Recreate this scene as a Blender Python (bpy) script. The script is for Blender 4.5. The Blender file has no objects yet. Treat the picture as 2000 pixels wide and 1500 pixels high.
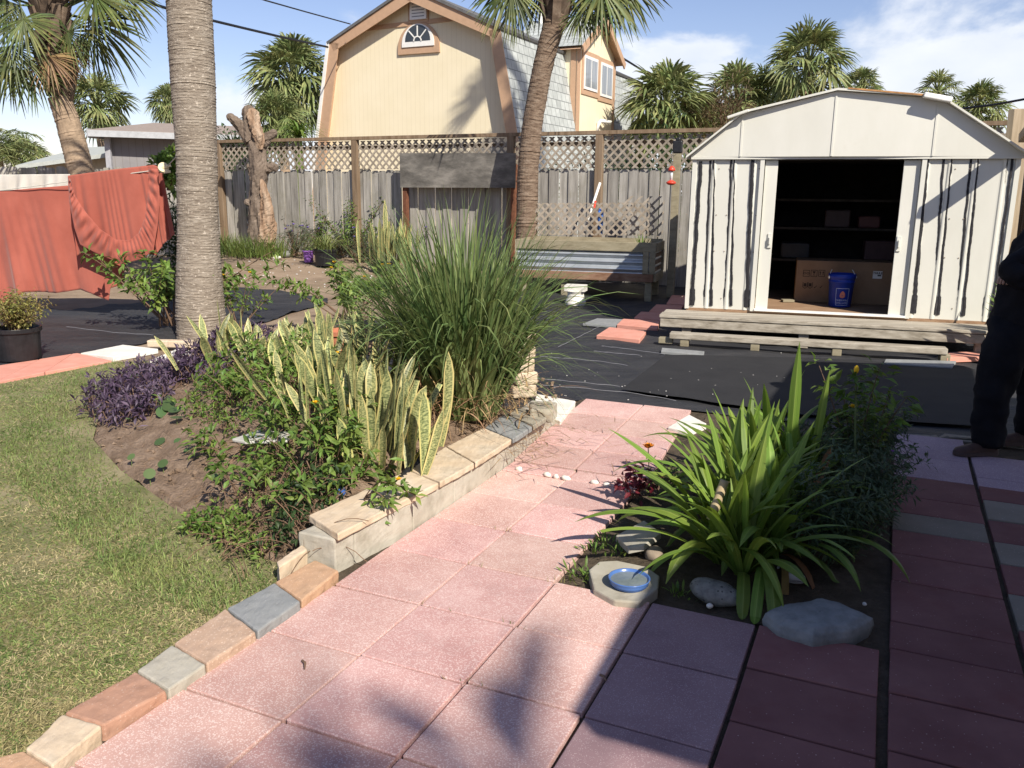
import bpy, math, random
import numpy as np
from mathutils import Vector, Matrix
sc = bpy.context.scene
R = math.radians
rnd = random.Random(7)
rng = np.random.default_rng(11)
# ------------------------------------------------------------------ camera
FOC, PIT, ROL, CH = 1640.0, 0.22327, 0.009749, 1.56343     # for a 2000 x 1500 frame
cam_d = bpy.data.cameras.new('camera'); cam = bpy.data.objects.new('camera', cam_d)
sc.collection.objects.link(cam)
cp, sp, cr, sr = math.cos(PIT), math.sin(PIT), math.cos(ROL), math.sin(ROL)
fwd = Vector((0, cp, -sp)); up0 = Vector((0, sp, cp)); rt0 = Vector((1, 0, 0))
rt = cr * rt0 + sr * up0; up = -sr * rt0 + cr * up0
cam.matrix_world = Matrix(((rt.x, up.x, -fwd.x, 0), (rt.y, up.y, -fwd.y, 0), (rt.z, up.z, -fwd.z, CH), (0, 0, 0, 1)))
cam_d.sensor_width = 36; cam_d.lens = FOC / 2000 * 36; cam_d.clip_end = 3000; cam_d.clip_start = .05
sc.camera = cam
sc.view_settings.view_transform = 'Standard'; sc.view_settings.look = 'None'
sc.view_settings.exposure = 0.40; sc.view_settings.gamma = 1
# ------------------------------------------------------------------ sun and sky
SPHI, SEL = R(28), R(40)
SUN = Vector((math.sin(SPHI) * math.cos(SEL), -math.cos(SPHI) * math.cos(SEL), math.sin(SEL)))
sl = bpy.data.lights.new('sun', 'SUN'); sl.energy = 5.2; sl.angle = R(.5); sl.color = (1, .93, .82)
so = bpy.data.objects.new('sun', sl); sc.collection.objects.link(so)
so.rotation_euler = (-SUN).to_track_quat('-Z', 'Y').to_euler(); so.location = (8, -14, 14)
SUN = np.array(SUN)
w = bpy.data.worlds.new('World'); sc.world = w; w.use_nodes = True
nt = w.node_tree; nt.nodes.clear(); N = nt.nodes.new; LK = nt.links.new
def wmath(op, a, b=None, c=None, clamp=False):
    n = N('ShaderNodeMath'); n.operation = op; n.use_clamp = clamp
    for i, v in enumerate((a, b, c)):
        if v is None: continue
        if hasattr(v, 'links'): LK(v, n.inputs[i])
        else: n.inputs[i].default_value = v
    return n.outputs[0]
sky = N('ShaderNodeTexSky'); sky.sky_type = 'NISHITA'; sky.sun_disc = False
sky.sun_elevation = SEL; sky.sun_rotation = math.pi - SPHI; sky.air_density = 1.0; sky.dust_density = .3; sky.ozone_density = 4.0
tc = N('ShaderNodeTexCoord'); sep = N('ShaderNodeSeparateXYZ'); LK(tc.outputs['Generated'], sep.inputs[0])
mp = N('ShaderNodeMapping'); mp.inputs['Scale'].default_value = (1, 1, 2.0); LK(tc.outputs['Generated'], mp.inputs[0])
nz = N('ShaderNodeTexNoise'); nz.inputs['Scale'].default_value = 4.2; nz.inputs['Detail'].default_value = 9; nz.inputs['Roughness'].default_value = .56; nz.inputs['Distortion'].default_value = .25
mp.inputs['Location'].default_value = (.31, .12, .45)
LK(mp.outputs[0], nz.inputs[0])
xz = wmath('MULTIPLY', sep.outputs[0], .30)
zb = wmath('MULTIPLY', sep.outputs[2], -.75)
bias = wmath('ADD', wmath('ADD', xz, zb), .075)
hz = wmath('MULTIPLY', wmath('SUBTRACT', .16, sep.outputs[2], None, True), .9)
den = wmath('ADD', wmath('ADD', nz.outputs['Fac'], bias), hz)
cl = N('ShaderNodeMapRange'); cl.interpolation_type = 'SMOOTHSTEP'; cl.inputs['From Min'].default_value = .515; cl.inputs['From Max'].default_value = .66
cl.inputs['To Max'].default_value = .88
LK(den, cl.inputs[0])
shade = N('ShaderNodeMixRGB'); shade.inputs[1].default_value = (6.0, 6.6, 7.6, 1); shade.inputs[2].default_value = (9.6, 9.7, 9.9, 1)
nz2 = N('ShaderNodeTexNoise'); nz2.inputs['Scale'].default_value = 11; nz2.inputs['Detail'].default_value = 6; LK(mp.outputs[0], nz2.inputs[0]); LK(nz2.outputs['Fac'], shade.inputs[0])
mx = N('ShaderNodeMixRGB'); LK(cl.outputs[0], mx.inputs[0]); tn = N('ShaderNodeMixRGB'); tn.blend_type = 'MULTIPLY'; tn.inputs[0].default_value = 1; tn.inputs[2].default_value = (1.30, 1.08, 1.10, 1); LK(sky.outputs[0], tn.inputs[1]); LK(tn.outputs[0], mx.inputs[1]); LK(shade.outputs[0], mx.inputs[2])
bg = N('ShaderNodeBackground'); bg.inputs['Strength'].default_value = .092; LK(mx.outputs[0], bg.inputs['Color'])
wo = N('ShaderNodeOutputWorld'); LK(bg.outputs[0], wo.inputs[0])

# ------------------------------------------------------------------ from a photo position to a place on the ground or on a real plane
def ray(px, py):
    a, b = px - 1000, py - 750
    u = a * cr + b * sr; v = -a * sr + b * cr
    return np.array([u / FOC, cp - v / FOC * sp, -sp - v / FOC * cp])
C0 = np.array([0, 0, CH])
def G(px, py, z=0.0):
    d = ray(px, py); return C0 + d * ((z - CH) / d[2])
def D(px, py, Y):
    d = ray(px, py); return C0 + d * (Y / d[1])
def onpl(px, py, P0, n):
    d = ray(px, py); n = np.array(n, float); return C0 + d * (np.dot(np.array(P0) - C0, n) / np.dot(d, n))
def sstep(a, b, x):
    t = np.clip((np.asarray(x, float) - a) / (b - a), 0, 1); return t * t * (3 - 2 * t)
def gz(x, y): return .36 * sstep(12.5, 18, y)
def GG(px, py):                                     # ground with the rise at the back of the yard
    z = 0
    for _ in range(25):
        p = G(px, py, min(z, 1.4)); z = .5 * z + .5 * float(gz(p[0], min(p[1], 40)))
    return p
def nrm(v):
    v = np.asarray(v, float); return v / (np.linalg.norm(v, axis=-1, keepdims=True) + 1e-12)

# ------------------------------------------------------------------ mesh collector
class MB:
    def __init__(s): s.v = []; s.uv = []; s.f = []; s.m = []; s.n = 0
    def add(s, v, f, m=0, uv=None):
        v = np.asarray(v, float).reshape(-1, 3)
        s.v.append(v); s.uv.append(np.zeros((len(v), 2)) if uv is None else np.asarray(uv, float))
        if isinstance(f, np.ndarray):
            s.f.append(f + s.n); s.m.append(np.full(len(f), m))
        else:
            for q in f: s.f.append(np.array([q]) + s.n); s.m.append(np.array([m]))
        s.n += len(v); return s
    def hexa(s, p, m=0):                             # 8 corners: bottom 4 then top 4, counter-clockwise from above
        return s.add(p, np.array([[3, 2, 1, 0], [4, 5, 6, 7], [0, 1, 5, 4], [1, 2, 6, 5], [2, 3, 7, 6], [3, 0, 4, 7]]), m)
    def box(s, c, d, rz=0, m=0, rx=0, ry=0):
        x, y, z = (q / 2 for q in d)
        p = np.array([[-x, -y, -z], [x, -y, -z], [x, y, -z], [-x, y, -z], [-x, -y, z], [x, -y, z], [x, y, z], [-x, y, z]])
        if rx or ry or rz: p = p @ np.array(Matrix.Rotation(rz, 3, 'Z') @ Matrix.Rotation(ry, 3, 'Y') @ Matrix.Rotation(rx, 3, 'X')).T
        return s.hexa(p + np.array(c), m)
    def bar(s, a, b, wd, th, upv=(0, 0, 1), m=0):    # rectangular bar from a to b; wd along side, th along upv
        a, b = np.array(a, float), np.array(b, float); d = nrm(b - a); sd = nrm(np.cross(d, upv)); u = np.cross(sd, d)
        q = [-sd * wd / 2 - u * th / 2, sd * wd / 2 - u * th / 2, sd * wd / 2 + u * th / 2, -sd * wd / 2 + u * th / 2]
        p = [a + k for k in q] + [b + k for k in q]
        return s.add(p, np.array([[0, 1, 2, 3][::-1], [4, 5, 6, 7], [0, 1, 5, 4], [1, 2, 6, 5], [2, 3, 7, 6], [3, 0, 4, 7]])[:, ::-1], m)
    def prism(s, poly, ext, m=0):                    # planar polygon (n,3) pushed along ext
        p = np.array(poly, float); n = len(p); e = np.array(ext, float)
        f = [list(range(n))[::-1], list(range(n, 2 * n))] + [[i, (i + 1) % n, n + (i + 1) % n, n + i] for i in range(n)]
        return s.add(np.vstack([p, p + e]), f, m)
    def tube(s, pts, r, n=8, m=0, cap=True):
        pts = np.array(pts, float); k = len(pts); r = np.broadcast_to(np.asarray(r, float), (k,)) if np.ndim(r) < 2 else np.asarray(r)
        t = nrm(np.gradient(pts, axis=0)); ref = np.array([0, 0, 1.]) if abs(t[:, 2]).mean() < .8 else np.array([0, 1., 0])
        a = nrm(np.cross(t, ref)); b = np.cross(t, a); an = np.linspace(0, 2 * np.pi, n, endpoint=False)
        rr = r[:, None] if r.ndim == 1 else r
        ring = pts[:, None] + (rr * np.cos(an))[..., None] * a[:, None] + (rr * np.sin(an))[..., None] * b[:, None]
        i = np.arange(k - 1)[:, None] * n; j = np.arange(n)[None]; j2 = (j + 1) % n
        f = np.stack([i + j, i + j2, i + n + j2, i + n + j], -1).reshape(-1, 4)
        uv = np.stack(np.broadcast_arrays((np.arange(n) / n)[None], np.linspace(0, 1, k)[:, None]), -1).reshape(-1, 2)
        base = s.n; s.add(ring.reshape(-1, 3), f, m, uv)
        if cap:
            s.f.append(np.array([list(range(n))[::-1]]) + base); s.m.append(np.array([m]))
            s.f.append(np.array([list(range((k - 1) * n, k * n))]) + base); s.m.append(np.array([m]))
        return s
    def lathe(s, c, prof, n=32, m=0, sx=1, sy=1):
        prof = np.array(prof, float); k = len(prof); an = np.linspace(0, 2 * np.pi, n, endpoint=False)
        p = np.stack([prof[:, :1] * np.cos(an) * sx, prof[:, :1] * np.sin(an) * sy, np.repeat(prof[:, 1:], n, 1)], -1).reshape(-1, 3) + np.array(c)
        i = np.arange(k - 1)[:, None] * n; j = np.arange(n)[None]; j2 = (j + 1) % n
        return s.add(p, np.stack([i + j, i + j2, i + n + j2, i + n + j], -1).reshape(-1, 4), m)
    def grid(s, P, m=0, uv=None, closed=False):      # P (a,b,3)
        a, b = P.shape[:2]; i = np.arange(a - 1)[:, None] * b; j = np.arange(b - 1)[None]
        u = np.stack(np.meshgrid(np.linspace(0, 1, a), np.linspace(0, 1, b), indexing='ij'), -1).reshape(-1, 2) if uv is None else uv
        return s.add(P.reshape(-1, 3), np.stack([i + j, i + b + j, i + b + j + 1, i + j + 1], -1).reshape(-1, 4), m, u)
    def rock(s, c, d, rz=0, seed=0, m=0, rough=.12, n=14, sq=1.0):
        g = np.random.default_rng(seed); th = np.linspace(0, np.pi, n // 2 + 2); ph = np.linspace(0, 2 * np.pi, n, endpoint=False)
        x = np.stack([np.sin(th)[:, None] * np.cos(ph), np.sin(th)[:, None] * np.sin(ph), np.cos(th)[:, None] * np.ones(n)], -1)
        x = np.sign(x) * np.abs(x) ** sq
        k = g.normal(size=(6, 3)) * 2.2; o = g.random(6) * 6.3
        x = x * (1 + rough * np.sin(x @ k.T + o).sum(-1) / 2.2)[..., None] * np.array(d) / 2
        x = x @ np.array(Matrix.Rotation(rz, 3, 'Z')).T + np.array(c)
        a, b = x.shape[:2]; i = np.arange(a - 1)[:, None] * b; j = np.arange(b)[None]; j2 = (j + 1) % b
        return s.add(x.reshape(-1, 3), np.stack([i + j, i + b + j, i + b + j2, i + j2], -1).reshape(-1, 4), m)
    def blades(s, base, az, e0, e1, L, W, S=4, prof='grass', fold=0., m=0, pw=1.0, twist=0., across=None, zmin=None):
        base = np.asarray(base, float); n = len(base); bc = lambda q: np.broadcast_to(np.asarray(q, float), (n,))
        az, e0, e1, L, W, tw = map(bc, (az, e0, e1, L, W, twist)); ac = across or (3 if fold else 2)
        t = np.linspace(0, 1, S + 1); el = e0[:, None] + (e1 - e0)[:, None] * t[None] ** pw
        dl = L[:, None] / S; em = (el[:, 1:] + el[:, :-1]) / 2
        hx = np.concatenate([np.zeros((n, 1)), np.cumsum(np.cos(em) * dl, 1)], 1); hz_ = np.concatenate([np.zeros((n, 1)), np.cumsum(np.sin(em) * dl, 1)], 1)
        h = np.stack([np.cos(az), np.sin(az), 0 * az], 1); sd0 = np.stack([-np.sin(az), np.cos(az), 0 * az], 1)
        c = base[:, None] + hx[..., None] * h[:, None]; c[..., 2] += hz_
        tg = np.cos(el)[..., None] * h[:, None]; tg[..., 2] += np.sin(el)
        nn = np.cross(tg, np.broadcast_to(sd0[:, None], tg.shape)) * -1
        sd = sd0[:, None] * np.cos(tw)[:, None, None] + nn * np.sin(tw)[:, None, None]; nv = np.cross(sd, tg)
        if prof == 'grass': wp = np.clip(1.0 - t ** 2.2, 0, 1) * (.75 + .25 * np.sin(np.pi * np.clip(t * 2, 0, 1)))
        elif prof == 'lance': wp = np.sin(np.pi * (t * .93 + .07)) ** .7 * 1.0; wp[-1] = .02
        elif prof == 'strap': wp = np.where(t < .72, .72 + .28 * np.sin(np.pi * t / 1.44), np.clip(1 - ((t - .72) / .28) ** 1.6, .02, 1))
        elif prof == 'cut': wp = .62 + .38 * np.sin(np.pi * np.clip(t * 1.1, 0, 1)); wp = np.maximum(wp, .55)
        elif prof == 'sans': wp = np.where(t < .75, .55 + .45 * np.sin(np.pi * t / 1.5), np.clip(1 - ((t - .75) / .25) ** 1.8, .03, 1))
        wv = W[:, None] / 2 * wp[None]
        off = np.linspace(-1, 1, ac)
        P = c[:, :, None] + (wv[..., None] * off)[..., None] * sd[:, :, None] + (wv[..., None] * (fold * (np.abs(off) - 1)))[..., None] * nv[:, :, None] * -1 * -1
        if zmin is not None: P[..., 2] = np.maximum(P[..., 2], zmin)
        k = (S + 1) * ac; b0 = np.arange(n)[:, None, None] * k; i = np.arange(S)[None, :, None] * ac; j = np.arange(ac - 1)[None, None]
        q = b0 + i + j
        f = np.stack([q, q + 1, q + ac + 1, q + ac], -1).reshape(-1, 4)
        uv = np.stack(np.broadcast_arrays(((off + 1) / 2)[None, None], (t[None] * (L / np.maximum(W, 1e-4) / 8)[:, None])[..., None]), -1)
        return s.add(P.reshape(-1, 3), f, m, uv.reshape(-1, 2))
    def leaves(s, P, d, L, W, m=0, fold=.25, droop=.15, roll=None, g=rng):
        P = np.asarray(P, float); n = len(P); d = nrm(d); L = np.broadcast_to(np.asarray(L, float), (n,)); W = np.broadcast_to(np.asarray(W, float), (n,))
        ref = np.array([0, 0, 1.]) + g.normal(size=(n, 3)) * (.35 if roll is None else roll)
        sd = nrm(np.cross(d, ref)); nv = np.cross(sd, d)
        mid = P + d * (L * .45)[:, None]; tip = P + d * L[:, None] + nv * (-droop * L)[:, None]
        l = mid + sd * (W / 2)[:, None] + nv * (fold * W / 2)[:, None]; r_ = mid - sd * (W / 2)[:, None] + nv * (fold * W / 2)[:, None]
        m2 = P + d * (L * .75)[:, None] + nv * (-.4 * droop * L)[:, None]
        l2 = m2 + sd * (W * .3)[:, None] + nv * (fold * W * .3)[:, None]; r2 = m2 - sd * (W * .3)[:, None] + nv * (fold * W * .3)[:, None]
        V = np.stack([P, l, r_, mid, l2, r2, tip, m2], 1).reshape(-1, 3); b = (np.arange(n) * 8)[:, None]
        q = np.array([[0, 3, 1, 0], [0, 2, 3, 0]])
        s.add(V, np.concatenate([b + np.array([3, 7, 4, 1]), b + np.array([2, 5, 7, 3])]), m)
        s.f.append(np.concatenate([b + np.array([0, 3, 1]), b + np.array([0, 2, 3]), b + np.array([7, 6, 4]), b + np.array([5, 6, 7])]) + s.n - len(V)); s.m.append(np.full(4 * n, m))
        return s
    def build(s, name, mats, parent=None, loc=None, smooth=False, bevel=0, tagd=None):
        me = bpy.data.meshes.new(name)
        V = np.vstack(s.v); UV = np.vstack(s.uv)
        o = bpy.data.objects.new(name, me); sc.collection.objects.link(o)
        org = np.zeros(3)
        if parent is not None:
            o.parent = parent; q = parent
            while q is not None: org = org + np.array(q.location); q = q.parent
        elif loc is not None: org = np.array(loc, float); o.location = loc
        V = V - org
        loops = np.concatenate([f.ravel() for f in s.f]).astype(np.int32); sizes = np.concatenate([np.full(len(f), f.shape[1]) for f in s.f]).astype(np.int32)
        me.vertices.add(len(V)); me.vertices.foreach_set('co', V.ravel())
        me.loops.add(len(loops)); me.loops.foreach_set('vertex_index', loops)
        me.polygons.add(len(sizes)); me.polygons.foreach_set('loop_start', np.concatenate([[0], np.cumsum(sizes)[:-1]]).astype(np.int32))
        if not isinstance(mats, (list, tuple)): mats = [mats]
        for q in mats: me.materials.append(q)
        me.polygons.foreach_set('material_index', np.concatenate(s.m).astype(np.int32))
        me.polygons.foreach_set('use_smooth', np.full(len(sizes), bool(smooth)))
        ul = me.uv_layers.new(name='UVMap'); ul.data.foreach_set('uv', UV[loops].ravel())
        me.update(calc_edges=True); me.validate()
        if bevel:
            b = o.modifiers.new('bevel', 'BEVEL'); b.width = bevel; b.segments = 2; b.limit_method = 'ANGLE'; b.angle_limit = R(40)
        if tagd: tag(o, *tagd)
        return o
def tag(o, label, cat, group=None, kind=None):
    if label: o['label'] = label
    if cat: o['category'] = cat
    if group: o['group'] = group
    if kind: o['kind'] = kind
    return o
def thing(name, loc, label, cat, group=None):
    o = bpy.data.objects.new(name, None); sc.collection.objects.link(o); o.location = [float(q) for q in loc]; o.empty_display_size = .1
    return tag(o, label, cat, group)
def struct(mb, name, mats, label, cat='ground', smooth=False, bevel=0):
    return tag(mb.build(name, mats, smooth=smooth, bevel=bevel), label, cat, None, 'structure')

# ------------------------------------------------------------------ materials
def mat(name, cols, scale=6, stretch=(1, 1, 1), rough=.8, bump=0, bscale=None, bdist=.01, island=0, hue=0, spec=.25, metal=0, transl=0, detail=7, rng_=(.32, .68), nrough=.6, post=None, coord='Object', speck=None, sheen=0):
    m = bpy.data.materials.new(name); m.use_nodes = True; t = m.node_tree; t.nodes.clear(); n = t.nodes.new; l = t.links.new
    out = n('ShaderNodeOutputMaterial'); b = n('ShaderNodeBsdfPrincipled'); b.inputs['Roughness'].default_value = rough; b.inputs['Specular IOR Level'].default_value = spec; b.inputs['Metallic'].default_value = metal
    c = n('ShaderNodeTexCoord'); mpg = n('ShaderNodeMapping'); mpg.inputs['Scale'].default_value = stretch; l(c.outputs[coord], mpg.inputs[0])
    ns = n('ShaderNodeTexNoise'); ns.inputs['Scale'].default_value = scale; ns.inputs['Detail'].default_value = detail; ns.inputs['Roughness'].default_value = nrough; l(mpg.outputs[0], ns.inputs[0])
    rp = n('ShaderNodeValToRGB'); e = rp.color_ramp.elements
    while len(e) < len(cols): e.new(.5)
    for i, q in enumerate(cols):
        e[i].position = rng_[0] + (rng_[1] - rng_[0]) * i / max(1, len(cols) - 1); e[i].color = (*q, 1)
    l(ns.outputs['Fac'], rp.inputs[0]); col = rp.outputs[0]
    if speck:                                        # (colour, scale, threshold, size jitter)
        vo = n('ShaderNodeTexVoronoi'); vo.inputs['Scale'].default_value = speck[1]; vo.inputs['Randomness'].default_value = 1; l(c.outputs[coord], vo.inputs[0])
        sp_ = n('ShaderNodeSeparateColor'); l(vo.outputs['Color'], sp_.inputs[0])
        a = n('ShaderNodeMath'); a.operation = 'MULTIPLY'; a.inputs[1].default_value = speck[2]; l(sp_.outputs[0], a.inputs[0])
        g = n('ShaderNodeMath'); g.operation = 'LESS_THAN'; l(vo.outputs['Distance'], g.inputs[0]); l(a.outputs[0], g.inputs[1])
        k = n('ShaderNodeMath'); k.operation = 'MULTIPLY'; k.inputs[1].default_value = speck[3]; l(g.outputs[0], k.inputs[0])
        mxx = n('ShaderNodeMixRGB'); mxx.inputs[2].default_value = (*speck[0], 1); l(k.outputs[0], mxx.inputs[0]); l(col, mxx.inputs[1]); col = mxx.outputs[0]
    if post: col = post(t, n, l, c, col)
    if island or hue:
        ge = n('ShaderNodeNewGeometry'); hs = n('ShaderNodeHueSaturation')
        mr = n('ShaderNodeMapRange'); mr.inputs['To Min'].default_value = 1 - island; mr.inputs['To Max'].default_value = 1 + island; l(ge.outputs['Random Per Island'], mr.inputs[0]); l(mr.outputs[0], hs.inputs['Value'])
        if hue:
            a = n('ShaderNodeMath'); a.operation = 'MULTIPLY'; a.inputs[1].default_value = 7.13; l(ge.outputs['Random Per Island'], a.inputs[0])
            fr = n('ShaderNodeMath'); fr.operation = 'FRACT'; l(a.outputs[0], fr.inputs[0])
            mh = n('ShaderNodeMapRange'); mh.inputs['To Min'].default_value = .5 - hue; mh.inputs['To Max'].default_value = .5 + hue; l(fr.outputs[0], mh.inputs[0]); l(mh.outputs[0], hs.inputs['Hue'])
        l(col, hs.inputs['Color']); col = hs.outputs[0]
    l(col, b.inputs['Base Color'])
    if sheen: b.inputs['Sheen Weight'].default_value = sheen
    if bump:
        n2 = n('ShaderNodeTexNoise'); n2.inputs['Scale'].default_value = bscale or scale * 3; n2.inputs['Detail'].default_value = 6; n2.inputs['Roughness'].default_value = .65; l(mpg.outputs[0], n2.inputs[0])
        bp = n('ShaderNodeBump'); bp.inputs['Strength'].default_value = bump; bp.inputs['Distance'].default_value = bdist; l(n2.outputs['Fac'], bp.inputs['Height']); l(bp.outputs[0], b.inputs['Normal'])
    if transl:
        tr = n('ShaderNodeBsdfTranslucent'); hv = n('ShaderNodeHueSaturation'); hv.inputs['Value'].default_value = 1.25; hv.inputs['Saturation'].default_value = 1.1; hv.inputs['Hue'].default_value = .488; l(col, hv.inputs['Color']); l(hv.outputs[0], tr.inputs['Color'])
        ms = n('ShaderNodeMixShader'); ms.inputs[0].default_value = transl; l(b.outputs[0], ms.inputs[1]); l(tr.outputs[0], ms.inputs[2]); l(ms.outputs[0], out.inputs[0])
    else: l(b.outputs[0], out.inputs[0])
    return m
def uvramp(stops, axis=0, absmid=True):              # extra colour across a blade: list of (pos, colour, weight)
    def post(t, n, l, c, col):
        s = n('ShaderNodeSeparateXYZ'); l(c.outputs['UV'], s.inputs[0]); v = s.outputs[axis]
        if absmid:
            a = n('ShaderNodeMath'); a.operation = 'SUBTRACT'; a.inputs[1].default_value = .5; l(v, a.inputs[0])
            a2 = n('ShaderNodeMath'); a2.operation = 'ABSOLUTE'; l(a.outputs[0], a2.inputs[0]); v = a2.outputs[0]
        rp = n('ShaderNodeValToRGB'); e = rp.color_ramp.elements
        while len(e) < len(stops): e.new(.5)
        for i, (p, q, wt) in enumerate(stops): e[i].position = p; e[i].color = (*q, wt)
        l(v, rp.inputs[0]); mx_ = n('ShaderNodeMixRGB'); l(rp.outputs['Alpha'], mx_.inputs[0]); l(col, mx_.inputs[1]); l(rp.outputs[0], mx_.inputs[2]); return mx_.outputs[0]
    return post
def plain(name, c, rough=.6, spec=.3, metal=0, var=.12, scale=9, bump=0, **k):
    return mat(name, [tuple(q * (1 - var) for q in c), tuple(min(1, q * (1 + var)) for q in c)], scale=scale, rough=rough, spec=spec, metal=metal, bump=bump, **k)
# ------------------------------------------------------------------ surfaces used in many places
def siding_post(width, strength=.5, axis=0):
    def post(t, n, l, c, col):
        s = n('ShaderNodeSeparateXYZ'); l(c.outputs['UV'], s.inputs[0])
        a = n('ShaderNodeMath'); a.operation = 'MULTIPLY'; a.inputs[1].default_value = 1 / width; l(s.outputs[axis], a.inputs[0])
        f = n('ShaderNodeMath'); f.operation = 'FRACT'; l(a.outputs[0], f.inputs[0]); g = n('ShaderNodeMath'); g.operation = 'LESS_THAN'; g.inputs[1].default_value = .07; l(f.outputs[0], g.inputs[0])
        k = n('ShaderNodeMath'); k.operation = 'MULTIPLY'; k.inputs[1].default_value = strength; l(g.outputs[0], k.inputs[0])
        m_ = n('ShaderNodeMixRGB'); m_.blend_type = 'MULTIPLY'; m_.inputs[2].default_value = (.62, .56, .46, 1); l(k.outputs[0], m_.inputs[0]); l(col, m_.inputs[1]); return m_.outputs[0]
    return post
def shingle_post(sx, sy):
    def post(t, n, l, c, col):
        b = n('ShaderNodeTexBrick'); b.inputs['Scale'].default_value = 1; b.inputs['Brick Width'].default_value = sx; b.inputs['Row Height'].default_value = sy; b.inputs['Mortar Size'].default_value = .014; b.inputs['Mortar Smooth'].default_value = .4
        b.inputs['Color1'].default_value = (.82, .82, .82, 1); b.inputs['Color2'].default_value = (1.1, 1.1, 1.1, 1); b.inputs['Mortar'].default_value = (.42, .42, .43, 1)
        l(c.outputs['UV'], b.inputs['Vector']); m_ = n('ShaderNodeMixRGB'); m_.blend_type = 'MULTIPLY'; m_.inputs[0].default_value = 1; l(col, m_.inputs[1]); l(b.outputs['Color'], m_.inputs[2]); return m_.outputs[0]
    return post
def blotch(colr, scale, lo, hi, amt=1.0):
    def post(t, n, l, c, col):
        q = n('ShaderNodeTexNoise'); q.inputs['Scale'].default_value = scale; q.inputs['Detail'].default_value = 8; q.inputs['Roughness'].default_value = .65; l(c.outputs['Object'], q.inputs[0])
        r = n('ShaderNodeMapRange'); r.inputs['From Min'].default_value = lo; r.inputs['From Max'].default_value = hi; r.inputs['To Max'].default_value = amt; l(q.outputs['Fac'], r.inputs[0])
        m_ = n('ShaderNodeMixRGB'); m_.inputs[2].default_value = (*colr, 1); l(r.outputs[0], m_.inputs[0]); l(col, m_.inputs[1]); return m_.outputs[0]
    return post
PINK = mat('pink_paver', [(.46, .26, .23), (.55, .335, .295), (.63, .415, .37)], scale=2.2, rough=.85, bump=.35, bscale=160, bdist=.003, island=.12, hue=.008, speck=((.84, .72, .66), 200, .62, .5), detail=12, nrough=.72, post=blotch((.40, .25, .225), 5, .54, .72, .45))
PINK_SHADED = mat('shaded_pink_paver', [(.30, .19, .20), (.37, .245, .25)], scale=3, rough=.85, bump=.35, bscale=160, bdist=.003, island=.06, speck=((.7, .58, .56), 210, .42, .42), post=blotch((.22, .14, .15), 4, .52, .7, .5))  # pink paver darkened, with the cast shade put into its colour
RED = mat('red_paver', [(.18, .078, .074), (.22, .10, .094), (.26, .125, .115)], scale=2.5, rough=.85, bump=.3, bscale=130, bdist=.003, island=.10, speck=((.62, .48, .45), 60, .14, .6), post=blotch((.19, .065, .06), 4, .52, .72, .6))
GRY = mat('grey_paver', [(.215, .185, .145), (.275, .24, .195)], scale=4, rough=.9, bump=.3, bscale=130, bdist=.003, island=.08, speck=((.55, .5, .46), 70, .2, .5))
MAUVE_SHADED = mat('shade_mauve_paver', [(.36, .26, .30), (.43, .32, .36)], scale=4, rough=.9, bump=.3, bscale=150, bdist=.003, island=.05, speck=((.75, .66, .68), 150, .45, .5))  # pink slabs given the mauve cast of shade in their colour
CORAL = mat('coral_paver', [(.62, .27, .20), (.70, .34, .26)], scale=7, rough=.85, bump=.2, bscale=90, bdist=.003, island=.06)
WHITE_STONE = mat('white_slab', [(.66, .63, .56), (.78, .75, .68)], scale=5, rough=.8, bump=.15, bscale=60, bdist=.003)
CONC = mat('concrete_block', [(.36, .33, .265), (.44, .41, .34), (.50, .47, .40)], scale=3.5, rough=.9, bump=.35, bscale=120, bdist=.003, island=.06, post=blotch((.22, .195, .14), 5, .48, .72, .65))
CREAM = mat('cream_stone', [(.53, .41, .28), (.62, .50, .36), (.66, .57, .44)], scale=5, rough=.85, bump=.3, bscale=70, bdist=.003, island=.05, post=blotch((.30, .235, .16), 7, .48, .70, .6))
SLATE = mat('slate_stone', [(.215, .225, .225), (.30, .305, .30)], scale=5, rough=.8, bump=.3, bscale=60, bdist=.003, speck=((.5, .5, .48), 120, .22, .5), post=blotch((.13, .135, .13), 8, .52, .74, .6))
STONEB = mat('brown_grey_stone', [(.27, .24, .19), (.36, .33, .26)], scale=8, rough=.85, bump=.4, bscale=60, bdist=.004)
PEACH = mat('peach_brick', [(.42, .285, .20), (.50, .36, .265)], scale=6, rough=.9, bump=.3, bscale=120, bdist=.003, speck=((.70, .56, .44), 110, .4, .5), post=blotch((.28, .19, .13), 9, .5, .72, .6))
ORANGEB = mat('orange_brick', [(.45, .275, .165), (.53, .35, .225)], scale=6, rough=.9, bump=.3, bscale=120, bdist=.003, speck=((.70, .54, .40), 120, .3, .4), post=blotch((.30, .19, .11), 9, .5, .72, .6))
TERRA = mat('terracotta_brick', [(.38, .21, .14), (.46, .27, .19)], scale=6, rough=.9, bump=.3, bscale=120, bdist=.003, speck=((.60, .47, .38), 110, .3, .4), post=blotch((.23, .13, .09), 9, .5, .72, .6))
SAND = mat('sand_soil', [(.175, .125, .085), (.27, .20, .14), (.34, .26, .185)], scale=1.3, rough=.95, bump=.5, bscale=30, bdist=.02, detail=12, nrough=.7)
SOIL = mat('bed_soil', [(.15, .10, .065), (.25, .175, .12), (.36, .265, .19)], scale=7, rough=.95, bump=.9, bscale=40, bdist=.03, detail=12, nrough=.75)
DSOIL = mat('dark_soil', [(.055, .043, .03), (.10, .077, .052), (.15, .115, .08)], scale=9, rough=.95, bump=1, bscale=45, bdist=.03, detail=12, nrough=.75)
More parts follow.
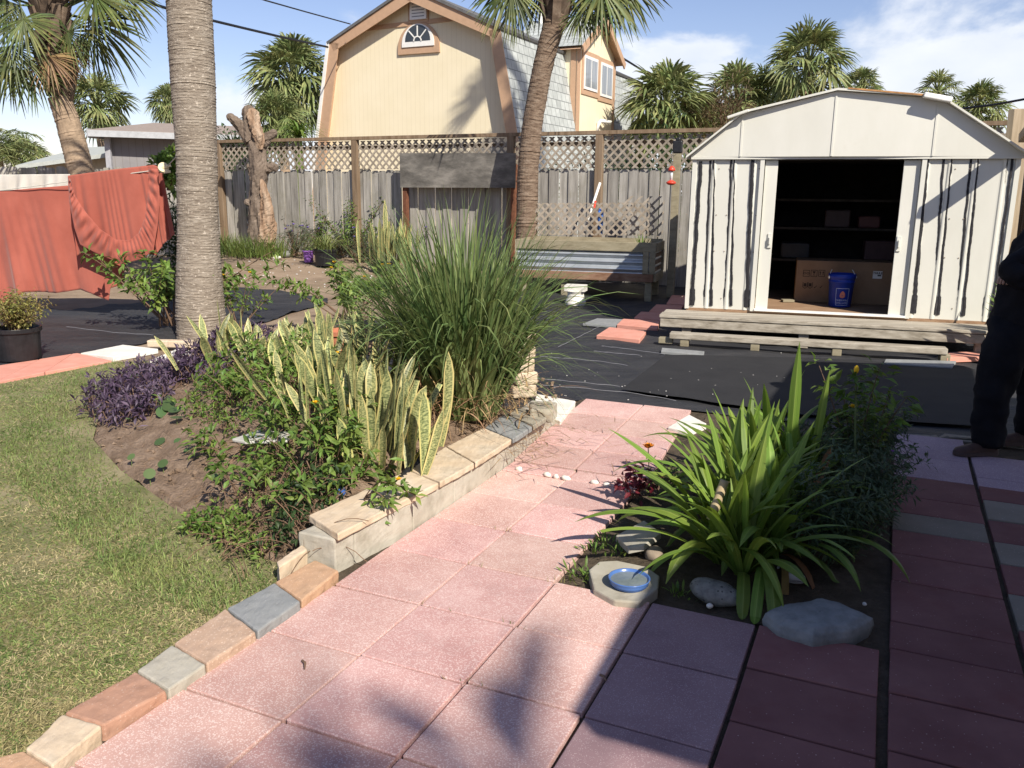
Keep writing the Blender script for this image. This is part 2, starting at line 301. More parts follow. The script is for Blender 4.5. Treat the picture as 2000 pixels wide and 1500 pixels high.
LAWNB = mat('lawn_soil', [(.14, .145, .06), (.22, .20, .10), (.32, .27, .16)], scale=2.3, rough=.95, bump=.6, bscale=60, bdist=.02, detail=10)
GRASS = mat('grass_blade', [(.105, .165, .042), (.155, .215, .062), (.23, .27, .09)], scale=1.1, rough=.6, island=.45, hue=.02, transl=.25, detail=6, rng_=(.32, .62), nrough=.75)
FABRIC = mat('weed_fabric', [(.021, .0215, .025), (.036, .0365, .040), (.053, .052, .054)], scale=1.2, stretch=(1, 3.5, 1), rough=.6, spec=.35, bump=.8, bscale=9, bdist=.03, detail=11, nrough=.7, post=blotch((.085, .075, .064), 1.6, .56, .80, .5))
RUGM = mat('ground_mat', [(.024, .024, .026), (.032, .032, .034)], scale=3, rough=.85, spec=.2, bump=.3, bscale=200, bdist=.003)
def wood(name, a, b, c, grain=(1, 1, 1), **k):
    d = dict(scale=14, stretch=grain, rough=.9, bump=.5, bscale=20, bdist=.006, island=.14, detail=9, nrough=.65); d.update(k)
    return mat(name, [a, b, c], **d)
PICK = wood('grey_picket_wood', (.19, .178, .16), (.32, .30, .268), (.42, .40, .36), (1, 1, .09), island=.2, post=blotch((.17, .16, .10), 1.6, .5, .72, .5))
LATT = wood('lattice_wood', (.23, .19, .145), (.31, .265, .21), (.38, .33, .27), (.6, .6, .6))
BROWNW = wood('brown_post_wood', (.15, .10, .06), (.22, .155, .10), (.28, .205, .14), (1, 1, .08))
GREYW = wood('weathered_deck_wood', (.22, .19, .145), (.37, .33, .265), (.48, .44, .365), (.10, 1.2, 1.2), scale=18, bump=.8)
GREENW = wood('pale_treated_wood', (.20, .17, .11), (.28, .245, .165), (.34, .30, .21), (.1, 1, 1))
POSTW = wood('tan_post_wood', (.24, .185, .12), (.34, .27, .185), (.42, .34, .245), (1, 1, .08))
BOARD = mat('dark_weathered_board', [(.07, .065, .058), (.14, .13, .115), (.26, .24, .21)], scale=3, stretch=(.6, .6, 1.6), rough=.9, bump=.4, bscale=14, detail=10, nrough=.7)
RUSTP = plain('rust_brown_post', (.16, .065, .035), .85, var=.3, scale=14)
def black_plastic(name): return plain(name, (.014, .014, .016), .42, .4, var=.25, scale=20)
BLKP = black_plastic('black_plastic')

# ------------------------------------------------------------------ path frame
YAW = 0.4216; dv = np.array([math.sin(YAW), math.cos(YAW)]); nv_ = np.array([math.cos(YAW), -math.sin(YAW)]); O2 = np.array([-.5175, 2.6244]); TS = .406
def Q(a, b): return O2 + a * dv + b * nv_
def AB(p): q = np.array(p[:2]) - O2; return q @ dv, q @ nv_
def poly_in(P, poly):
    x, y = P[:, 0], P[:, 1]; c = np.zeros(len(P), bool); n = len(poly)
    for i in range(n):
        x1, y1 = poly[i][:2]; x2, y2 = poly[(i + 1) % n][:2]
        k = ((y1 > y) != (y2 > y)) & (x < (x2 - x1) * (y - y1) / (y2 - y1 + 1e-12) + x1); c ^= k
    return c
def dist_lines(P, pts):
    d = np.full(len(P), 1e9)
    for a, b in zip(pts[:-1], pts[1:]):
        a, b = np.array(a[:2]), np.array(b[:2]); ab = b - a; t = np.clip(((P - a) @ ab) / (ab @ ab), 0, 1); d = np.minimum(d, np.linalg.norm(P - a - t[:, None] * ab, axis=1))
    return d
def gn(x, y): return (.012 * np.sin(1.7 * x + .6 * y) + .009 * np.sin(2.9 * y - 1.3 * x + 1) + .006 * np.sin(5.1 * x + 3.7 * y)) * sstep(7, 9.5, y)
def gtop(x, y): return gz(x, y) + gn(x, y)

# ground sheet reaching the horizon
xs = np.concatenate([-np.geomspace(900, 16, 14), np.linspace(-14, 14, 113), np.geomspace(16, 900, 14)]); ys = np.concatenate([-np.geomspace(900, 12, 12), np.linspace(-8, 24, 129), np.geomspace(27, 1600, 16)])
X, Y = np.meshgrid(xs, ys, indexing='ij'); mb = MB(); mb.grid(np.stack([X, Y, gtop(X, np.minimum(Y, 60)) - .035], -1)); struct(mb, 'ground', SAND, 'bare sandy yard soil between the fence and the garden beds', 'ground', smooth=True)

# paved path and strip, slab by slab
mb = MB()
def slab(b0, b1, a0, a1, m, gap=.0045, z=None):
    z = rnd.uniform(-.002, .002) if z is None else z
    j = lambda: rnd.uniform(-.0025, .0025)
    p = [Q(a0 + gap + j(), b0 + gap + j()), Q(a0 + gap + j(), b1 - gap + j()), Q(a1 - gap + j(), b1 - gap + j()), Q(a1 - gap + j(), b0 + gap + j())]
    zz = [z + rnd.uniform(-.0015, .0015) for _ in p]
    mb.hexa([(q[0], q[1], -.05) for q in p] + [(q[0], q[1], k) for q, k in zip(p, zz)], m)
for k in (-1, 0, 1):
    off = {-1: 0, 0: 0, 1: .01}[k]
    for r in range(-6, 6):
        if k == 1 and r >= 2: continue
        slab(k * TS, (k + 1) * TS, r * TS + off, min((r + 1) * TS + off, 5.42 * TS), 0)
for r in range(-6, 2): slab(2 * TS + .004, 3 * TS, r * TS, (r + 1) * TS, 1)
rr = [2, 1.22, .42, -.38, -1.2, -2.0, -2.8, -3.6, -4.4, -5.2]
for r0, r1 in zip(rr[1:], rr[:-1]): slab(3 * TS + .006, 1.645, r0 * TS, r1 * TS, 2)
# far section of the path
ae = [5.48 * TS, 6.45 * TS, 7.45 * TS, 8.5 * TS, 9.62 * TS]
def eb(a, s):
    t = (a - ae[0]) / (ae[-1] - ae[0]); return (-.44 - .11 * t, -.02 - .06 * t, .42 - .13 * t)[s]
for c_ in (0, 1):
    sh = [0, .0, -.09][c_ + 0] if c_ else 0
    for i in range(4):
        a0 = ae[i] + (sh if 0 < i else 0); a1 = ae[i + 1] + (sh if i < 3 else 0); g = .006
        p = [Q(a0 + g, eb(a0, c_) + g), Q(a0 + g, eb(a0, c_ + 1) - g), Q(a1 - g, eb(a1, c_ + 1) - g), Q(a1 - g, eb(a1, c_) + g)]; z = rnd.uniform(-.002, .002)
        mb.hexa([(q[0], q[1], -.05) for q in p] + [(q[0], q[1], z) for q in p], 0)
# strip on the shaded side
ya = [AB(G(1737 - (y - 845) * .05, y))[0] for y in (843, 885, 925, 964, 996, 1030, 1075, 1128, 1206, 1260, 1345, 1457)] + [-.42, -.62, -.82, -1.03, -1.4, -1.8]
ca = [4, 4, 2, 2, 3, 2, 2, 2, 2, 2, 2, 2, 2, 3, 2, 2, 2]
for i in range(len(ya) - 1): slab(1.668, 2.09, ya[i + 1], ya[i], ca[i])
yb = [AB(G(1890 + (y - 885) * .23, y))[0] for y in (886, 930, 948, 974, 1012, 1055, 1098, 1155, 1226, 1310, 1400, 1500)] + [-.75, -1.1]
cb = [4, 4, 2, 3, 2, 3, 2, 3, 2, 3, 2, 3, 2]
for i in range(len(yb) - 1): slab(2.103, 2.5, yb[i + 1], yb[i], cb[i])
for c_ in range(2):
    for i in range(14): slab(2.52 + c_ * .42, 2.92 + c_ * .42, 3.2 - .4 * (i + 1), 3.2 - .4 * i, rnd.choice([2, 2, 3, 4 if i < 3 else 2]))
slab(1.685, 3.34, ya[0] + .01, ya[0] + .17, 3, z=-.012)
struct(mb, 'pavement', [PINK, PINK_SHADED, RED, GRY, MAUVE_SHADED], 'pink and red speckled concrete slab path with narrow joints', 'path', bevel=.004)
# soil under the slabs shows dark in the joints
mb = MB(); mb.add([(*Q(-2.6, -.47), -.022), (*Q(-2.6, 3.4), -.022), (*Q(3.95, 3.4), -.022), (*Q(3.95, -.6), -.022)], [[0, 1, 2, 3]]); struct(mb, 'joint_soil', DSOIL, 'dark soil showing in the joints of the slab path')

# far-left path of the lawn
mb = MB()
def pslab(px, m, z=.0, t=.05):
    p = [G(x, y, z) for x, y in px]; mb.hexa([(q[0], q[1], z - t) for q in p] + [(q[0], q[1], z) for q in p], m)
pslab([(-8, 746), (86, 727), (140, 691), (78, 701)], 0); pslab([(88, 726), (218, 704), (152, 689.5), (142, 690.5)], 0)
pslab([(-290, 803), (-10, 747), (75, 702), (-180, 740)], 0); pslab([(-900, 925), (-292, 804), (-183, 741), (-620, 805)], 0)
struct(mb, 'side_path', [CORAL], 'coral pink slab path along the far edge of the lawn', 'path', bevel=.004)
_tx = bpy.data.textures.new('stone_relief', 'CLOUDS'); _tx.noise_scale = .05; _tx.noise_depth = 4
def roughen(o, s=.007, lv=4):
    q = o.modifiers.new('sub', 'SUBSURF'); q.subdivision_type = 'SIMPLE'; q.levels = q.render_levels = lv
    d = o.modifiers.new('relief', 'DISPLACE'); d.texture = _tx; d.strength = s; d.mid_level = .5; d.texture_coords = 'GLOBAL'; return o
def flat_stone(name, px, m, z, t, label, cat, group=None, z0=None, bevel=.006):
    k = MB(); p = [np.array(G(x, y, z)) for x, y in px]; kk = len(p)
    o = np.array([(q[0], q[1], z - t) for q in p]); k.prism(o[::-1] if np.cross(p[1] - p[0], p[2] - p[1])[2] < 0 else o, (0, 0, t))
    c = o.mean(0); ob = k.build(name, m, loc=c, bevel=bevel); roughen(ob, .009 if name in ('capstone', 'edging_brick') else .005); return tag(ob, label, cat, group)
flat_stone('white_slab', [(221, 697), (309, 681), (240, 673), (157, 689.5)], WHITE_STONE, .01, .05, 'large white slab at the end of the coral side path', 'paving slab')
flat_stone('white_slab', [(292, 704), (372, 699), (372, 684), (345, 681)], WHITE_STONE, .012, .05, 'white slab half covered by the purple trailing plant', 'paving slab')
flat_stone('white_slab', [(1048, 769), (1040, 802), (1094, 822), (1124, 783)], WHITE_STONE, .03, .06, 'white slab at the far end of the garden wall', 'paving slab')
flat_stone('white_slab', [(1304, 834), (1340, 843), (1380, 827), (1346, 809)], WHITE_STONE, .02, .05, 'white slab behind the strap leaved clump at the path edge', 'paving slab')

# lawn
BEDN = [(-.97, 3.36), (-1.3, 3.55), (-1.7, 4.0), (-2.25, 4.6), (-2.7, 5.2), (-2.95, 5.8), (-3.2, 6.6), (-3.35, 7.4)]
LAWN = [G(-60, 1520), G(48, 1463), G(123, 1392), G(267, 1310), G(337, 1257), G(442, 1188), G(537, 1137)] + BEDN + [G(300, 703), G(219, 705), G(0, 747), G(-290, 805), G(-900, 928), (-3.6, 1.2, 0)]
LAWN = [(q[0], q[1], -.012) for q in LAWN]
mb = MB(); mb.add(LAWN, [list(range(len(LAWN)))[::-1]]); lw = struct(mb, 'lawn', LAWNB, 'mown lawn with yellowed patches beside the mound bed', 'lawn')
def grass_pts(n, poly, x0, x1, y0, y1, pw=1.7):
    out = []; tot = 0
    while tot < n:
        u = rng.random(n); Yv = (y0 ** (1 - pw) + u * (y1 ** (1 - pw) - y0 ** (1 - pw))) ** (1 / (1 - pw)); Xv = x0 + (x1 - x0) * rng.random(n); P = np.stack([Xv, Yv], 1)
        vis = np.abs(Xv) < 1.05 * Yv + 1.3
        P = P[poly_in(P, poly) & vis]; out.append(P); tot += len(P)
    return np.vstack(out)[:n]
P = grass_pts(250000, LAWN, -8.5, -.8, 1.5, 7.9)
f1 = np.sin(P[:, 0] * 2.3 + 1.1 * np.sin(P[:, 1] * 1.9)) + np.sin(P[:, 1] * 2.9 + P[:, 0] * 1.3) + .6 * np.sin(7 * P[:, 0] + 5 * P[:, 1])
dry = sstep(1.2, 2.4, f1); nearbed = dist_lines(P, BEDN)
keep = (rng.random(len(P)) > .55 * dry) & (rng.random(len(P)) < sstep(-.12, .45, nearbed))
P = P[keep]; n = len(P); mb = MB()
gr = (rng.random(n) < np.clip(.52 + .20 * np.sin(P[:, 0] * 1.7 + 2.2 * np.sin(P[:, 1] * 1.3)) + .14 * np.sin(5.3 * P[:, 0] + 3 * np.sin(4.1 * P[:, 1])) + .12 * np.sin(9.7 * P[:, 1] - 4 * np.sin(3.7 * P[:, 0])) + .38 * np.exp(-nearbed[keep] / .55) - .22 * np.clip(f1[keep], -.5, 1.2), .05, .92))
for msk, mi in ((gr, 0), (~gr, 1)):
    Pm = P[msk]; n = len(Pm); mb.blades(np.c_[Pm, np.full(n, -.012)], rng.random(n) * 6.28, R(15) + rng.random(n) * R(65), R(-55) + rng.random(n) * R(75), .013 + .022 * rng.random(n) ** 1.5, .003 + .003 * rng.random(n), S=2, twist=rng.normal(size=n) * .7, m=mi)
P2 = P[nearbed[keep] < .5]; P2 = P2[rng.random(len(P2)) < .25]; n2 = len(P2)
mb.blades(np.c_[P2, np.full(n2, -.012)], rng.random(n2) * 6.28, R(75), R(-10) + rng.random(n2) * R(50), .025 + .035 * rng.random(n2), .004, S=3)
GRASSD = mat('dry_grass_blade', [(.25, .225, .095), (.36, .31, .155), (.46, .395, .23)], scale=2, rough=.7, island=.35, transl=.2, detail=5)
tag(mb.build('grass', [GRASS, GRASSD]), 'short lawn grass, green with straw coloured patches', 'grass', None, 'stuff')

# garden bed mound
WOUT = [np.array(G(x, y)[:2]) for x, y in ((655, 1112), (800, 1038), (990, 911), (1088, 822))]
WN = np.array([-.9124, .4093])
WIN = [q + WN * .19 for q in WOUT]
BED = BEDN + [(-3.05, 8.35), (-2, 8.6), (-.4, 8.05), (.35, 7.1), (.52, 6.3), tuple(WIN[3]), tuple(WIN[2]), tuple(WIN[1]), tuple(WIN[0])]
EDGE = BEDN + [(-3.05, 8.35), (-2, 8.6), (-.4, 8.05), (.35, 7.1), (.55, 6.3)]
def mz(x, y):
    P = np.stack([np.ravel(x), np.ravel(y)], 1).astype(float); d = dist_lines(P, EDGE); ins = poly_in(P, BED)
    z = .29 * sstep(-.05, 1.15, d) + .012 * np.sin(9 * P[:, 0] + 4 * P[:, 1]) * sstep(.1, .4, d) + .008 * np.sin(17 * P[:, 1] - 11 * P[:, 0]) * sstep(.1, .4, d)
    dw = dist_lines(P, WIN); z = np.minimum(z, .105 + .35 * dw)
    return np.where(ins, z, -.03).reshape(np.shape(x))
pw_ = []
for i in range(40):
    t = i / 69
    def along(pl, t):
        pl = np.array([q[:2] for q in pl]); s = np.r_[0, np.cumsum(np.linalg.norm(np.diff(pl, axis=0), axis=1))]; return np.array([np.interp(t * s[-1], s, pl[:, 0]), np.interp(t * s[-1], s, pl[:, 1])])
    A = along(BEDN + [(-3.05, 8.35), (-2, 8.6), (-.4, 8.05)], t); B = along([q + WN * -.03 for q in WIN] + [(.50, 6.3), (.35, 7.1)], t); pw_.append([A + (B - A) * u for u in np.linspace(0, 1, 46)])
pw_ = np.array(pw_); zz = mz(pw_[..., 0], pw_[..., 1]); zz = np.where(zz < -.02, 0.0, zz); zz[:, 0] = -.02; zz[:, -1] = np.maximum(zz[:, -1], .1)
zz += rng.normal(size=zz.shape) * .010
mb = MB(); mb.grid(np.concatenate([pw_, zz[..., None]], -1)[:, ::-1]); struct(mb, 'mound_soil', SOIL, 'heaped brown garden soil behind the low block wall', 'soil', smooth=True)

# square planting bed in the paving
mb = MB(); aa = np.linspace(.83, 3.9, 50); bb = np.linspace(.42, 1.66, 24); pb = np.array([[Q(a, b) for b in bb] for a in aa])
zb = -.022 + .018 * np.sin(pb[..., 0] * 8) * np.sin(pb[..., 1] * 7) + rng.normal(size=pb.shape[:2]) * .004
mb.grid(np.concatenate([pb, zb[..., None]], -1)[:, ::-1]); struct(mb, 'bed_soil', DSOIL, 'dark damp soil of the square bed inside the paving', 'soil', smooth=True)

# weed fabric
def ruled(near, far, na, nb, zf, amp=.013):
    def rs(pl, n):
        pl = np.array([GG(*q)[:2] for q in pl]); s = np.r_[0, np.cumsum(np.linalg.norm(np.diff(pl, axis=0), axis=1))]; t = np.linspace(0, s[-1], n); return np.stack([np.interp(t, s, pl[:, 0]), np.interp(t, s, pl[:, 1])], 1)
    A, B = rs(near, na), rs(far, na); P = A[:, None] + (B - A)[:, None] * np.linspace(0, 1, nb)[None, :, None]
    x, y = P[..., 0], P[..., 1]; wr = sum(np.sin(x * a + y * b + c) * k for a, b, c, k in ((2, 7, 0, .4), (3.7, 13, 1, .45), (-2, 21, 2, .45), (1.1, 33, 3, .3), (6, 5, 1.5, .3))) * amp
    return np.concatenate([P, (gtop(x, y) + zf + wr)[..., None]], -1)
mb = MB(); mb.grid(ruled([(-260, 765), (85, 702), (150, 688), (245, 671), (300, 663), (400, 657), (480, 640), (560, 612), (640, 592)], [(-260, 588), (60, 596), (130, 602), (240, 590), (330, 575), (440, 560), (500, 562), (560, 568), (640, 582)], 90, 50, -.012))
mb.grid(ruled([(640, 740), (1000, 800), (1140, 775), (1335, 798), (1560, 823), (1740, 846), (2400, 890)], [(760, 612), (1000, 570), (1100, 530), (1330, 500), (1560, 500), (2400, 520)], 130, 110, -.016))
FAB = struct(mb, 'weed_fabric', FABRIC, 'black weed control fabric spread wrinkled over the yard', 'ground fabric', smooth=True)
mb = MB(); mb.grid(ruled([(1213, 763), (1330, 779), (1560, 812), (1924, 836)], [(1300, 696), (1560, 700), (1880, 716), (1905, 723)], 60, 24, .012, .003))
tag(mb.build('ground_mat', RUGM, loc=G(1500, 760), smooth=True), 'flat black mat laid over the fabric in front of the shed step', 'mat')
# pale loose threads and scraps on the fabric
THREAD = plain('pale_thread', (.26, .26, .28), .7)
mb = MB()
for q in ([(1175, 678), (1215, 682), (1298, 694)], [(1045, 698), (1120, 703), (1180, 709), (1225, 716)], [(1030, 740), (1120, 748), (1210, 757)], [(1160, 688), (1250, 696)], [(1050, 755), (1130, 760), (1240, 771), (1320, 785)], [(1190, 628), (1172, 640)], [(1090, 680), (1170, 640)], [(130, 640), (230, 652), (300, 656)]):
    p = [GG(*k) for k in q]; t = np.linspace(0, 1, 14); s = np.linspace(0, 1, len(p)); pp = np.array([[np.interp(u, s, [k[i] for k in p]) for i in range(3)] for u in t]); pp[:, 1] += np.sin(t * 23) * .012; pp[:, 2] += .012
    mb.tube(pp, .0022, 4)
tag(mb.build('thread_litter', THREAD), 'pale loose threads lying across the black weed fabric', 'threads', None, 'stuff')
mb = MB()
for i in range(40):
    px, py = (rnd.uniform(1060, 1560), rnd.uniform(690, 785)) if i < 90 else (rnd.uniform(90, 640), rnd.uniform(570, 690))
    p = GG(px, py); s = rnd.uniform(.003, .008); mb.box((p[0], p[1], p[2] + .012), (s * 1.5, s, s * .6), rnd.random() * 3)
for i in range(120):
    p = GG(rnd.uniform(430, 770), rnd.uniform(505, 560)); s = rnd.uniform(.006, .02); mb.box((p[0], p[1], p[2] - .02), (s * 1.5, s, s * .8), rnd.random() * 3)
tag(mb.build('pale_litter', plain('pale_chip', (.55, .53, .5), .8, var=.3)), 'scattered pale chips on the fabric and sand', 'chips', None, 'stuff')

# retaining wall
wt = thing('retaining_wall', (*WOUT[0], 0), 'low grey concrete block wall holding the mound bed beside the path', 'garden wall')
mb = MB(); s_ = [0]
for a, b in zip(WOUT[:-1], WOUT[1:]): s_.append(s_[-1] + np.linalg.norm(b - a))
tt = np.r_[0, .12 + .405 * np.arange(0, 8)]; tt = np.r_[tt[tt < s_[-1] - .1], s_[-1]]
wp_ = lambda t: np.array([np.interp(t, s_, [q[i] for q in WOUT]) for i in (0, 1)])
for t0, t1 in zip(tt[:-1], tt[1:]):
    a, b = wp_(t0 + .002), wp_(t1 - .002); p = [a, b, b + WN * .19, a + WN * .19]
    mb.hexa([(*q, -.04) for q in p] + [(*q, .134 + rnd.uniform(-.002, .002)) for q in p])
roughen(mb.build('block_course', CONC, wt, bevel=.006), .008)
for px, m, lb in (([(660, 1043), (857, 943), (797, 918), (603, 1006)], CREAM, 'long cream capstone at the near end of the block wall'),
                  ([(860, 941), (926, 904), (870, 872), (800, 917)], CREAM, 'short cream capstone in the middle of the block wall'),
                  ([(929, 903), (999, 858), (945, 835), (873, 871)], CREAM, 'cream capstone next to the slate capstones'),
                  ([(1002, 857), (1040, 833), (986, 808), (948, 834)], SLATE, 'blue grey slate capstone on the block wall'),
                  ([(1042, 831), (1068, 815), (1020, 796), (989, 807)], STONEB, 'brown grey capstone beside the end stone of the wall')):
    flat_stone('capstone', px, m, .168, .034, lb, 'capstone', 'capstones on the low block wall')
p = G(1063, 806, .17); mb = MB(); mb.box((p[0] - .02, p[1] + .02, .17), (.23, .15, .09), YAW + R(65)); tag(roughen(mb.build('end_stone', STONEB, loc=p, bevel=.015), .02), 'thick grey brown stone block at the far end of the wall', 'stone')
p = G(1018, 790, .0)
for i, (dx, s) in enumerate(((0, .20), (.01, .19), (-.01, .18), (.0, .17), (.015, .16))):
    mb = MB(); mb.box((p[0] + dx, p[1] + .25, .06 + .10 * i), (s, s * .9, .096), R(20 + 7 * i)); tag(roughen(mb.build('stacked_stone', CREAM, loc=(p[0] + dx, p[1] + .25, .02 + .1 * i), bevel=.014), .02), ('bottom', 'second lowest', 'middle', 'second highest', 'topmost')[i] + ' pale block of the stack beside the tall grass clump', 'stone', 'pale blocks stacked beside the grass clump')
p = G(672, 930, .1); mb = MB()
# lawn edging bricks
EJ = [((-70, 1500), (-20, 1560)), ((48, 1463), (100, 1496)), ((123, 1392), (200, 1416)), ((267, 1310), (328, 1347)), ((337, 1257), (403, 1297)), ((442, 1188), (502, 1233)), ((537, 1137), (588, 1173)), ((616, 1092), (663, 1113))]
for i, (m, lb) in enumerate(((ORANGEB, 'orange edging brick nearest the bottom corner of the lawn'), (CREAM, 'cream edging brick between the orange and the brown one'), (TERRA, 'long brown terracotta edging brick along the lawn'), (CONC, 'pale grey edging brick along the lawn'), (PEACH, 'peach speckled edging brick beside the slate one'), (SLATE, 'blue grey slate edging brick with rounded corners'), (ORANGEB, 'orange edging brick against the end of the block wall'))):
    (a, b), (c, d) = EJ[i], EJ[i + 1]; e = .06
    lerp = lambda p, q, t: (p[0] + (q[0] - p[0]) * t, p[1] + (q[1] - p[1]) * t)
    flat_stone('edging_brick', [lerp(b, d, .015), lerp(b, d, .985), lerp(a, c, .985), lerp(a, c, .015)], m, .035, .08, lb, 'brick', 'edging bricks between lawn and path', bevel=.007)
flat_stone('edging_brick', [(545, 1108), (600, 1072), (590, 1062), (540, 1097)], CREAM, .075, .09, 'narrow upright cream brick at the tip of the mound bed', 'brick', 'edging bricks between lawn and path', bevel=.006)
# pebbles in the joint
PEB = plain('white_pebble', (.72, .68, .60), .6, var=.12)
for i, (x, y, s, lb) in enumerate(((1014, 917, .05, 'white pebble nearest the wall in the path joint'), (1068, 928, .05, 'second white pebble from the wall in the path joint'), (1086, 932, .034, 'smallest cream pebble in the path joint'), (1105, 935, .055, 'long white pebble in the middle of the path joint'), (1161, 944, .055, 'white pebble near the bed end of the path joint'), (1184, 948, .04, 'last white pebble beside the square bed'))):
    p = G(x, y, .005); mb = MB(); mb.rock((p[0], p[1], .008), (s, s * .6, .03), -YAW - R(10), seed=i, n=12); tag(mb.build('pebble', PEB, loc=p, smooth=True), lb, 'pebble', 'white pebbles in the path joint')
# ------------------------------------------------------------------ metal shed
CREAMP = mat('cream_shed_paint', [(.59, .58, .51), (.65, .64, .575)], scale=2.2, stretch=(1, 1, .4), rough=.5, spec=.35, bump=.16, bscale=4, bdist=.012, post=blotch((.46, .43, .34), 2.2, .62, .85, .4))
SEAL = plain('black_sealant', (.022, .021, .024), .6, .3, var=.4, scale=30, bump=.5)
DARKIN = plain('shade_black', (.018, .017, .016), .9, var=.3)
RUST = plain('rusty_edge', (.42, .22, .09), .8, var=.35, scale=12)
WHITEP = plain('white_paint', (.76, .75, .71), .5, var=.05)
FLOORW = wood('shed_floor_wood', (.20, .12, .07), (.30, .19, .115), (.38, .26, .17), (.2, 1, 1))
SZ = .30
FL = G(1340, 600, SZ); FR = G(1947, 629, SZ); FR = FL + (FR - FL) * 1.0
sx_ = nrm([FR[0] - FL[0], FR[1] - FL[1], 0]); sy_ = np.array([-sx_[1], sx_[0], 0]); SW = np.linalg.norm((FR - FL)[:2]); SD = 2.5
def T(x, y, z): return np.array([FL[0], FL[1], 0]) + sx_ * x + sy_ * y + np.array([0, 0, z])
def S(px, py, off=0): p = onpl(px, py, T(0, off, 0), -sy_) - T(0, 0, 0); return p @ sx_, p[2]
SANG = math.atan2(sx_[1], sx_[0])
def TL(x, y, z): return np.stack([T(a, b, c) for a, b, c in zip(*np.broadcast_arrays(x, y, z))])
def sbox(mb, x0, x1, y0, y1, z0, z1, m=0):
    mb.hexa([T(x0, y0, z0), T(x1, y0, z0), T(x1, y1, z0), T(x0, y1, z0), T(x0, y0, z1), T(x1, y0, z1), T(x1, y1, z1), T(x0, y1, z1)], m)
shed = thing('garden_shed', T(SW / 2, 1.2, SZ), 'cream metal garden shed with open sliding doors and black sealed seams', 'shed')
xa = S(1480, 450)[0]; xb = S(1790, 450)[0]; ztl = S(1345, 313)[1]; ztr = S(1960, 293)[1]; zt = (ztl + ztr) / 2
def ribbed(x0, x1, y, z0, z1, seams):                # sheet with shallow vertical ribs
    n = int((x1 - x0) / .012); x = np.linspace(x0, x1, n); d = np.zeros(n)
    for s_ in seams: d -= .012 * np.exp(-((x - s_) / .018) ** 4)
    zc_ = np.linspace(z0, z1, 6); return np.array([[T(a, y - b * -1, c) for c in zc_] for a, b in zip(x, d)])
seam_px = [((1352, 318), (1345, 596)), ((1390, 316), (1384, 597)), ((1430, 315), (1423, 597)), ((1469, 306), (1459, 600)),
           ((1810, 300), (1784, 612)), ((1848, 300), (1830, 615)), ((1902, 296), (1877, 617)), ((1958, 294), (1930, 618))]
for (x0, x1, ss) in ((0, xa, seam_px[:4]), (xb, SW, seam_px[4:])):
    mb = MB(); mb.grid(ribbed(x0, x1, 0, SZ, zt + .03, [(S(*a)[0] + S(*b)[0]) / 2 for a, b in ss])); mb.build('front_panel', CREAMP, shed)
g2 = np.random.default_rng(5)
for i, (a, b) in enumerate(seam_px):
    (x0, z0), (x1, z1) = S(*b), S(*a); xm = (x0 + x1) / 2; x0 = xm + (x0 - xm) * .75; x1 = xm + (x1 - xm) * .75
    if i == 0: x0, x1 = .062, .075
    if i == 7: x0, x1 = SW - .10, SW - .085
    t = np.linspace(0, 1, 90); wob = np.convolve(g2.normal(size=90), np.ones(5) / 5, 'same')
    for side in ((-1, 1) if i in (1, 2, 5, 6, 7) else (0,)):
        w_ = 1.25 * (.021 + .007 * np.abs(np.convolve(g2.normal(size=90), np.ones(4) / 4, 'same')) + .012 * (t < .12)) * (1.35 if i in (0, 3, 4) else .8)
        xc = x0 + (x1 - x0) * t + side * (.026 + .008 * np.sin(3 * t + i)) + .0025 * np.sin(t * 30 + i) + .003 * np.convolve(g2.normal(size=90), np.ones(7) / 7, 'same')
        z = z0 + (z1 + .015 - z0) * t; off = .014 if side == 0 else .007 + .003 * side
        P = np.stack([TL(xc + k * w_ / 2, -off - (.005 if k == 0 else 0), z) for k in (-1, -.5, 0, .5, 1)], 1)
        mb = MB(); mb.grid(P[:, ::-1]); mb.build('sealant_strip', SEAL, shed, smooth=True)
mb = MB()
for x in (0, SW): sbox(mb, x - .012, x + .012, .0, SD, SZ - .02, zt)
sbox(mb, .012, SW - .012, SD - .02, SD, SZ, zt); mb.build('side_wall', CREAMP, shed)
mb = MB()
for i, (a, b) in enumerate(seam_px):
    for zq in (.42, .95, 1.35, 1.85):
        (x0, _), (x1, _) = S(*a), S(*b); x = (x0 + x1) / 2 + (.055 if i % 2 else -.055); q = T(x, -.004, zq); mb.rock(q, (.014, .010, .014), 0, seed=i, n=6, rough=0)
mb.build('screw_heads', plain('rusty_screw', (.28, .22, .17), .6), shed)  # rusty screw heads beside the sheet seams, joined in one mesh
mb = MB(); sbox(mb, -.015, .03, -.017, -.002, SZ - .01, zt); mb.build('corner_trim', CREAMP, shed)
mb = MB(); sbox(mb, SW - .03, SW + .015, -.017, -.002, SZ - .01, zt); mb.build('corner_trim', CREAMP, shed)
# near-black lining that paints the shade of the interior, then the floor
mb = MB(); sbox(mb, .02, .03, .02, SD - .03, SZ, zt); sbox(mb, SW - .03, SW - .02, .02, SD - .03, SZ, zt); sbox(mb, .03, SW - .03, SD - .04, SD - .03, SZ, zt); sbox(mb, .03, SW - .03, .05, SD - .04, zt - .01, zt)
sbox(mb, .03, xa + .02, .03, .04, SZ, zt); sbox(mb, xb - .02, SW - .03, .03, .04, SZ, zt); mb.build('shade_lining', DARKIN, shed)
mb = MB(); sbox(mb, .0, SW, -.005, SD, SZ - .06, SZ); mb.build('floor', FLOORW, shed)
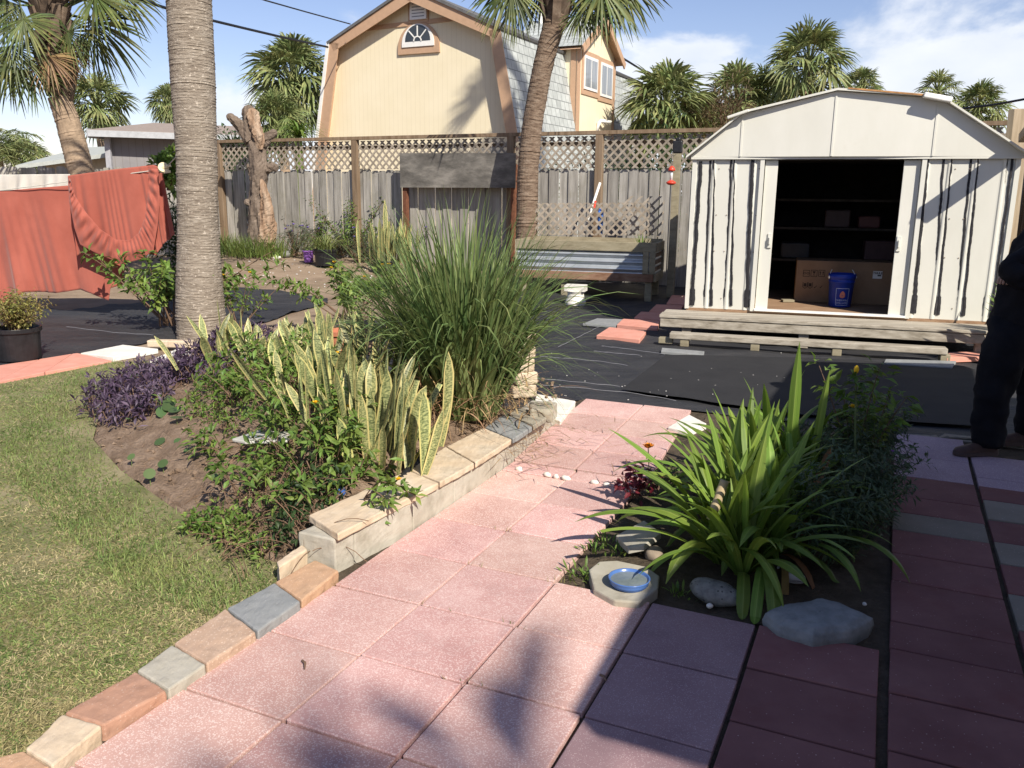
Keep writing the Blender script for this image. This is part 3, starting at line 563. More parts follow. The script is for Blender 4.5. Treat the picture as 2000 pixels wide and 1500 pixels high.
# door frame and doors
zo = S(1630, 303)[1]
for x, nm in ((xa, 'l'), (xb, 'r')):
    mb = MB(); sbox(mb, x - .022, x + .022, -.035, .03, SZ - .005, zo); mb.build('door_jamb', CREAMP, shed)
dl0, dl1 = xa + .03, S(1510, 450)[0]; dr0, dr1 = S(1752, 450)[0], xb - .045
for x0, x1, hx_ in ((dl0, dl1, dl1 - .03), (dr0, dr1 + .02, dr0 + .03)):
    mb = MB(); sbox(mb, x0, x1, .012, .03, SZ + .01, zo - .05); d = mb.build('door', CREAMP, shed, bevel=.004)
    mb = MB(); sbox(mb, hx_ - .022, hx_ + .022, -.004, .010, SZ + .70, SZ + .86); sbox(mb, hx_ - .008, hx_ + .008, -.03, -.006, SZ + .74, SZ + .82); mb.build('handle', CREAMP, d, bevel=.004)
mb = MB(); sbox(mb, xa + .022, xb - .022, -.012, .05, zo - .05, zo + .03); mb.build('door_track', plain('dark_track', (.05, .05, .05), .6), shed)
mb = MB(); sbox(mb, xa + .022, xb - .022, -.05, .03, SZ, SZ + .022); mb.build('threshold', WHITEP, shed, bevel=.003)
# gambrel roof and gable panels
gp = [S(1338, 313, -.03), S(1452, 222, -.03), S(1635, 178, -.03), S(1834, 191, -.03), S(1966, 291, -.03)]
gb = [S(1338, 315, -.03)[1], S(1456, 309, -.03)[1], S(1634, 303, -.03)[1], S(1834, 295, -.03)[1], S(1966, 291, -.03)[1]]
zg = float(np.mean(gb)); z5 = [(gp[0][1] + gp[4][1]) / 2, (gp[1][1] + gp[3][1]) / 2, gp[2][1]]; zs = [z5[0], gp[1][1], z5[2], gp[3][1], z5[0]]
zs[0] = zs[4] = zg + .01
xsG = [-.03, gp[1][0], gp[2][0], gp[3][0], SW + .03]; out_ = [-.035, -.05, -.08, -.05, -.035]
for i in range(4):
    mb = MB(); a, b = i, i + 1
    q = [T(xsG[a], out_[a], zg - .015), T(xsG[b], out_[b], zg - .015), T(xsG[b], out_[b], zs[b] - .006), T(xsG[a], out_[a], zs[a] - .006)]
    if i == 0: q = [q[0], q[1], q[2], q[0] + np.array([0, 0, .02])]
    mb.prism(q[::-1], sy_ * .015); mb.build('gable_panel', CREAMP, shed)
for i in (1, 2, 3):
    mb = MB(); sbox(mb, xsG[i] - .012, xsG[i] + .006, out_[i] - .008, out_[i] - .001, zg - .012, zs[i] - .03); mb.build('seam_strip', CREAMP, shed)
    for k in range(5):
        pass
mb = MB(); sbox(mb, -.03, SW + .03, -.045, -.018, zg - .04, zg - .016); mb.build('gable_flashing', CREAMP, shed)
rf = MB()
for i in range(4):
    a, b = i, i + 1; ex = (-.05 if a == 0 else 0), (.05 if b == 4 else 0); dz = (-.04 if a == 0 else 0), (-.04 if b == 4 else 0)
    q = [T(xsG[a] + ex[0], -.13, zs[a] + dz[0]), T(xsG[b] + ex[1], -.13, zs[b] + dz[1]), T(xsG[b] + ex[1], SD + .08, zs[b] + dz[1]), T(xsG[a] + ex[0], SD + .08, zs[a] + dz[0])]
    rf.hexa([p - np.array([0, 0, .0]) for p in q] + [p + np.array([0, 0, .022]) for p in q])
rfo = rf.build('roof', CREAMP, shed)
mb = MB(); a = T(xsG[2] + .1, -.132, zs[2] + .016); b = T(xsG[3] - .15, -.132, zs[3] + .02); mb.bar(a, b, .008, .016, m=0); mb.build('rusty_edge', RUST, rfo)
mb = MB(); a = T(xsG[3] - .16, -.14, zs[3] + .02); b = T(xsG[3] + .10, -.14, zs[3] - .035); mb.bar(a, b, .10, .05); mb.build('ridge_cap', WHITEP, rfo, bevel=.008)
mb = MB(); a = T(xsG[1] - .16, -.14, zs[1] - .05); b = T(xsG[1] + .06, -.14, zs[1] + .022); mb.bar(a, b, .06, .03); mb.build('ridge_cap', CREAMP, rfo, bevel=.008)
mb = MB(); mb.prism([T(xsG[k], SD, zs[k] - .01) for k in range(5)], sy_ * .01); mb.build('rear_gable', CREAMP, shed)
# wooden deck in front
def loc(p): q = np.array(p) - T(0, 0, 0); return q @ sx_, q @ sy_
dk0 = loc(G(1288, 614, .27)); dk1 = loc(G(1930, 646, .27)); dyf = (dk0[1] + dk1[1]) / 2
deck = thing('shed_deck', T(SW / 2, dyf, 0), 'weathered grey timber deck across the front of the shed', 'deck')
mb = MB(); ed = np.linspace(dyf - .03, -.03, 3); x0d, x1d = dk0[0], dk1[0] + .5
for i in range(2): sbox(mb, x0d + .01 * i, x1d, ed[i] + .004, ed[i + 1] - .004 + (.02 if i else 0), .235, .272 - .003 * i)
mb.build('deck_boards', GREYW, deck, bevel=.008)
mb = MB(); sbox(mb, x0d + .01, x1d, dyf - .015, dyf + .02, .135, .229); mb.build('fascia_board', GREYW, deck, bevel=.006)
for px in (1335, 1568, 1882):
    x = loc(G(px, 660, .06))[0]; mb = MB(); sbox(mb, x - .05, x + .05, dyf + .022, dyf + .11, -.02, .23); mb.build('support_post', GREYW, deck, bevel=.005)
st0 = loc(G(1303, 656, .13)); st1 = loc(G(1845, 675, .13)); syf = (st0[1] + st1[1]) / 2
step = thing('timber_step', T((st0[0] + st1[0]) / 2, syf, 0), 'long low timber step resting on blocks before the shed deck', 'step')
mb = MB(); sbox(mb, st0[0], st1[0], syf, syf + .15, .068, .13); mb.build('tread', GREYW, step, bevel=.008)
for px in (1322, 1472, 1636, 1838):
    x = loc(G(px, 690, .04))[0]; mb = MB(); sbox(mb, x - .045, x + .045, syf + .012, syf + .13, -.01, .067); mb.build('block', GREENW, step, bevel=.006)
mb = MB(); sbox(mb, st0[0] - .12, st0[0] + .03, syf + .05, syf + .15, .005, .066); mb.build('offcut', GREENW, step, bevel=.006)
# things inside the shed
CARD = mat('cardboard', [(.23, .145, .085), (.29, .185, .11), (.33, .215, .13)], scale=3, rough=.85, bump=.1, bscale=4, bdist=.01)
INK = plain('box_ink', (.05, .035, .025), .8)
def text_poly(s, size, bold=0):
    cu = bpy.data.curves.new('txt', 'FONT'); cu.body = s; cu.size = size; cu.align_x = 'CENTER'; cu.resolution_u = 3; cu.offset = bold
    ob = bpy.data.objects.new('txt', cu); sc.collection.objects.link(ob); bpy.context.view_layer.update()
    me = ob.evaluated_get(bpy.context.evaluated_depsgraph_get()).to_mesh(); v = np.array([q.co[:] for q in me.vertices]); f = [list(q.vertices) for q in me.polygons]
    ob.to_mesh_clear(); bpy.data.objects.remove(ob); bpy.data.curves.remove(cu); return v, f
by = loc(G(1551, 589, SZ))[1]; bx0, bz0 = S(1550, 594, by); bx1, bz1 = S(1745, 510, by); bz1 = S(1560, 508, by)[1]
box = thing('cardboard_box', T((bx0 + bx1) / 2, by + .25, SZ), 'long brown cardboard carton with handling symbols and a white sticker inside the shed', 'box')
mb = MB(); sbox(mb, bx0, bx1, by, by + .5, SZ + .002, bz1); mb.build('carton', CARD, box, bevel=.006)
mb = MB()
def flat(mb, pts, y, m=0): p = [T(a, y, b) for a, b in pts]; mb.add(p, [list(range(len(p)))], m)
def frame(mb, x0, z0, x1, z1, y, w_=.006):
    for q in (((x0, z0), (x1, z0), (x1, z0 + w_), (x0, z0 + w_)), ((x0, z1 - w_), (x1, z1 - w_), (x1, z1), (x0, z1)), ((x0, z0 + w_), (x0 + w_, z0 + w_), (x0 + w_, z1 - w_), (x0, z1 - w_)), ((x1 - w_, z0 + w_), (x1, z0 + w_), (x1, z1 - w_), (x1 - w_, z1 - w_))): flat(mb, q, y)
yk = by - .003; s1 = lambda px, py: S(px, py, yk)
for k, px in enumerate((1568, 1583, 1598)):
    if k: mb.build('printed_symbol', INK, box); mb = MB()
    x0, z0 = s1(px, 540); x1, z1 = s1(px + 14, 527.5); frame(mb, x0, z0, x1, z1, yk); cx_, cz_ = (x0 + x1) / 2, (z0 + z1) / 2
    if k == 0:
        for dx in (-.018, .018):
            a = np.linspace(0, 6.28, 14); [flat(mb, [(cx_ + dx + .016 * math.cos(a[i]), cz_ + .013 * math.sin(a[i])), (cx_ + dx + .016 * math.cos(a[i + 1]), cz_ + .013 * math.sin(a[i + 1])), (cx_ + dx + .010 * math.cos(a[i + 1]), cz_ + .008 * math.sin(a[i + 1])), (cx_ + dx + .010 * math.cos(a[i]), cz_ + .008 * math.sin(a[i]))], yk) for i in range(13)]
    elif k == 1: flat(mb, [(cx_ - .02, cz_ + .024), (cx_ - .003, cz_ - .004), (cx_ - .003, cz_ - .018), (cx_ - .013, cz_ - .024), (cx_ + .013, cz_ - .024), (cx_ + .003, cz_ - .018), (cx_ + .003, cz_ - .004), (cx_ + .02, cz_ + .024)], yk)
    else:
        for dx in (-.016, .016): flat(mb, [(cx_ + dx - .004, cz_ - .02), (cx_ + dx + .004, cz_ - .02), (cx_ + dx + .004, cz_ + .008), (cx_ + dx + .011, cz_ + .008), (cx_ + dx, cz_ + .025), (cx_ + dx - .011, cz_ + .008), (cx_ + dx - .004, cz_ + .008)], yk)
mb.build('printed_symbol', INK, box)
for px in (1568, 1578):
    mb = MB()
    x0, z1 = s1(px, 551); x1, z0 = s1(px + 8.5, 564); flat(mb, [(x0, z1), (x0, z0 + .02), ((x0 + x1) / 2, z0), (x1, z0 + .02), (x1, z1), (x1 - .007, z1), (x1 - .007, z0 + .022), ((x0 + x1) / 2, z0 + .009), (x0 + .007, z0 + .022), (x0 + .007, z1)], yk)
    flat(mb, [(x0 + .014, z1 - .012), (x0 + .012, z0 + .028), (x1 - .012, z0 + .028), (x1 - .014, z1 - .012)], yk); mb.build('printed_symbol', INK, box)
for px in (1592, 1603):
    mb = MB(); x0, z0 = s1(px, 563); flat(mb, [(x0 - .015, z0 + .012), (x0 - .006, z0), (x0 + .018, z0 + .03), (x0 + .012, z0 + .033), (x0 - .005, z0 + .012), (x0 - .011, z0 + .017)], yk); mb.build('printed_symbol', INK, box)
x0, z0 = s1(1704, 544); x1, z1 = s1(1724, 530); mb = MB(); flat(mb, [(x0, z0), (x1, z0), (x1, z1), (x0, z1)], yk); stk = mb.build('sticker', WHITEP, box)
tv, tf = text_poly('THULE', (z1 - z0) * .42, .0012); mb = MB(); mb.add([T((x0 + x1) / 2 + a * .92, yk - .002, z1 - (z1 - z0) * .40 + b) for a, b, _ in tv], [f[::1] for f in tf]); flat(mb, [((x0 + x1) / 2, z0 + .03), (x1 - .012, z0 + .03), (x1 - .012, z0 + .045), ((x0 + x1) / 2, z0 + .045)], yk - .002); mb.build('lettering', INK, stk)
BLUE = plain('blue_bucket_plastic', (.012, .04, .33), .4, .4, var=.12)
bc = G(1640, 600, SZ); bl = loc(bc); br = .115; bh = .36
bc = T(bl[0], bl[1] + .06, SZ)
bk = thing('bucket', bc, 'blue plastic paint bucket standing before the cardboard box in the shed', 'bucket')
mb = MB(); rb = .118; mb.lathe(bc, [(.001, .004), (rb, .004), (rb + .004, .01), (rb + .022, .29), (rb + .028, .292), (rb + .028, .305), (rb + .024, .307), (rb + .024, .33), (rb + .034, .332), (rb + .036, .385), (rb + .028, .388), (rb + .02, .34), (rb - .002, .02), (.001, .02)], 40); mb.build('pail', BLUE, bk, smooth=True)
mb = MB(); va = -math.pi / 2 - R(10)
def onb(a, z, extra=.0015): r_ = rb + .004 + .018 * (z - .01) / .28 + extra; th = va + a / (rb + .012); return bc + np.array([r_ * math.cos(th), r_ * math.sin(th), z])
def bline(mb, pts, w_):
    for (a0, z0), (a1, z1) in zip(pts[:-1], pts[1:]):
        n = max(1, int(abs(a1 - a0) / .01)); L = math.hypot(a1 - a0, z1 - z0); ox, oz = -(z1 - z0) / L * w_ / 2, (a1 - a0) / L * w_ / 2
        for i in range(n):
            t0, t1 = i / n, (i + 1) / n; f = lambda t, s: onb(a0 + (a1 - a0) * t + s * ox, z0 + (z1 - z0) * t + s * oz); mb.add([f(t0, -1), f(t1, -1), f(t1, 1), f(t0, 1)], [[0, 1, 2, 3]])
bline(mb, [(-.075, .03), (.065, .03), (.065, .225), (-.075, .225), (-.075, .03)], .004)
for s, z in (('SHERWIN', .078), ('WILLIAMS', .046)):
    tv, tf = text_poly(s, .030); mb.add([onb(a * .95 - .005, z + b, .0022) for a, b, _ in tv], tf)
mb.build('lettering', plain('pale_blue_ink', (.5, .58, .8), .6), bk)
mb = MB(); a = np.linspace(0, 6.28, 22); c0 = (-.005, .14)
mb.add([onb(c0[0] + .030 * math.cos(t), c0[1] + .026 * math.sin(t), .0022) for t in a[:-1]], [list(range(21))]); mb.add([onb(c0[0] + q, c0[1] + z, .0026) for q, z in ((-.030, .0), (-.024, .03), (-.012, .048), (.0, .055), (.014, .046), (.026, .028), (.030, 0), (.02, .012), (.008, .004), (-.006, .013), (-.018, .002))], [list(range(11))])
mb.build('emblem', plain('orange_ink', (.55, .20, .15), .6), bk)
for s in (-1, 1):
    mb = MB(); p = bc + np.array([s * (rb + .035), -.01, .345]); mb.tube([p, p + np.array([s * .012, 0, 0])], [.018, .014], 10); mb.tube([p + np.array([0, 0, .01]), p + np.array([-s * .02, .02, .06]), p + np.array([-s * .035, .03, .085])], .004, 5); mb.build('bail_ear', WHITEP, bk)
mb = MB(); p = G(1538, 590, SZ); q = loc(p); mb.box(T(q[0], max(.05, q[1]), SZ + .018), (.14, .10, .03), SANG + .3); tag(mb.build('wood_scrap', GREENW, loc=T(q[0], .1, SZ), bevel=.004), 'pale scrap of wood on the shed floor by the left door', 'wood scrap')
SHELFD = plain('dim_shelf', (.045, .04, .035), .8, var=.4)  # shelves and tubs are dark filler added to keep the interior black
sh = thing('filler_shelf', T(SW / 2, 1.9, SZ), 'dark shelves added to fill the black interior of the shed', 'shelf')
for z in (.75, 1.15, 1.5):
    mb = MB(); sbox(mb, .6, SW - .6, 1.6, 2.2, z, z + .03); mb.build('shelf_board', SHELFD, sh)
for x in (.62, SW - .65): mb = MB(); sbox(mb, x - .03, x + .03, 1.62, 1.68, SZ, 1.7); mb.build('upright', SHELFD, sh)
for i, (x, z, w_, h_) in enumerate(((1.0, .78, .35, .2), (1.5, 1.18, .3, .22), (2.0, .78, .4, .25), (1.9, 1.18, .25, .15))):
    mb = MB(); sbox(mb, x, x + w_, 1.65, 1.95, z + .002, z + h_); tag(mb.build('filler_tub', plain('dim_tub', (.05 + .02 * i, .05, .05), .6), loc=T(x, 1.65, z), bevel=.02), ('lower left dark tub added on the shed shelf', 'upper left dark tub added on the shed shelf', 'largest dark tub added on the lower shed shelf', 'small dark tub added on the upper shed shelf')[i], 'tub', 'dark tubs added to fill the shed interior')

# ------------------------------------------------------------------ loose slabs
for px, m, lb in (([(1165, 653), (1249, 661), (1263, 645), (1190, 637)], CORAL, 'coral pink slab, nearest of the stepping slabs left of the deck'),
                  ([(1205, 632), (1285, 640), (1288, 625), (1217, 621)], CORAL, 'sunlit coral slab, second from the front beside the deck'),
                  ([(1238, 619), (1291, 623), (1294, 609), (1252, 607)], CORAL, 'middle coral slab in the shed shadow beside the deck corner'),
                  ([(1268, 606), (1328, 610), (1334, 595), (1282, 593)], CORAL, 'second rearmost coral slab in the shadow along the shed'),
                  ([(1302, 591), (1337, 593), (1340, 576), (1312, 575)], CORAL, 'rearmost coral slab in the shadow along the shed'),
                  ([(1138, 630), (1203, 635), (1218, 622), (1166, 620)], SLATE, 'thin blue grey slab left of the coral stepping slabs'),
                  ([(1850, 697), (1930, 694), (1935, 684), (1850, 686)], CORAL, 'coral slab beyond the right end of the timber step'),
                  ([(1291, 684), (1374, 691), (1376, 684), (1293, 677)], SLATE, 'thin grey slab under the left end of the timber step'),
                  ([(1726, 707), (1860, 715), (1868, 703), (1730, 699)], SLATE, 'thin grey slab under the right end of the timber step')):
    th = .05 if m is CORAL else .03
    k = MB(); p = [np.array(G(x, y, th)) for x, y in px]; o = np.array([(q[0], q[1], -.01) for q in p])
    k.prism(o[::-1], (0, 0, th)); tag(k.build('stepping_slab', m, loc=(*o.mean(0)[:2], 0), bevel=.005), lb, 'paving slab', 'loose stepping slabs around the shed')

# ------------------------------------------------------------------ fences
F0 = np.array([-6.3, 18.5]); fd = nrm([.898, -.439]); fn = np.array([fd[1], -fd[0]])          # fn points to the yard
fn = fn if fn[1] < 0 else -fn
def FS(px):                                          # distance along the back fence for a picture column
    k = (px - 1000) / FOC / (cp * 1.0); d = ray(px, 400); k = d[0] / d[1]; return (k * F0[1] - F0[0]) / (fd[0] - k * fd[1])
def FP(s, off=0, z=0): q = F0 + fd * s + fn * off; return np.array([q[0], q[1], z])
FANG = math.atan2(fd[1], fd[0])
def pickets(mb, A, B, ztop, step=.148, seed=0, wd=.175):
    g = np.random.default_rng(seed); A, B = np.array(A), np.array(B); L = np.linalg.norm(B - A); d = (B - A) / L; nn_ = np.array([d[1], -d[0]]); nn_ = nn_ if nn_[1] < 0 else -nn_
    s = 0; kk = 0
    while s < L:
        w_ = wd + g.normal() * .006; c = A + d * (s + w_ / 2) + nn_ * (.011 * (1 if (kk := kk + 1) % 2 else -1) + g.normal() * .002); zt_ = ztop + g.normal() * .014; z0 = float(gtop(c[0], c[1])) - .05; tl = g.normal() * .006; th = .018
        h = w_ / 2; e = .03
        out = [(-h, z0), (h, z0), (h + tl, zt_ - e), (h - e + tl, zt_), (-h + e + tl, zt_), (-h + tl, zt_ - e)]
        tw = g.normal() * .012
        P = [np.array([*(c + d * x + nn_ * (x * tw)), z]) for x, z in out]; mb.prism(P[::-1], np.array([*(-nn_ * th), 0])); s += w_ + (abs(g.normal()) * .005 + .002)
def lattice(mb, O, ex, n_, W, H, sp=.118, sw=.036, th=.008, only=None, z0=0, skew=(0, 0)):   # diagonal slats clipped to a W x H panel
    O = np.array(O, float); ex = np.array(ex, float); n_ = np.array(n_, float)
    for dr in (1, -1):
        if only and dr != only: continue
        k = -H if dr == 1 else 0
        while k < (W if dr == 1 else W + H):
            pts = []
            for c_ in (k - sw * .7, k + sw * .7):
                # line x = c + dr*z
                z_a, z_b = 0, H; xa_, xb_ = c_, c_ + dr * H
                if dr == 1:
                    if xa_ < 0: z_a = -c_; xa_ = 0
                    if xb_ > W: z_b = W - c_; xb_ = W
                else:
                    if xa_ > W: z_a = c_ - W; xa_ = W
                    if xb_ < 0: z_b = c_; xb_ = 0
                pts.append(((xa_, z_a), (xb_, z_b)))
            (a0, b0), (a1, b1) = pts
            if b0[1] - a0[1] > .01 and b1[1] - a1[1] > .01:
                off = n_ * (th * (.55 if dr == 1 else -.55)); q = [O + ex * x + np.array([0, 0, z + skew[0] * x]) + off for x, z in (a0, a1, b1, b0)]; mb.prism(q, n_ * th * (1 if dr == 1 else 1))
            k += sp
fence = thing('back_fence', FP(6, 0, .2), 'grey picket fence topped with brown diagonal lattice behind the yard', 'fence')
mb = MB(); pickets(mb, FP(-.2, .0)[:2], FP(15.5, .0)[:2], 1.98, seed=3); mb.build('pickets', PICK, fence)
n3 = np.array([*fn, 0]); e3 = np.array([*fd, 0])
posts = [FS(438), FS(700), FS(1000), FS(1170), FS(1395), FS(1395) + 2.2, FS(1395) + 4.4]
for i, s in enumerate(posts):
    mb = MB(); p = FP(s, .05); mb.box((p[0], p[1], 1.35), (.13, .10, 2.5), FANG); mb.build('post', BROWNW, fence, bevel=.006)
for i in range(len(posts) - 1):
    s0, s1 = posts[i] + .065, posts[i + 1] - .065
    mb = MB(); lattice(mb, FP(s0, .03, 1.99), e3, n3, s1 - s0, .53, sp=.15); mb.build('lattice_panel', LATT, fence)
    mb = MB(); mb.bar(FP(posts[i], .05, 2.57), FP(posts[i + 1], .05, 2.57), .11, .06); mb.build('top_rail', BROWNW, fence)
    mb = MB(); mb.bar(FP(s0, -.035, 2.40), FP(s1, -.035, 2.40), .04, .07); mb.build('back_rail', BROWNW, fence)
lf = thing('side_picket_fence', (-10, 16.4, .2), 'low weathered picket fence beyond the hanging laundry', 'fence')
mb = MB(); pickets(mb, (-15, 16.4), (-7.4, 16.4), 1.96, seed=8); pickets(mb, (-7.4, 16.4), (-6.35, 18.4), 1.96, seed=9); mb.build('pickets', PICK, lf)
mb = MB(); mb.bar((-15, 16.46, 1.5), (-7.4, 16.46, 1.5), .05, .09); mb.bar((-15, 16.46, .7), (-7.4, 16.46, .7), .05, .09); mb.build('rail', BROWNW, lf)
# right hand post, boards and brace beside the shed
gpst = thing('gate_post', D(1983, 400, 9.9), 'tall tan timber post with knots standing beside the shed corner', 'post')
p0 = D(1972, 470, 9.9); p1 = D(1990, 213, 9.9); mb = MB(); mb.bar((p0[0] - .02, 9.9, -.02), (p1[0] + .01, 9.9, p1[2]), .19, .12, upv=(0, 1, 0)); mb.build('timber', POSTW, gpst, bevel=.008)
wx, wz = S(1950, 318); vx, vz = S(1798, 425); a = T(wx, 0, wz) + SUN * .35; b = T(vx, 0, vz) + SUN * 1.55; mb = MB(); mb.bar(a, b, .17, .09); mb.build('shadow_beam', POSTW, gpst, bevel=.006)  # beam added and aimed so its shadow slants across the shed front
sfn = thing('side_fence', (7, 11, 0), 'brown board fence running back from the tall post beside the shed', 'fence')
mb = MB(); pickets(mb, (6.15, 9.95), (7.15, 12.1), 2.25, seed=12); mb.build('boards', BROWNW, sfn)
mb = MB(); mb.bar((6.05, 9.85, 2.1), (7.05, 12.0, 2.1), .05, .12); mb.build('rail', POSTW, sfn)
# dark board on two posts
bA = D(781, 330, 16.15); bB = D(1006, 330, 15.1); bd = thing('signless_board', (bA + bB) / 2, 'dark weathered plywood board mounted on two rusty brown posts before the fence', 'board')
bd.name = 'weathered_board'
zA0, zA1 = D(781, 366, 16.15)[2], D(781, 299, 16.15)[2]; zB0, zB1 = D(1006, 367, 15.1)[2], D(1006, 299, 15.1)[2]
mb = MB(); dn = nrm(np.array([-(bB - bA)[1], (bB - bA)[0], 0])); mb.prism([(bA[0], bA[1], zA0), (bB[0], bB[1], zB0), (bB[0], bB[1], zB1), (bA[0], bA[1], zA1)], dn * .03); mb.build('panel', BOARD, bd)
for q, z in ((bA, zA0), (bB, zB0)):
    d_ = nrm((bB - bA) * (1 if q is bA else -1)) * .06; p = q + d_ + dn * .09; mb = MB(); mb.box((p[0], p[1], (z + .3) / 2 + .1), (.09, .09, z + .3), FANG); mb.build('post', RUSTP, bd, bevel=.005)

# ------------------------------------------------------------------ raised planter
pd = nrm(np.array([.95, -.30, 0])); pn = np.array([pd[1], -pd[0], 0]); pn = pn if pn[1] < 0 else -pn
PC = G(1268, 586, 0); PC = np.array([PC[0], PC[1], 0])
def PL(x, y, z): return PC + pd * x - pn * y + np.array([0, 0, z])     # x to the right from the near corner, y to the back
def prect(mb, x0, x1, y0, y1, z0, z1, m=0): mb.hexa([PL(x0, y0, z0), PL(x1, y0, z0), PL(x1, y1, z0), PL(x0, y1, z0), PL(x0, y0, z1), PL(x1, y0, z1), PL(x1, y1, z1), PL(x0, y1, z1)], m)
pl = thing('raised_planter', PL(-1.2, .4, 0), 'raised timber planter box clad in corrugated metal beside the shed', 'planter')
METAL = mat('galvanised_sheet', [(.40, .43, .45), (.50, .53, .55)], scale=5, rough=.42, spec=.5, metal=.55)
zb0, zb1 = .27, .86; PLn = 2.12; PDp = .85
mb = MB(); prect(mb, -PLn, .07, -.03, .02, zb1 - .14, zb1); mb.build('top_rail', GREENW, pl, bevel=.006)
mb = MB(); prect(mb, -PLn, .04, -.03, .02, zb0, zb0 + .12); mb.build('bottom_rail', wood('red_brown_rail', (.19, .10, .06), (.27, .16, .105), (.34, .22, .15), (.1, 1, 1)), pl, bevel=.006)
mb = MB(); prect(mb, -.02, .07, -.045, -.031, zb0 + .121, zb1 - .141); prect(mb, -.12, -.03, -.045, -.031, zb0 + .121, zb1 - .141); mb.build('corner_post', GREENW, pl, bevel=.004)
mb = MB(); prect(mb, .04, .08, .02, PDp, zb1 - .14, zb1 - .005); prect(mb, .04, .08, .02, PDp, zb0, zb0 + .12); prect(mb, .035, .085, PDp - .1, PDp, zb0 + .12, zb1 - .14); mb.build('end_rail', GREENW, pl, bevel=.005)
z = np.linspace(zb0 + .10, zb1 - .12, 60); yo = .02 * np.sin((z - zb0) * 2 * np.pi / .105)
mb = MB(); mb.grid(np.array([[PL(x, .005 + o, k) for k, o in zip(z, yo)] for x in (-PLn, -PLn / 2, .03)]));  mb.grid(np.array([[PL(.045 + o * .6, y, k) for k, o in zip(z, yo)] for y in (.02, PDp / 2, PDp - .02)])); mb.build('corrugated_sheet', METAL, pl, smooth=True)
mb = MB(); prect(mb, -PLn, .05, PDp - .03, PDp, zb0, zb1 + .02); prect(mb, -PLn, .05, .03, PDp - .03, zb0 + .02, zb0 + .05); prect(mb, -PLn - .02, -PLn, -.03, PDp, zb0, zb1); mb.build('back_board', GREENW, pl)
mb = MB(); prect(mb, -PLn, .05, .03, PDp - .035, zb0 + .05, zb1 - .06); mb.build('planting_soil', SOIL, pl)
for x, y in ((-.03, .02), (-.03, PDp - .1), (-1.35, .05), (-PLn + .1, .02), (-PLn + .1, PDp - .1)):
    mb = MB(); prect(mb, x - .05, x + .05, y, y + .1, -.03, zb0 - .002); mb.build('leg', GREENW, pl, bevel=.005)
mb = MB(); lattice(mb, PL(-PLn + .05, PDp + .02, zb1 + .03), pd, pn, PLn - .15, .52, sp=.14, sw=.034, skew=(.018, 0)); lt = mb.build('lattice_trellis', LATT, pl)
mb = MB(); lattice(mb, PL(-.62, PDp + .045, zb1 + .06), pd, pn, .66, .62, sp=.15, sw=.034, only=1); mb.build('loose_slats', LATT, lt)
ur = G(1124, 592, 0); mb = MB(); mb.lathe((ur[0], ur[1], -.02), [(.001, 0), (.15, 0), (.155, .03), (.13, .10), (.118, .16), (.14, .20), (.001, .2)], 28); mb.box((ur[0], ur[1], .225), (.30, .2, .09), SANG)
tag(mb.build('pedestal', WHITE_STONE, loc=(ur[0], ur[1], 0)), 'white round pedestal under the front of the raised planter', 'pedestal')
# wooden post with cap, feeder
cpx = D(1318, 400, 13.2); cpp = thing('capped_post', (cpx[0], 13.2, .1), 'grey timber post with a black cap behind the planter end', 'post')
ztp = D(1318, 299, 13.2)[2]; mb = MB(); mb.box((cpx[0], 13.2, ztp / 2), (.11, .11, ztp), SANG); mb.build('timber', GREENW, cpp, bevel=.005)
mb = MB(); mb.box((cpx[0], 13.2, ztp + .09), (.14, .14, .18), SANG); mb.box((cpx[0], 13.2, ztp + .20), (.07, .07, .05), SANG); mb.build('cap', BLKP, cpp, bevel=.015)
REDP = plain('red_feeder_plastic', (.62, .06, .03), .4, .4)
f0 = D(1312, 330, 12.9); fdr = thing('hummingbird_feeder', f0, 'small red hummingbird feeder hanging in front of the capped post', 'bird feeder')
mb = MB(); mb.lathe((f0[0], f0[1], f0[2] - .03), [(.001, .0), (.05, 0), (.055, .02), (.04, .05), (.015, .075), (.001, .075)], 20); mb.build('top', REDP, fdr, smooth=True)
z = D(1312, 355, 12.9)[2]; mb = MB(); mb.lathe((f0[0], f0[1], z - .03), [(.001, -.02), (.045, -.015), (.075, .01), (.07, .025), (.03, .05), (.001, .055)], 20); mb.build('base', REDP, fdr, smooth=True)
mb = MB(); mb.tube([(f0[0], f0[1], z), (f0[0], f0[1], f0[2])], .022, 10); mb.build('bottle', plain('clear_tube', (.7, .7, .68), .1, .6), fdr, smooth=True)
mb = MB(); mb.tube([(f0[0], f0[1], f0[2] + .04), (f0[0] - .01, f0[1] + .02, f0[2] + .28), (cpx[0], 13.1, ztp + .03)], .004, 5); mb.build('hanger', BLKP, fdr)
# poles leaning on the fence
a = D(1152, 418, 14.25); b = D(1172, 357, 14.4); lp = thing('leaning_pole', a, 'white pole leaning on the fence behind the planter lattice', 'pole')
a2 = a + (a - b) * .6; mb = MB(); mb.tube([a2, b], .022, 8); mb.build('shaft', WHITEP, lp, smooth=True)
mb = MB(); mb.tube([D(1163, 393, 14.1), D(1160, 407, 14.05)], .02, 8); mb.build('orange_grip', REDP, lp)
bq = D(1173, 415, 14.0); mb = MB(); mb.lathe((bq[0], bq[1], bq[2] - .35), [(.001, 0), (.045, 0), (.05, .3), (.05, .36), (.03, .41), (.001, .42)], 14); tag(mb.build('blue_bottle', plain('blue_plastic', (.08, .2, .6), .3, .5), loc=bq, smooth=True), 'blue container glimpsed through the planter lattice', 'container')

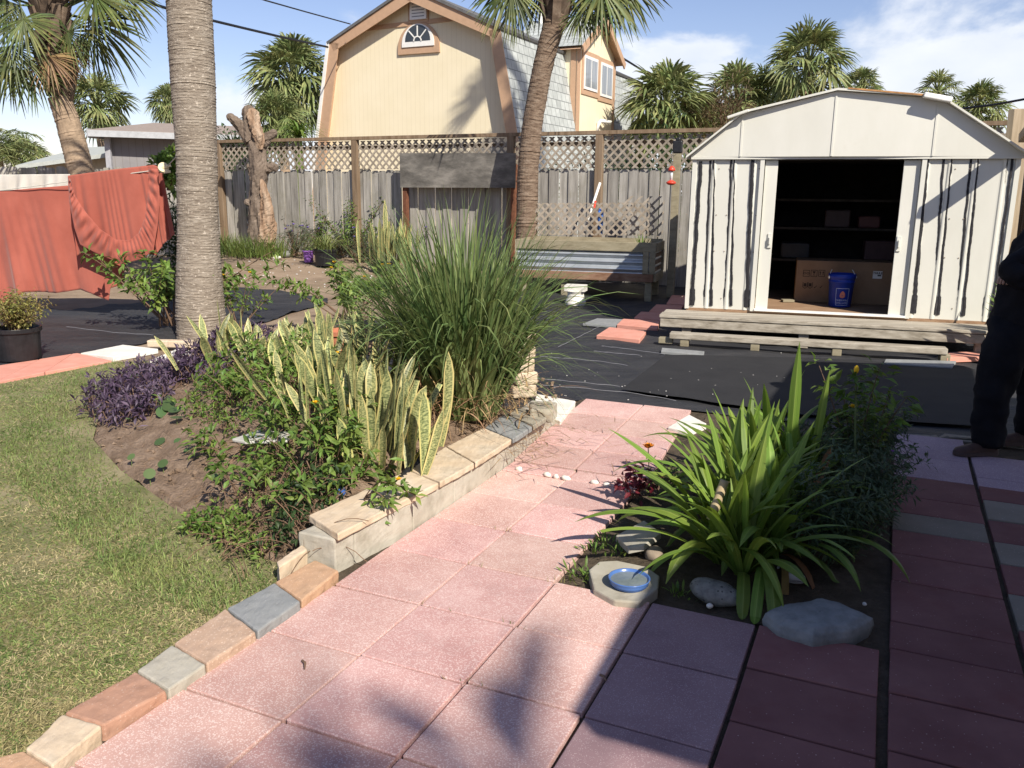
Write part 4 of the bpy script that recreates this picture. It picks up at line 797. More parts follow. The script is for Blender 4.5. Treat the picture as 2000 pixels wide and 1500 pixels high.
# ------------------------------------------------------------------ yellow gambrel house
YEL = mat('yellow_siding', [(.745, .66, .465), (.785, .70, .51)], scale=1.5, rough=.75, bump=.12, bscale=26, bdist=.01, post=siding_post(.14, .3))
TAN = plain('tan_trim', (.47, .305, .195), .7, var=.06)
SHING = mat('grey_shingle', [(.36, .385, .37), (.46, .485, .465)], scale=5, rough=.9, bump=.3, bscale=60, island=0, post=shingle_post(.30, .24))
DSHING = mat('dark_roof_edge', [(.10, .10, .10), (.15, .15, .15)], scale=5, rough=.9)
GLASS = mat('window_glass', [(.03, .035, .04), (.06, .065, .07)], scale=.6, rough=.06, spec=.7)
GLASSL = mat('curtained_glass', [(.20, .22, .24), (.34, .36, .38)], scale=3, stretch=(3, 3, .3), rough=.08, spec=.7)
hx = nrm(np.array([.898, -.439, 0])); hy = np.array([-hx[1], hx[0], 0]); HC = np.array([.13, 22.0, 0])
def H(x, y, z): return HC + hx * x + hy * y + np.array([0, 0, z])
def HS(px, py, off=-.3): p = onpl(px, py, H(0, off, 0), -hy) - HC; return p @ hx, p[2]
def HD(px, py, off=0.02): p = onpl(px, py, H(off, 0, 0), hx) - HC; return p @ hy, p[2]
house = thing('yellow_house', H(-3.2, 0, 0), 'pale yellow house with tan trim, gambrel gable and grey shingles behind the fence', 'house')
ol = [HS(622, 278), HS(645, 74), HS(805, -22), HS(977, 62), HS(1012, 272)]
k0 = (ol[1][0] - ol[0][0]) / (ol[1][1] - ol[0][1]); k1 = (ol[4][0] - ol[3][0]) / (ol[4][1] - ol[3][1])
zk = (ol[1][1] + ol[3][1]) / 2
OUT = [(ol[0][0] - k0 * ol[0][1], 0), (ol[1][0], zk), ((ol[1][0] + ol[3][0]) / 2, ol[2][1]), (ol[3][0], zk), (ol[4][0] - k1 * ol[4][1], 0)]
HL = 10.6
def uvp(mb, pts, uvs, m=0): mb.add(pts, [list(range(len(pts)))], m, uvs)
mb = MB(); ins = [(x * .985 + (-.05), z - (.10 if z > 1 else 0)) for x, z in OUT]; ins = [(OUT[0][0] + .1, 0), (OUT[1][0] + .08, zk - .08), (OUT[2][0], OUT[2][1] - .12), (OUT[3][0] - .08, zk - .08), (OUT[4][0] - .1, 0)]
uvp(mb, [H(x, 0, z) for x, z in ins], ins); mb.build('gable_wall', YEL, house); mb = MB(); uvp(mb, [H(x, HL, z) for x, z in ins][::-1], ins[::-1]); mb.build('rear_wall', YEL, house)
mb = MB()
for i in range(4):
    (x0, z0), (x1, z1) = OUT[i], OUT[i + 1]; L = math.hypot(x1 - x0, z1 - z0); P = [H(x0, -.3, z0), H(x1, -.3, z1), H(x1, HL, z1), H(x0, HL, z0)]
    uvp(mb, P if True else P[::-1], [(0, 0), (0, L), (HL + .3, L), (HL + .3, 0)])
    nn2 = np.array([-(z1 - z0), x1 - x0]) / L * -.1; P2 = [H(x0 - nn2[0] * -1, -.3, z0 + nn2[1]), H(x1 - nn2[0] * -1, -.3, z1 + nn2[1]), H(x1 - nn2[0] * -1, HL, z1 + nn2[1]), H(x0 - nn2[0] * -1, HL, z0 + nn2[1])]
    uvp(mb, P2, [(0, 0)] * 4, 1)
roof = mb.build('roof', [SHING, TAN], house)
mb = MB()
def fasc(a, b, wd_, y0=-.33, y1=-.30, m=0):
    (x0, z0), (x1, z1) = a, b; L = math.hypot(x1 - x0, z1 - z0); n2_ = np.array([(z1 - z0), -(x1 - x0)]) / L * wd_
    mb.prism([H(x0, y0, z0), H(x0 + n2_[0], y0, z0 + n2_[1]), H(x1 + n2_[0], y0, z1 + n2_[1]), H(x1, y0, z1)][::-1], hy * (y1 - y0), m)
fasc(OUT[0], OUT[1], .30); fasc(OUT[1], OUT[2], .28); fasc(OUT[2], OUT[3], .28); fasc(OUT[3], OUT[4], .30); mb.build('rake_board', TAN, house)
mb = MB(); fasc((OUT[0][0] - .1, 0), (OUT[1][0] - .09, zk), .09, -.36, -.29); mb.build('white_corner_board', WHITEP, house)
mb = MB(); fasc((OUT[1][0] - .08, zk), (OUT[2][0], OUT[2][1] + .08), .07, -.37, HL); fasc((OUT[2][0], OUT[2][1] + .08), (OUT[3][0] + .08, zk), .07, -.37, HL); mb.build('roof_edge', DSHING, roof)
def hquad(mb, px, off, th, m=0):
    p = [HS(*q, off) for q in px]; mb.prism([H(x, off, z) for x, z in p][::-1], hy * th, m)
mb = MB(); hquad(mb, [(716, 60), (925, 36), (925, 27), (716, 51)], -.03, .03); mb.build('band_board', TAN, house)
vt = MB(); hquad(vt, [(797, 2), (836, -2), (836, 42), (797, 46)], -.05, .05); vent = vt.build('gable_vent', TAN, house)
mb = MB(); hquad(mb, [(800, 1), (832, -2), (832, 36), (800, 39)], -.10, .05); mb.build('vent_frame', WHITEP, vent)
DIMW = plain('louvre_gap', (.25, .25, .25), .8)
mb = MB()
for k in range(5): hquad(mb, [(804, 7 + 6.2 * k), (828, 4.5 + 6.2 * k), (828, 6.5 + 6.2 * k), (804, 9 + 6.2 * k)], -.104, .004)
mb.build('louvres', DIMW, vent)
def arch(cx_, zb_, r_, hb, n=20): return [(cx_ - r_, zb_), (cx_ + r_, zb_)] + [(cx_ + r_ * math.cos(t), zb_ + hb + r_ * math.sin(t)) for t in np.linspace(0, math.pi, n)]
wl = HS(779, 108, 0); wr_ = HS(860, 102, 0); wcx = (wl[0] + wr_[0]) / 2; wzb = (wl[1] + wr_[1]) / 2; wr0 = (wr_[0] - wl[0]) / 2; wtop = HS(819, 44, 0)[1]
win = thing('arched_window', H(wcx, 0, wzb), None, None); win.parent = house; win.location = Vector(H(wcx, 0, wzb)) - house.location
mb = MB(); mb.prism([H(x, -.05, z) for x, z in arch(wcx, wzb, wr0, max(.02, wtop - wzb - wr0))][::-1], hy * .05); wo_ = mb.build('surround', TAN, win)
mb = MB(); mb.prism([H(x, -.075, z) for x, z in arch(wcx, wzb + .17, wr0 * .77, max(.02, (wtop - wzb - wr0) * .5))][::-1], hy * .03); mb.build('frame', WHITEP, win)
mb = MB(); gx, gz_ = wcx, wzb + .30; gr = wr0 * .60; mb.prism([H(x, -.080, z) for x, z in arch(gx, gz_, gr, .02)][::-1], hy * .006); mb.build('pane', GLASS, win)
mb = MB()
for t in (R(45), R(90), R(135)):
    c_, s_q = math.cos(t), math.sin(t); mb.bar(H(gx + gr * .32 * c_, -.085, gz_ + gr * .32 * s_q), H(gx + gr * .98 * c_, -.085, gz_ + gr * .98 * s_q), .03, .012, upv=(-hy[0], -hy[1], 0))
t_ = np.linspace(0, math.pi, 9)
for a, b in zip(t_[:-1], t_[1:]): mb.bar(H(gx + gr * .3 * math.cos(a), -.086, gz_ + gr * .3 * math.sin(a)), H(gx + gr * .3 * math.cos(b), -.086, gz_ + gr * .3 * math.sin(b)), .03, .012, upv=(-hy[0], -hy[1], 0))
mb.build('muntin', WHITEP, win)
# dormer on the right flank
dy0 = HD(1126, 200)[0]; dy1 = HD(1199, 200)[0]; dz0 = HD(1127, 84)[1]; dyp = (dy0 + dy1) / 2; dzp = HD(1163, 30)[1]; dz0 = min(dz0, dzp - .8)
dm = thing('dormer', H(0, dyp, 4), None, None); dm.parent = house; dm.location = Vector(H(0, dyp, 4)) - house.location
mb = MB(); xb_ = OUT[2][0] * .45
uvp(mb, [H(.02, y, z) for y, z in ((dy0, 0), (dy1, 0), (dy1, dz0), (dyp, dzp), (dy0, dz0))], [(y, z) for y, z in ((dy0, 0), (dy1, 0), (dy1, dz0), (dyp, dzp), (dy0, dz0))])
uvp(mb, [H(xb_, dy0, 0), H(.02, dy0, 0), H(.02, dy0, dz0), H(xb_, dy0, dz0)], [(xb_, 0), (0, 0), (0, dz0), (xb_, dz0)]); uvp(mb, [H(.02, dy1, 0), H(xb_, dy1, 0), H(xb_, dy1, dz0), H(.02, dy1, dz0)], [(xb_, 0), (0, 0), (0, dz0), (xb_, dz0)]); mb.build('wall', YEL, dm)
mb = MB(); e = .22
for ya_, yb_ in ((dy0 - e, dyp), (dy1 + e, dyp)):
    za_ = dz0 - e * (dzp - dz0) / (dyp - dy0); L = math.hypot(yb_ - ya_, dzp - za_); P = [H(.28, ya_, za_ + .05), H(.28, yb_, dzp + .05), H(xb_ * 1.6, yb_, dzp + .05), H(xb_ * 1.6, ya_, za_ + .05)]
    uvp(mb, P, [(0, 0), (0, L), (5, L), (5, 0)]); uvp(mb, [p - np.array([0, 0, .09]) for p in P], [(0, 0)] * 4, 1)
mb.build('roof', [SHING, TAN], dm)
mb = MB()
def dbar(y0, z0, y1, z1, w_, x=.03, th=.03): mb.bar(H(x, y0, z0), H(x, y1, z1), w_, th, upv=(hx[0], hx[1], 0))
za_ = dz0 - e * (dzp - dz0) / (dyp - dy0)
dbar(dy0 - e, za_ - .06, dyp, dzp - .06, .2, .27, .04); dbar(dyp, dzp - .06, dy1 + e, za_ - .06, .2, .27, .04); dbar(dy0 + .08, 0, dy0 + .08, dz0, .22); dbar(dy1 - .07, 0, dy1 - .07, dz0, .16); mb.build('trim', TAN, dm)
mb = MB(); mb.bar(H(-.1, dy0 - .02, 0), H(-.1, dy0 - .02, dz0 - .1), .16, .02, upv=(hy[0], hy[1], 0)); mb.build('trim', TAN, dm)
for (xl, yl, xr_, yr) in ((1139, 170, 1165, 108), (1171, 184, 1194, 122)):
    y0, z0 = HD(xl, yl); y1, z1 = HD(xr_, yr); z1 = HD(xl, yr + 2)[1] if True else z1
    wn = thing('window', H(.03, (y0 + y1) / 2, z0), None, None); wn.parent = dm; wn.location = Vector(H(.03, (y0 + y1) / 2, z0)) - house.location - dm.location
    q = lambda mb, a, b, c, d, x0, x1: mb.hexa([H(x0, a, c), H(x1, a, c), H(x1, b, c), H(x0, b, c), H(x0, a, d), H(x1, a, d), H(x1, b, d), H(x0, b, d)])
    mb = MB(); q(mb, y0 - .18, y1 + .18, z0 - .2, z1 + .18, .022, .05); q(mb, y0 - .04, y1 + .04, z0 - .05, z1 + .05, .051, .075); mb.m[0][:] = 0; mb.m[1][:] = 1; mb.build('frame', [TAN, WHITEP], wn)
    mb = MB(); ym = (y0 + y1) / 2; q(mb, y0 + .03, ym - .03, z0 + .03, z1 - .03, .076, .080); q(mb, ym + .03, y1 - .03, z0 + .03, z1 - .03, .076, .080); mb.build('pane', GLASSL, wn)
y0, z0 = HD(1165, 237); mb = MB(); mb.tube([H(.03, y0, z0 - .35), H(.10, y0, z0 - .05), H(.12, y0 + .1, z0 + .02), H(.3, y0 + .5, z0)], .06, 8); mb.build('vent_pipe', WHITEP, dm, smooth=True)
p = H(*[OUT[2][0] + .9, 5, 0]); q = D(1057, 25, p[1]); mb = MB(); mb.tube([(q[0], q[1], q[2] - 1.6), (q[0], q[1], q[2] + .25)], .09, 10); mb.build('flue', WHITEP, house)
# low grey house and the white roofed one
GREYS = mat('grey_siding', [(.21, .20, .205), (.25, .24, .24)], scale=2, rough=.85, post=siding_post(.2, .5))
ROOFB = plain('brown_grey_roof', (.30, .245, .205), .9, var=.12, scale=6, bump=.3)
gh = thing('grey_house', D(320, 300, 27), 'low grey sided house with a brown roof and white fascia behind the left fence', 'house')
L0, L1 = D(208, 290, 26), D(520, 290, 28); zr = D(345, 268, 26.5)[2]; mb = MB(); back = np.array([1.5, 8, 0])
for a, b in ((L0, L1), (L0 + back, L0)):
    a = np.array([a[0], a[1], 0]); b = np.array([b[0], b[1], 0]); L = np.linalg.norm(b - a); uvp(mb, [a, b, b + [0, 0, zr], a + [0, 0, zr]], [(0, 0), (L, 0), (L, zr), (0, zr)])
mb.build('wall', GREYS, gh); e0 = D(172, 264, 25.3); e1 = D(560, 264, 27.6); r0 = D(300, 240, 31); r1 = D(560, 238, 33); e0[2] = e1[2] = zr + .12; r0[2] = r1[2] = D(320, 240, 31)[2]
bk0 = e0 + np.array([2, 11, 0])
mb = MB(); mb.prism([e0, e1, r1, r0], (0, 0, -.1)); mb.prism([e0, r0, bk0], (0, 0, -.1)); mb.build('roof', ROOFB, gh)
mb = MB(); mb.bar(e0 + [0, -.02, -.1], e1 + [0, -.02, -.1], .05, .18); mb.bar(e0 + [-.02, 0, -.1], bk0 + [-.02, 0, -.1], .05, .26); mb.build('fascia', plain('grey_white_fascia', (.38, .39, .40), .6), gh)
mb = MB(); a = D(212, 300, 25.9); mb.bar((a[0], a[1], 0), (a[0], a[1], zr), .16, .1, upv=(0, 1, 0)); mb.build('corner_board', plain('grey_corner', (.34, .34, .36), .7), gh)
wh = thing('white_roof_house', D(120, 310, 30), 'low building with a pale sloping flat roof at the far left behind the fence', 'house')
a, b, c, d = D(30, 323, 27), D(212, 299, 27), D(212, 286, 31), D(160, 288, 31); mb = MB(); mb.prism([a, b, c, d], (0, 0, -.12)); mb.build('roof', plain('pale_grey_roof', (.40, .42, .39), .8), wh)
mb = MB(); a2, b2 = D(80, 318, 27.6), D(212, 303, 27.6); mb.prism([(a2[0], a2[1], 0), (b2[0], b2[1], 0), (b2[0], b2[1], b2[2]), (a2[0], a2[1], a2[2])], (0, .2, 0)); mb.build('wall', plain('beige_wall', (.42, .37, .29), .8), wh)

# ------------------------------------------------------------------ poles and wires
WIRE = plain('black_wire', (.012, .014, .02), .6)
p0, p1 = D(1253, 300, 30), D(1252, 168, 30); mb = MB(); mb.tube([(p0[0], 30, 0), (p1[0], 30, p1[2])], [.13, .11], 10); tag(mb.build('utility_pole', BROWNW, loc=(p0[0], 30, 0), smooth=True), 'short wooden utility pole standing between the yellow house and the palms', 'pole')
p1 = D(1421, 128, 48); at = thing('antenna_mast', (p1[0], 48, 0), 'thin distant antenna mast rising above the palm crowns', 'antenna')
mb = MB(); mb.tube([(p1[0], 48, 0), (p1[0], 48, p1[2])], [.09, .05], 6); mb.build('mast', WIRE, at)
mb = MB(); q = D(1404, 158, 48); mb.tube([q, D(1421, 157, 48)], .05, 5); mb.tube([q + [0, 0, .25], q - [0, 0, .3]], .06, 5); mb.tube([D(1421, 130, 48), D(1404, 152, 48)], .025, 4); mb.build('side_arm', WIRE, at)
def wire(pts, r_, label):
    p = [D(*q) for q in pts]; t = np.linspace(0, len(p) - 1, 24); pp = np.array([[np.interp(u, range(len(p)), [k[i] for k in p]) for i in range(3)] for u in t]); mb = MB(); mb.tube(pp, r_, 5); tag(mb.build('overhead_wire', WIRE, loc=pp[0], smooth=True), label, 'wire', 'overhead wires')
wire([(250, -10, 15), (320, 15, 16), (405, 38, 17.5), (480, 56, 19), (565, 76, 21), (640, 92, 23)], .028, 'thick black wire sloping from the near palm trunk to the yellow house')
wire([(380, -45, 15), (515, 0, 18), (600, 24, 20.5), (684, 47, 23.5)], .016, 'thin wire reaching the upper left roof edge of the yellow house')
wire([(1205, 107, 29), (1230, 122, 30), (1262, 142, 31), (1330, 165, 34), (1400, 190, 38)], .035, 'black wire from the dormer eave to the palms')
wire([(1228, 195, 30), (1250, 208, 30.5)], .02, 'short low wire between the dormer side and the wooden pole')
wire([(1872, 213, 20), (1940, 205, 19), (2000, 194, 18), (2200, 150, 17)], .025, 'black wire above the right end of the shed roof')
# ------------------------------------------------------------------ laundry
CLOTH = mat('coral_cloth', [(.43, .125, .088), (.50, .155, .11)], scale=3, stretch=(2, 2, .5), rough=.9, bump=.25, bscale=60, bdist=.006, transl=.3, sheen=.3, post=blotch((.36, .095, .065), 1.5, .45, .75, .8))
WCLOTH = mat('white_cloth', [(.66, .63, .56), (.72, .69, .63)], scale=3, rough=.85, transl=.3)
def lerp_pl(pl, n):
    pl = np.array(pl, float); s = np.r_[0, np.cumsum(np.linalg.norm(np.diff(pl, axis=0), axis=1))]; t = np.linspace(0, s[-1], n); return np.stack([np.interp(t, s, pl[:, i]) for i in range(pl.shape[1])], 1)
def cloth(name, top, bot, Y0, fold, m, label, na=150, nb=50, mid=None):
    A = np.array([D(x, y, Y0) for x, y in lerp_pl(top, na)]); B = np.array([D(x, y, Y0) for x, y in lerp_pl(bot, na)]); v = np.linspace(0, 1, nb)
    P = A[:, None] + (B - A)[:, None] * v[None, :, None]; u = np.linspace(0, 1, na)[:, None]
    P[..., 1] += fold(u, v[None]); mb = MB(); mb.grid(P); o = mb.build(name, m, loc=A.mean(0), smooth=True); sol = o.modifiers.new('s', 'SOLIDIFY'); sol.thickness = .004; return tag(o, label, 'laundry', 'laundry on the line')
cloth('hanging_cloth', [(-420, 400), (-200, 385), (0, 373), (135, 362), (262, 350)], [(-420, 620), (-200, 606), (-60, 585), (10, 596), (26, 603), (48, 570), (110, 572), (155, 566), (180, 573), (213, 587), (216, 563), (238, 556), (248, 470)], 10.75,
      lambda u, v: (.04 * np.sin(u * 30 + 4 * np.sin(u * 9) + 2 * v) + .02 * np.sin(u * 83 + 5 * np.sin(u * 13))) * (.12 + v * (.6 + .6 * np.sin(u * 23) ** 2)) + .012 * np.sin(u * 171 + 6 * np.sin(u * 19)) * v, CLOTH, 'long coral sheet hanging low on the clothesline, its hem uneven', 220)
cloth('hanging_cloth', [(133, 343), (220, 331), (300, 322), (316, 328)], [(150, 500), (200, 470), (240, 480), (305, 500), (318, 478), (342, 458)], 10.55,
      lambda u, v: (.016 * np.sin(u * 34 + 5 * np.sin(u * 7)) + .008 * np.sin(u * 91 + 4 * np.sin(u * 15))) * (.2 + v), CLOTH, 'coral cloth draped in a swag over the end of the clothesline', 120)
# swag with gathers
nu, nv2 = 260, 40
inn = lerp_pl([(136, 346), (146, 382), (168, 415), (196, 448), (226, 468), (252, 470), (272, 455), (284, 425), (289, 385), (291, 330)], nu); ou = lerp_pl([(133, 344), (136, 395), (146, 446), (157, 478), (185, 493), (215, 506), (245, 514), (275, 506), (300, 490), (308, 440), (312, 390), (309, 330)], nu)
v = np.linspace(0, 1, nv2); px = inn[:, None] + (ou - inn)[:, None] * v[None, :, None]; uu = np.linspace(0, 1, nu)[:, None]
dep = 10.44 - .022 * np.sin(np.pi * v[None]) + (.010 * np.sin(uu * 190 + 9 * np.sin(uu * 11) + 5 * v[None] * (uu - .5)) + .014 * np.sin(uu * 83 + 4 * np.sin(uu * 17) + 4 * v[None]) + .008 * np.sin(uu * 37 - 7 * v[None])) * np.sin(np.pi * np.clip(v[None] * 1.1, 0, 1)) ** .7
P = np.array([[D(px[i, j, 0], px[i, j, 1], dep[i, j]) for j in range(nv2)] for i in range(nu)])
mb = MB(); mb.grid(P); o = mb.build('draped_sash', CLOTH, loc=P.mean((0, 1)), smooth=True); o.modifiers.new('s', 'SOLIDIFY').thickness = .005
tag(o, 'gathered coral band looping down in front of the draped cloth', 'laundry', 'laundry on the line')
cloth('hanging_cloth', [(-260, 350), (0, 341), (136, 340)], [(-260, 400), (0, 420), (136, 420)], 12.2, lambda u, v: (.05 * np.sin(u * 45 + 3 * v) + .03 * np.sin(u * 97)) * (.3 + v), WCLOTH, 'white cloth hanging behind the coral laundry at the left')
ROPE = plain('pale_rope', (.5, .48, .42), .8)
a, b = D(-420, 399, 10.75), D(322, 330, 10.5); mb = MB(); mb.tube([a, D(0, 372, 10.74), b, (-3.6, 9.3, 1.93)], .006, 6); tag(mb.build('clothesline', ROPE, loc=b), 'pale clothesline cord holding the coral laundry', 'clothesline')
q = D(319, 328, 10.3); mb = MB(); mb.lathe((0, 0, 0), [(.001, -.03), (.06, -.03), (.062, -.02), (.045, -.008), (.045, .008), (.062, .02), (.06, .03), (.001, .03)], 20)
M3 = np.array(Matrix.Rotation(R(70), 3, 'X') @ Matrix.Rotation(R(25), 3, 'Y')); mb.v[0] = mb.v[0] @ M3.T + q; mb.bar(q + [0, -.03, 0], q + [.10, -.02, .03], .02, .03); mb.bar(q + [.02, -.03, -.05], q + [.09, -.02, -.04], .02, .03)
tag(mb.build('clothesline_pulley', plain('cream_plastic', (.62, .52, .33), .5), loc=q, smooth=False, bevel=.003), 'cream plastic clothesline pulley beside the near palm trunk', 'pulley')

# ------------------------------------------------------------------ person at the right edge
BLK = mat('black_clothing', [(.008, .008, .010), (.014, .014, .017)], scale=8, rough=.9, spec=.15, bump=.4, bscale=9, bdist=.02)
SKIN = plain('skin', (.42, .26, .19), .55, var=.06)
HAIR = plain('dark_hair', (.03, .022, .016), .6)
SHOE = plain('brown_shoe', (.085, .05, .04), .6, var=.2, scale=20)
SOLE = plain('shoe_sole', (.10, .07, .06), .8)
def skin(name, v, e, r, m, parent, sub=2, root=0):
    me = bpy.data.meshes.new(name); o = bpy.data.objects.new(name, me); sc.collection.objects.link(o); o.parent = parent
    org = np.array(parent.location); me.from_pydata([tuple(np.array(q) - org) for q in v], e, []); me.materials.append(m)
    k = o.modifiers.new('skin', 'SKIN'); k.use_smooth_shade = True
    if not me.skin_vertices:
        bpy.context.view_layer.objects.active = o
    sv = me.skin_vertices[0].data if me.skin_vertices else None
    for i, q in enumerate(r):
        s = sv[i]; s.radius = (q, q) if np.isscalar(q) else q; s.use_root = (i == root)
    s = o.modifiers.new('sub', 'SUBSURF'); s.levels = sub; s.render_levels = sub
    if name in ('shirt', 'trousers'):
        s.render_levels = s.levels = 3; tx = bpy.data.textures.new('folds', 'CLOUDS'); tx.noise_scale = .09; dm_ = o.modifiers.new('folds', 'DISPLACE'); dm_.texture = tx; dm_.strength = .045; dm_.mid_level = .5
    return o
pp = lambda px, py, Y: D(px, py, Y)
hipc = pp(1996, 630, 5.13); pA = pp(1976, 655, 5.05); pB = pp(2014, 655, 5.24)
kA = pp(1938, 760, 5.02); aA = pp(1929, 858, 5.02); kB = pp(2026, 765, 5.28); aB = pp(2006, 852, 5.24)
aA[2] = .10; aB[2] = .10
che = hipc + np.array([.10, .03, .42]); shA = hipc + np.array([.06, -.17, .50]); shB = hipc + np.array([.16, .20, .52]); nk = hipc + np.array([.10, .02, .62]); hd = hipc + np.array([.06, .01, .78])
elA = pp(1966, 532, 4.98); wrA = pp(2012, 545, 4.86); elB = pp(2040, 540, 5.32); wrB = pp(1985, 540, 5.18)
person = thing('person', (hipc[0], hipc[1], 0), 'person in black top, black trousers and brown shoes at the right edge', 'person')
skin('body', [hipc, hipc + [.02, .01, .2], che, nk, hd - [0.01, 0, .05], hd + [-.005, 0, .07], shA, elA, wrA, shB, elB, wrB, pA, kA, aA, pB, kB, aB, hd + [-.075, 0, .01], hd + [-.115, 0, .0]],
     [(0, 1), (1, 2), (2, 3), (3, 4), (4, 5), (2, 6), (6, 7), (7, 8), (2, 9), (9, 10), (10, 11), (0, 12), (12, 13), (13, 14), (0, 15), (15, 16), (16, 17), (4, 18), (18, 19)],
     [(.09, .10), (.09, .09), (.10, .11), .06, .09, .10, .055, .04, .028, .055, .04, .028, .085, .06, .04, .085, .06, .04, .03, .016], SKIN, person)
skin('shirt', [hipc + [.0, 0, -.16], hipc + [.02, 0, .05], hipc + [.03, .01, .22], che, nk - [0, 0, .03], shA, (shA + elA) / 2, elA, (elA + wrA) / 2, wrA + (wrA - elA) * .1, shB, (shB + elB) / 2, elB, wrB + (elB - wrB) * .1],
     [(0, 1), (1, 2), (2, 3), (3, 4), (3, 5), (5, 6), (6, 7), (7, 8), (8, 9), (3, 10), (10, 11), (11, 12), (12, 13)], [(.18, .19), (.19, .20), (.185, .19), (.19, .20), .09, .105, .095, .09, .082, .072, .105, .095, .09, .07], BLK, person)
skin('trousers', [hipc + [0, 0, .06], hipc + [0, 0, -.03], pA, (pA + kA) / 2, kA, (kA + aA) / 2, aA + [0, 0, -.065], pB, (pB + kB) / 2, kB, (kB + aB) / 2, aB + [0, 0, -.065]],
     [(0, 1), (1, 2), (2, 3), (3, 4), (4, 5), (5, 6), (1, 7), (7, 8), (8, 9), (9, 10), (10, 11)], [(.16, .17), (.17, .175), .14, .13, .112, .102, .102, .14, .13, .112, .102, .102], BLK, person)
mb = MB(); mb.rock(hd + np.array([.03, 0, .065]), (.205, .185, .20), 0, seed=2, n=22, rough=.015); mb.build('hair', HAIR, person, smooth=True)
for s_ in (-1, 1):
    mb = MB(); mb.rock(hd + np.array([-.088, s_ * .032, .045]), (.022, .028, .018), 0, n=10, rough=0); mb.build('eye', plain('eye_dark', (.05, .04, .035), .3), person, smooth=True)
    mb = MB(); mb.rock(hd + np.array([.0, s_ * .094, .03]), (.045, .022, .065), 0, n=10, rough=.02); mb.build('ear', SKIN, person, smooth=True)
mb = MB(); mb.rock(hd + np.array([-.090, 0, -.035]), (.016, .05, .014), 0, n=10, rough=0); mb.build('mouth', plain('lip', (.33, .15, .12), .5), person, smooth=True)
fx = nrm(wrA - elA)
def hand(wr, fx_, s_, nm):
    sd = nrm(np.cross(fx_, [0, 0, 1])); dn_ = nrm(np.cross(fx_, sd)); dn_ = dn_ if dn_[2] < 0 else -dn_
    V = [wr, wr + fx_ * .045, wr + fx_ * .085]; E = [(0, 1), (1, 2)]; r_ = [(.022, .028), (.018, .036), (.013, .036)]
    for k, (o_, L) in enumerate(((-.03, .065), (-.01, .075), (.01, .07), (.03, .055))):
        b = len(V); base = wr + fx_ * .095 + sd * o_; V += [base, base + fx_ * L * .45 + dn_ * .015, base + fx_ * L * .6 + dn_ * .05]; E += [(2, b), (b, b + 1), (b + 1, b + 2)]; r_ += [.0095, .009, .0075]
    b = len(V); V += [wr + fx_ * .045 - sd * s_ * .04, wr + fx_ * .085 - sd * s_ * .05 + dn_ * .02]; E += [(1, b), (b, b + 1)]; r_ += [.012, .009]
    skin(nm, V, E, r_, SKIN, person)
hand(wrA, fx, 1, 'hand'); hand(wrB, nrm(wrB - elB), -1, 'hand')
for an, yw in ((aA, R(184)), (aB, R(176))):
    t = np.linspace(0, 1, 14); L = .285; xo = -.075 + L * t; hw = np.interp(t, [0, .06, .3, .55, .8, .94, 1], [.012, .034, .036, .043, .047, .032, .008]); ht = np.interp(t, [0, .08, .3, .5, .75, .93, 1], [.05, .085, .09, .078, .058, .045, .03])
    P = []
    for x, w_, h in zip(xo, hw, ht):
        a = np.linspace(0, 2 * np.pi, 18, endpoint=False); P.append(np.stack([np.full(18, x), w_ * np.cos(a), .02 + (h - .02) * np.clip(np.sin(a), 0, 1) ** .8], 1))
    P = np.array(P); Mz = np.array(Matrix.Rotation(yw, 3, 'Z')); b0 = np.array([an[0], an[1], .004])
    mb = MB(); mb.grid(np.concatenate([P, P[:, :1]], 1) @ Mz.T + b0); so_ = mb.build('shoe', SHOE, person, smooth=True)
    ol_ = [(x, w_ * 1.1) for x, w_ in zip(xo, hw)] + [(x, -w_ * 1.1) for x, w_ in zip(xo[::-1], hw[::-1])]; mb = MB(); mb.prism((np.array([(x, y, 0) for x, y in ol_]) @ Mz.T + b0)[::-1], (0, 0, .022)); mb.build('sole', SOLE, so_)

# ------------------------------------------------------------------ small things in the square bed and on the mound
p = G(1225, 1140, 0); mb = MB()
k = [(1150, 1112), (1160, 1150), (1200, 1172), (1248, 1176), (1285, 1148), (1288, 1124), (1262, 1106), (1205, 1094), (1170, 1096)]
q = np.array([G(*z_, .025) for z_ in k]); mb.prism(np.array([(a, b, -.03) for a, b, _ in q]), (0, 0, .055)); tag(mb.build('flat_stone', SLATE and mat('buff_flagstone', [(.30, .27, .21), (.38, .35, .28), (.44, .41, .34)], scale=7, rough=.9, bump=.6, bscale=30, bdist=.006), loc=p, bevel=.007), 'irregular buff flagstone under the blue water dish', 'stone')
bc2 = G(1229, 1128, .06); bw = thing('water_dish', (bc2[0], bc2[1], .026), 'round blue dish of water on the flagstone', 'dish')
BLUEG = plain('blue_glazed_dish', (.07, .15, .38), .25, .5, var=.1); z0 = .027
mb = MB(); mb.lathe((bc2[0], bc2[1], z0), [(.001, 0), (.066, 0), (.073, .005), (.072, .009), (.079, .013), (.078, .018), (.083, .030), (.0845, .034), (.081, .035), (.077, .031), (.071, .014), (.001, .010)], 48); mb.build('bowl', BLUEG, bw, smooth=True)
mb = MB(); a = np.linspace(0, 2 * np.pi, 40, endpoint=False); mb.add(np.stack([bc2[0] + .0745 * np.cos(a), bc2[1] + .0745 * np.sin(a), np.full(40, z0 + .024)], 1), [list(range(40))]); mb.build('water', mat('dish_water', [(.12, .15, .17), (.20, .23, .24)], scale=20, rough=.05, spec=.6), bw)
SPECK = mat('speckled_rock', [(.12, .12, .11), (.20, .20, .18), (.27, .27, .24)], scale=22, rough=.95, bump=.8, bscale=40, bdist=.008, speck=((.03, .03, .03), 60, .35, .7))
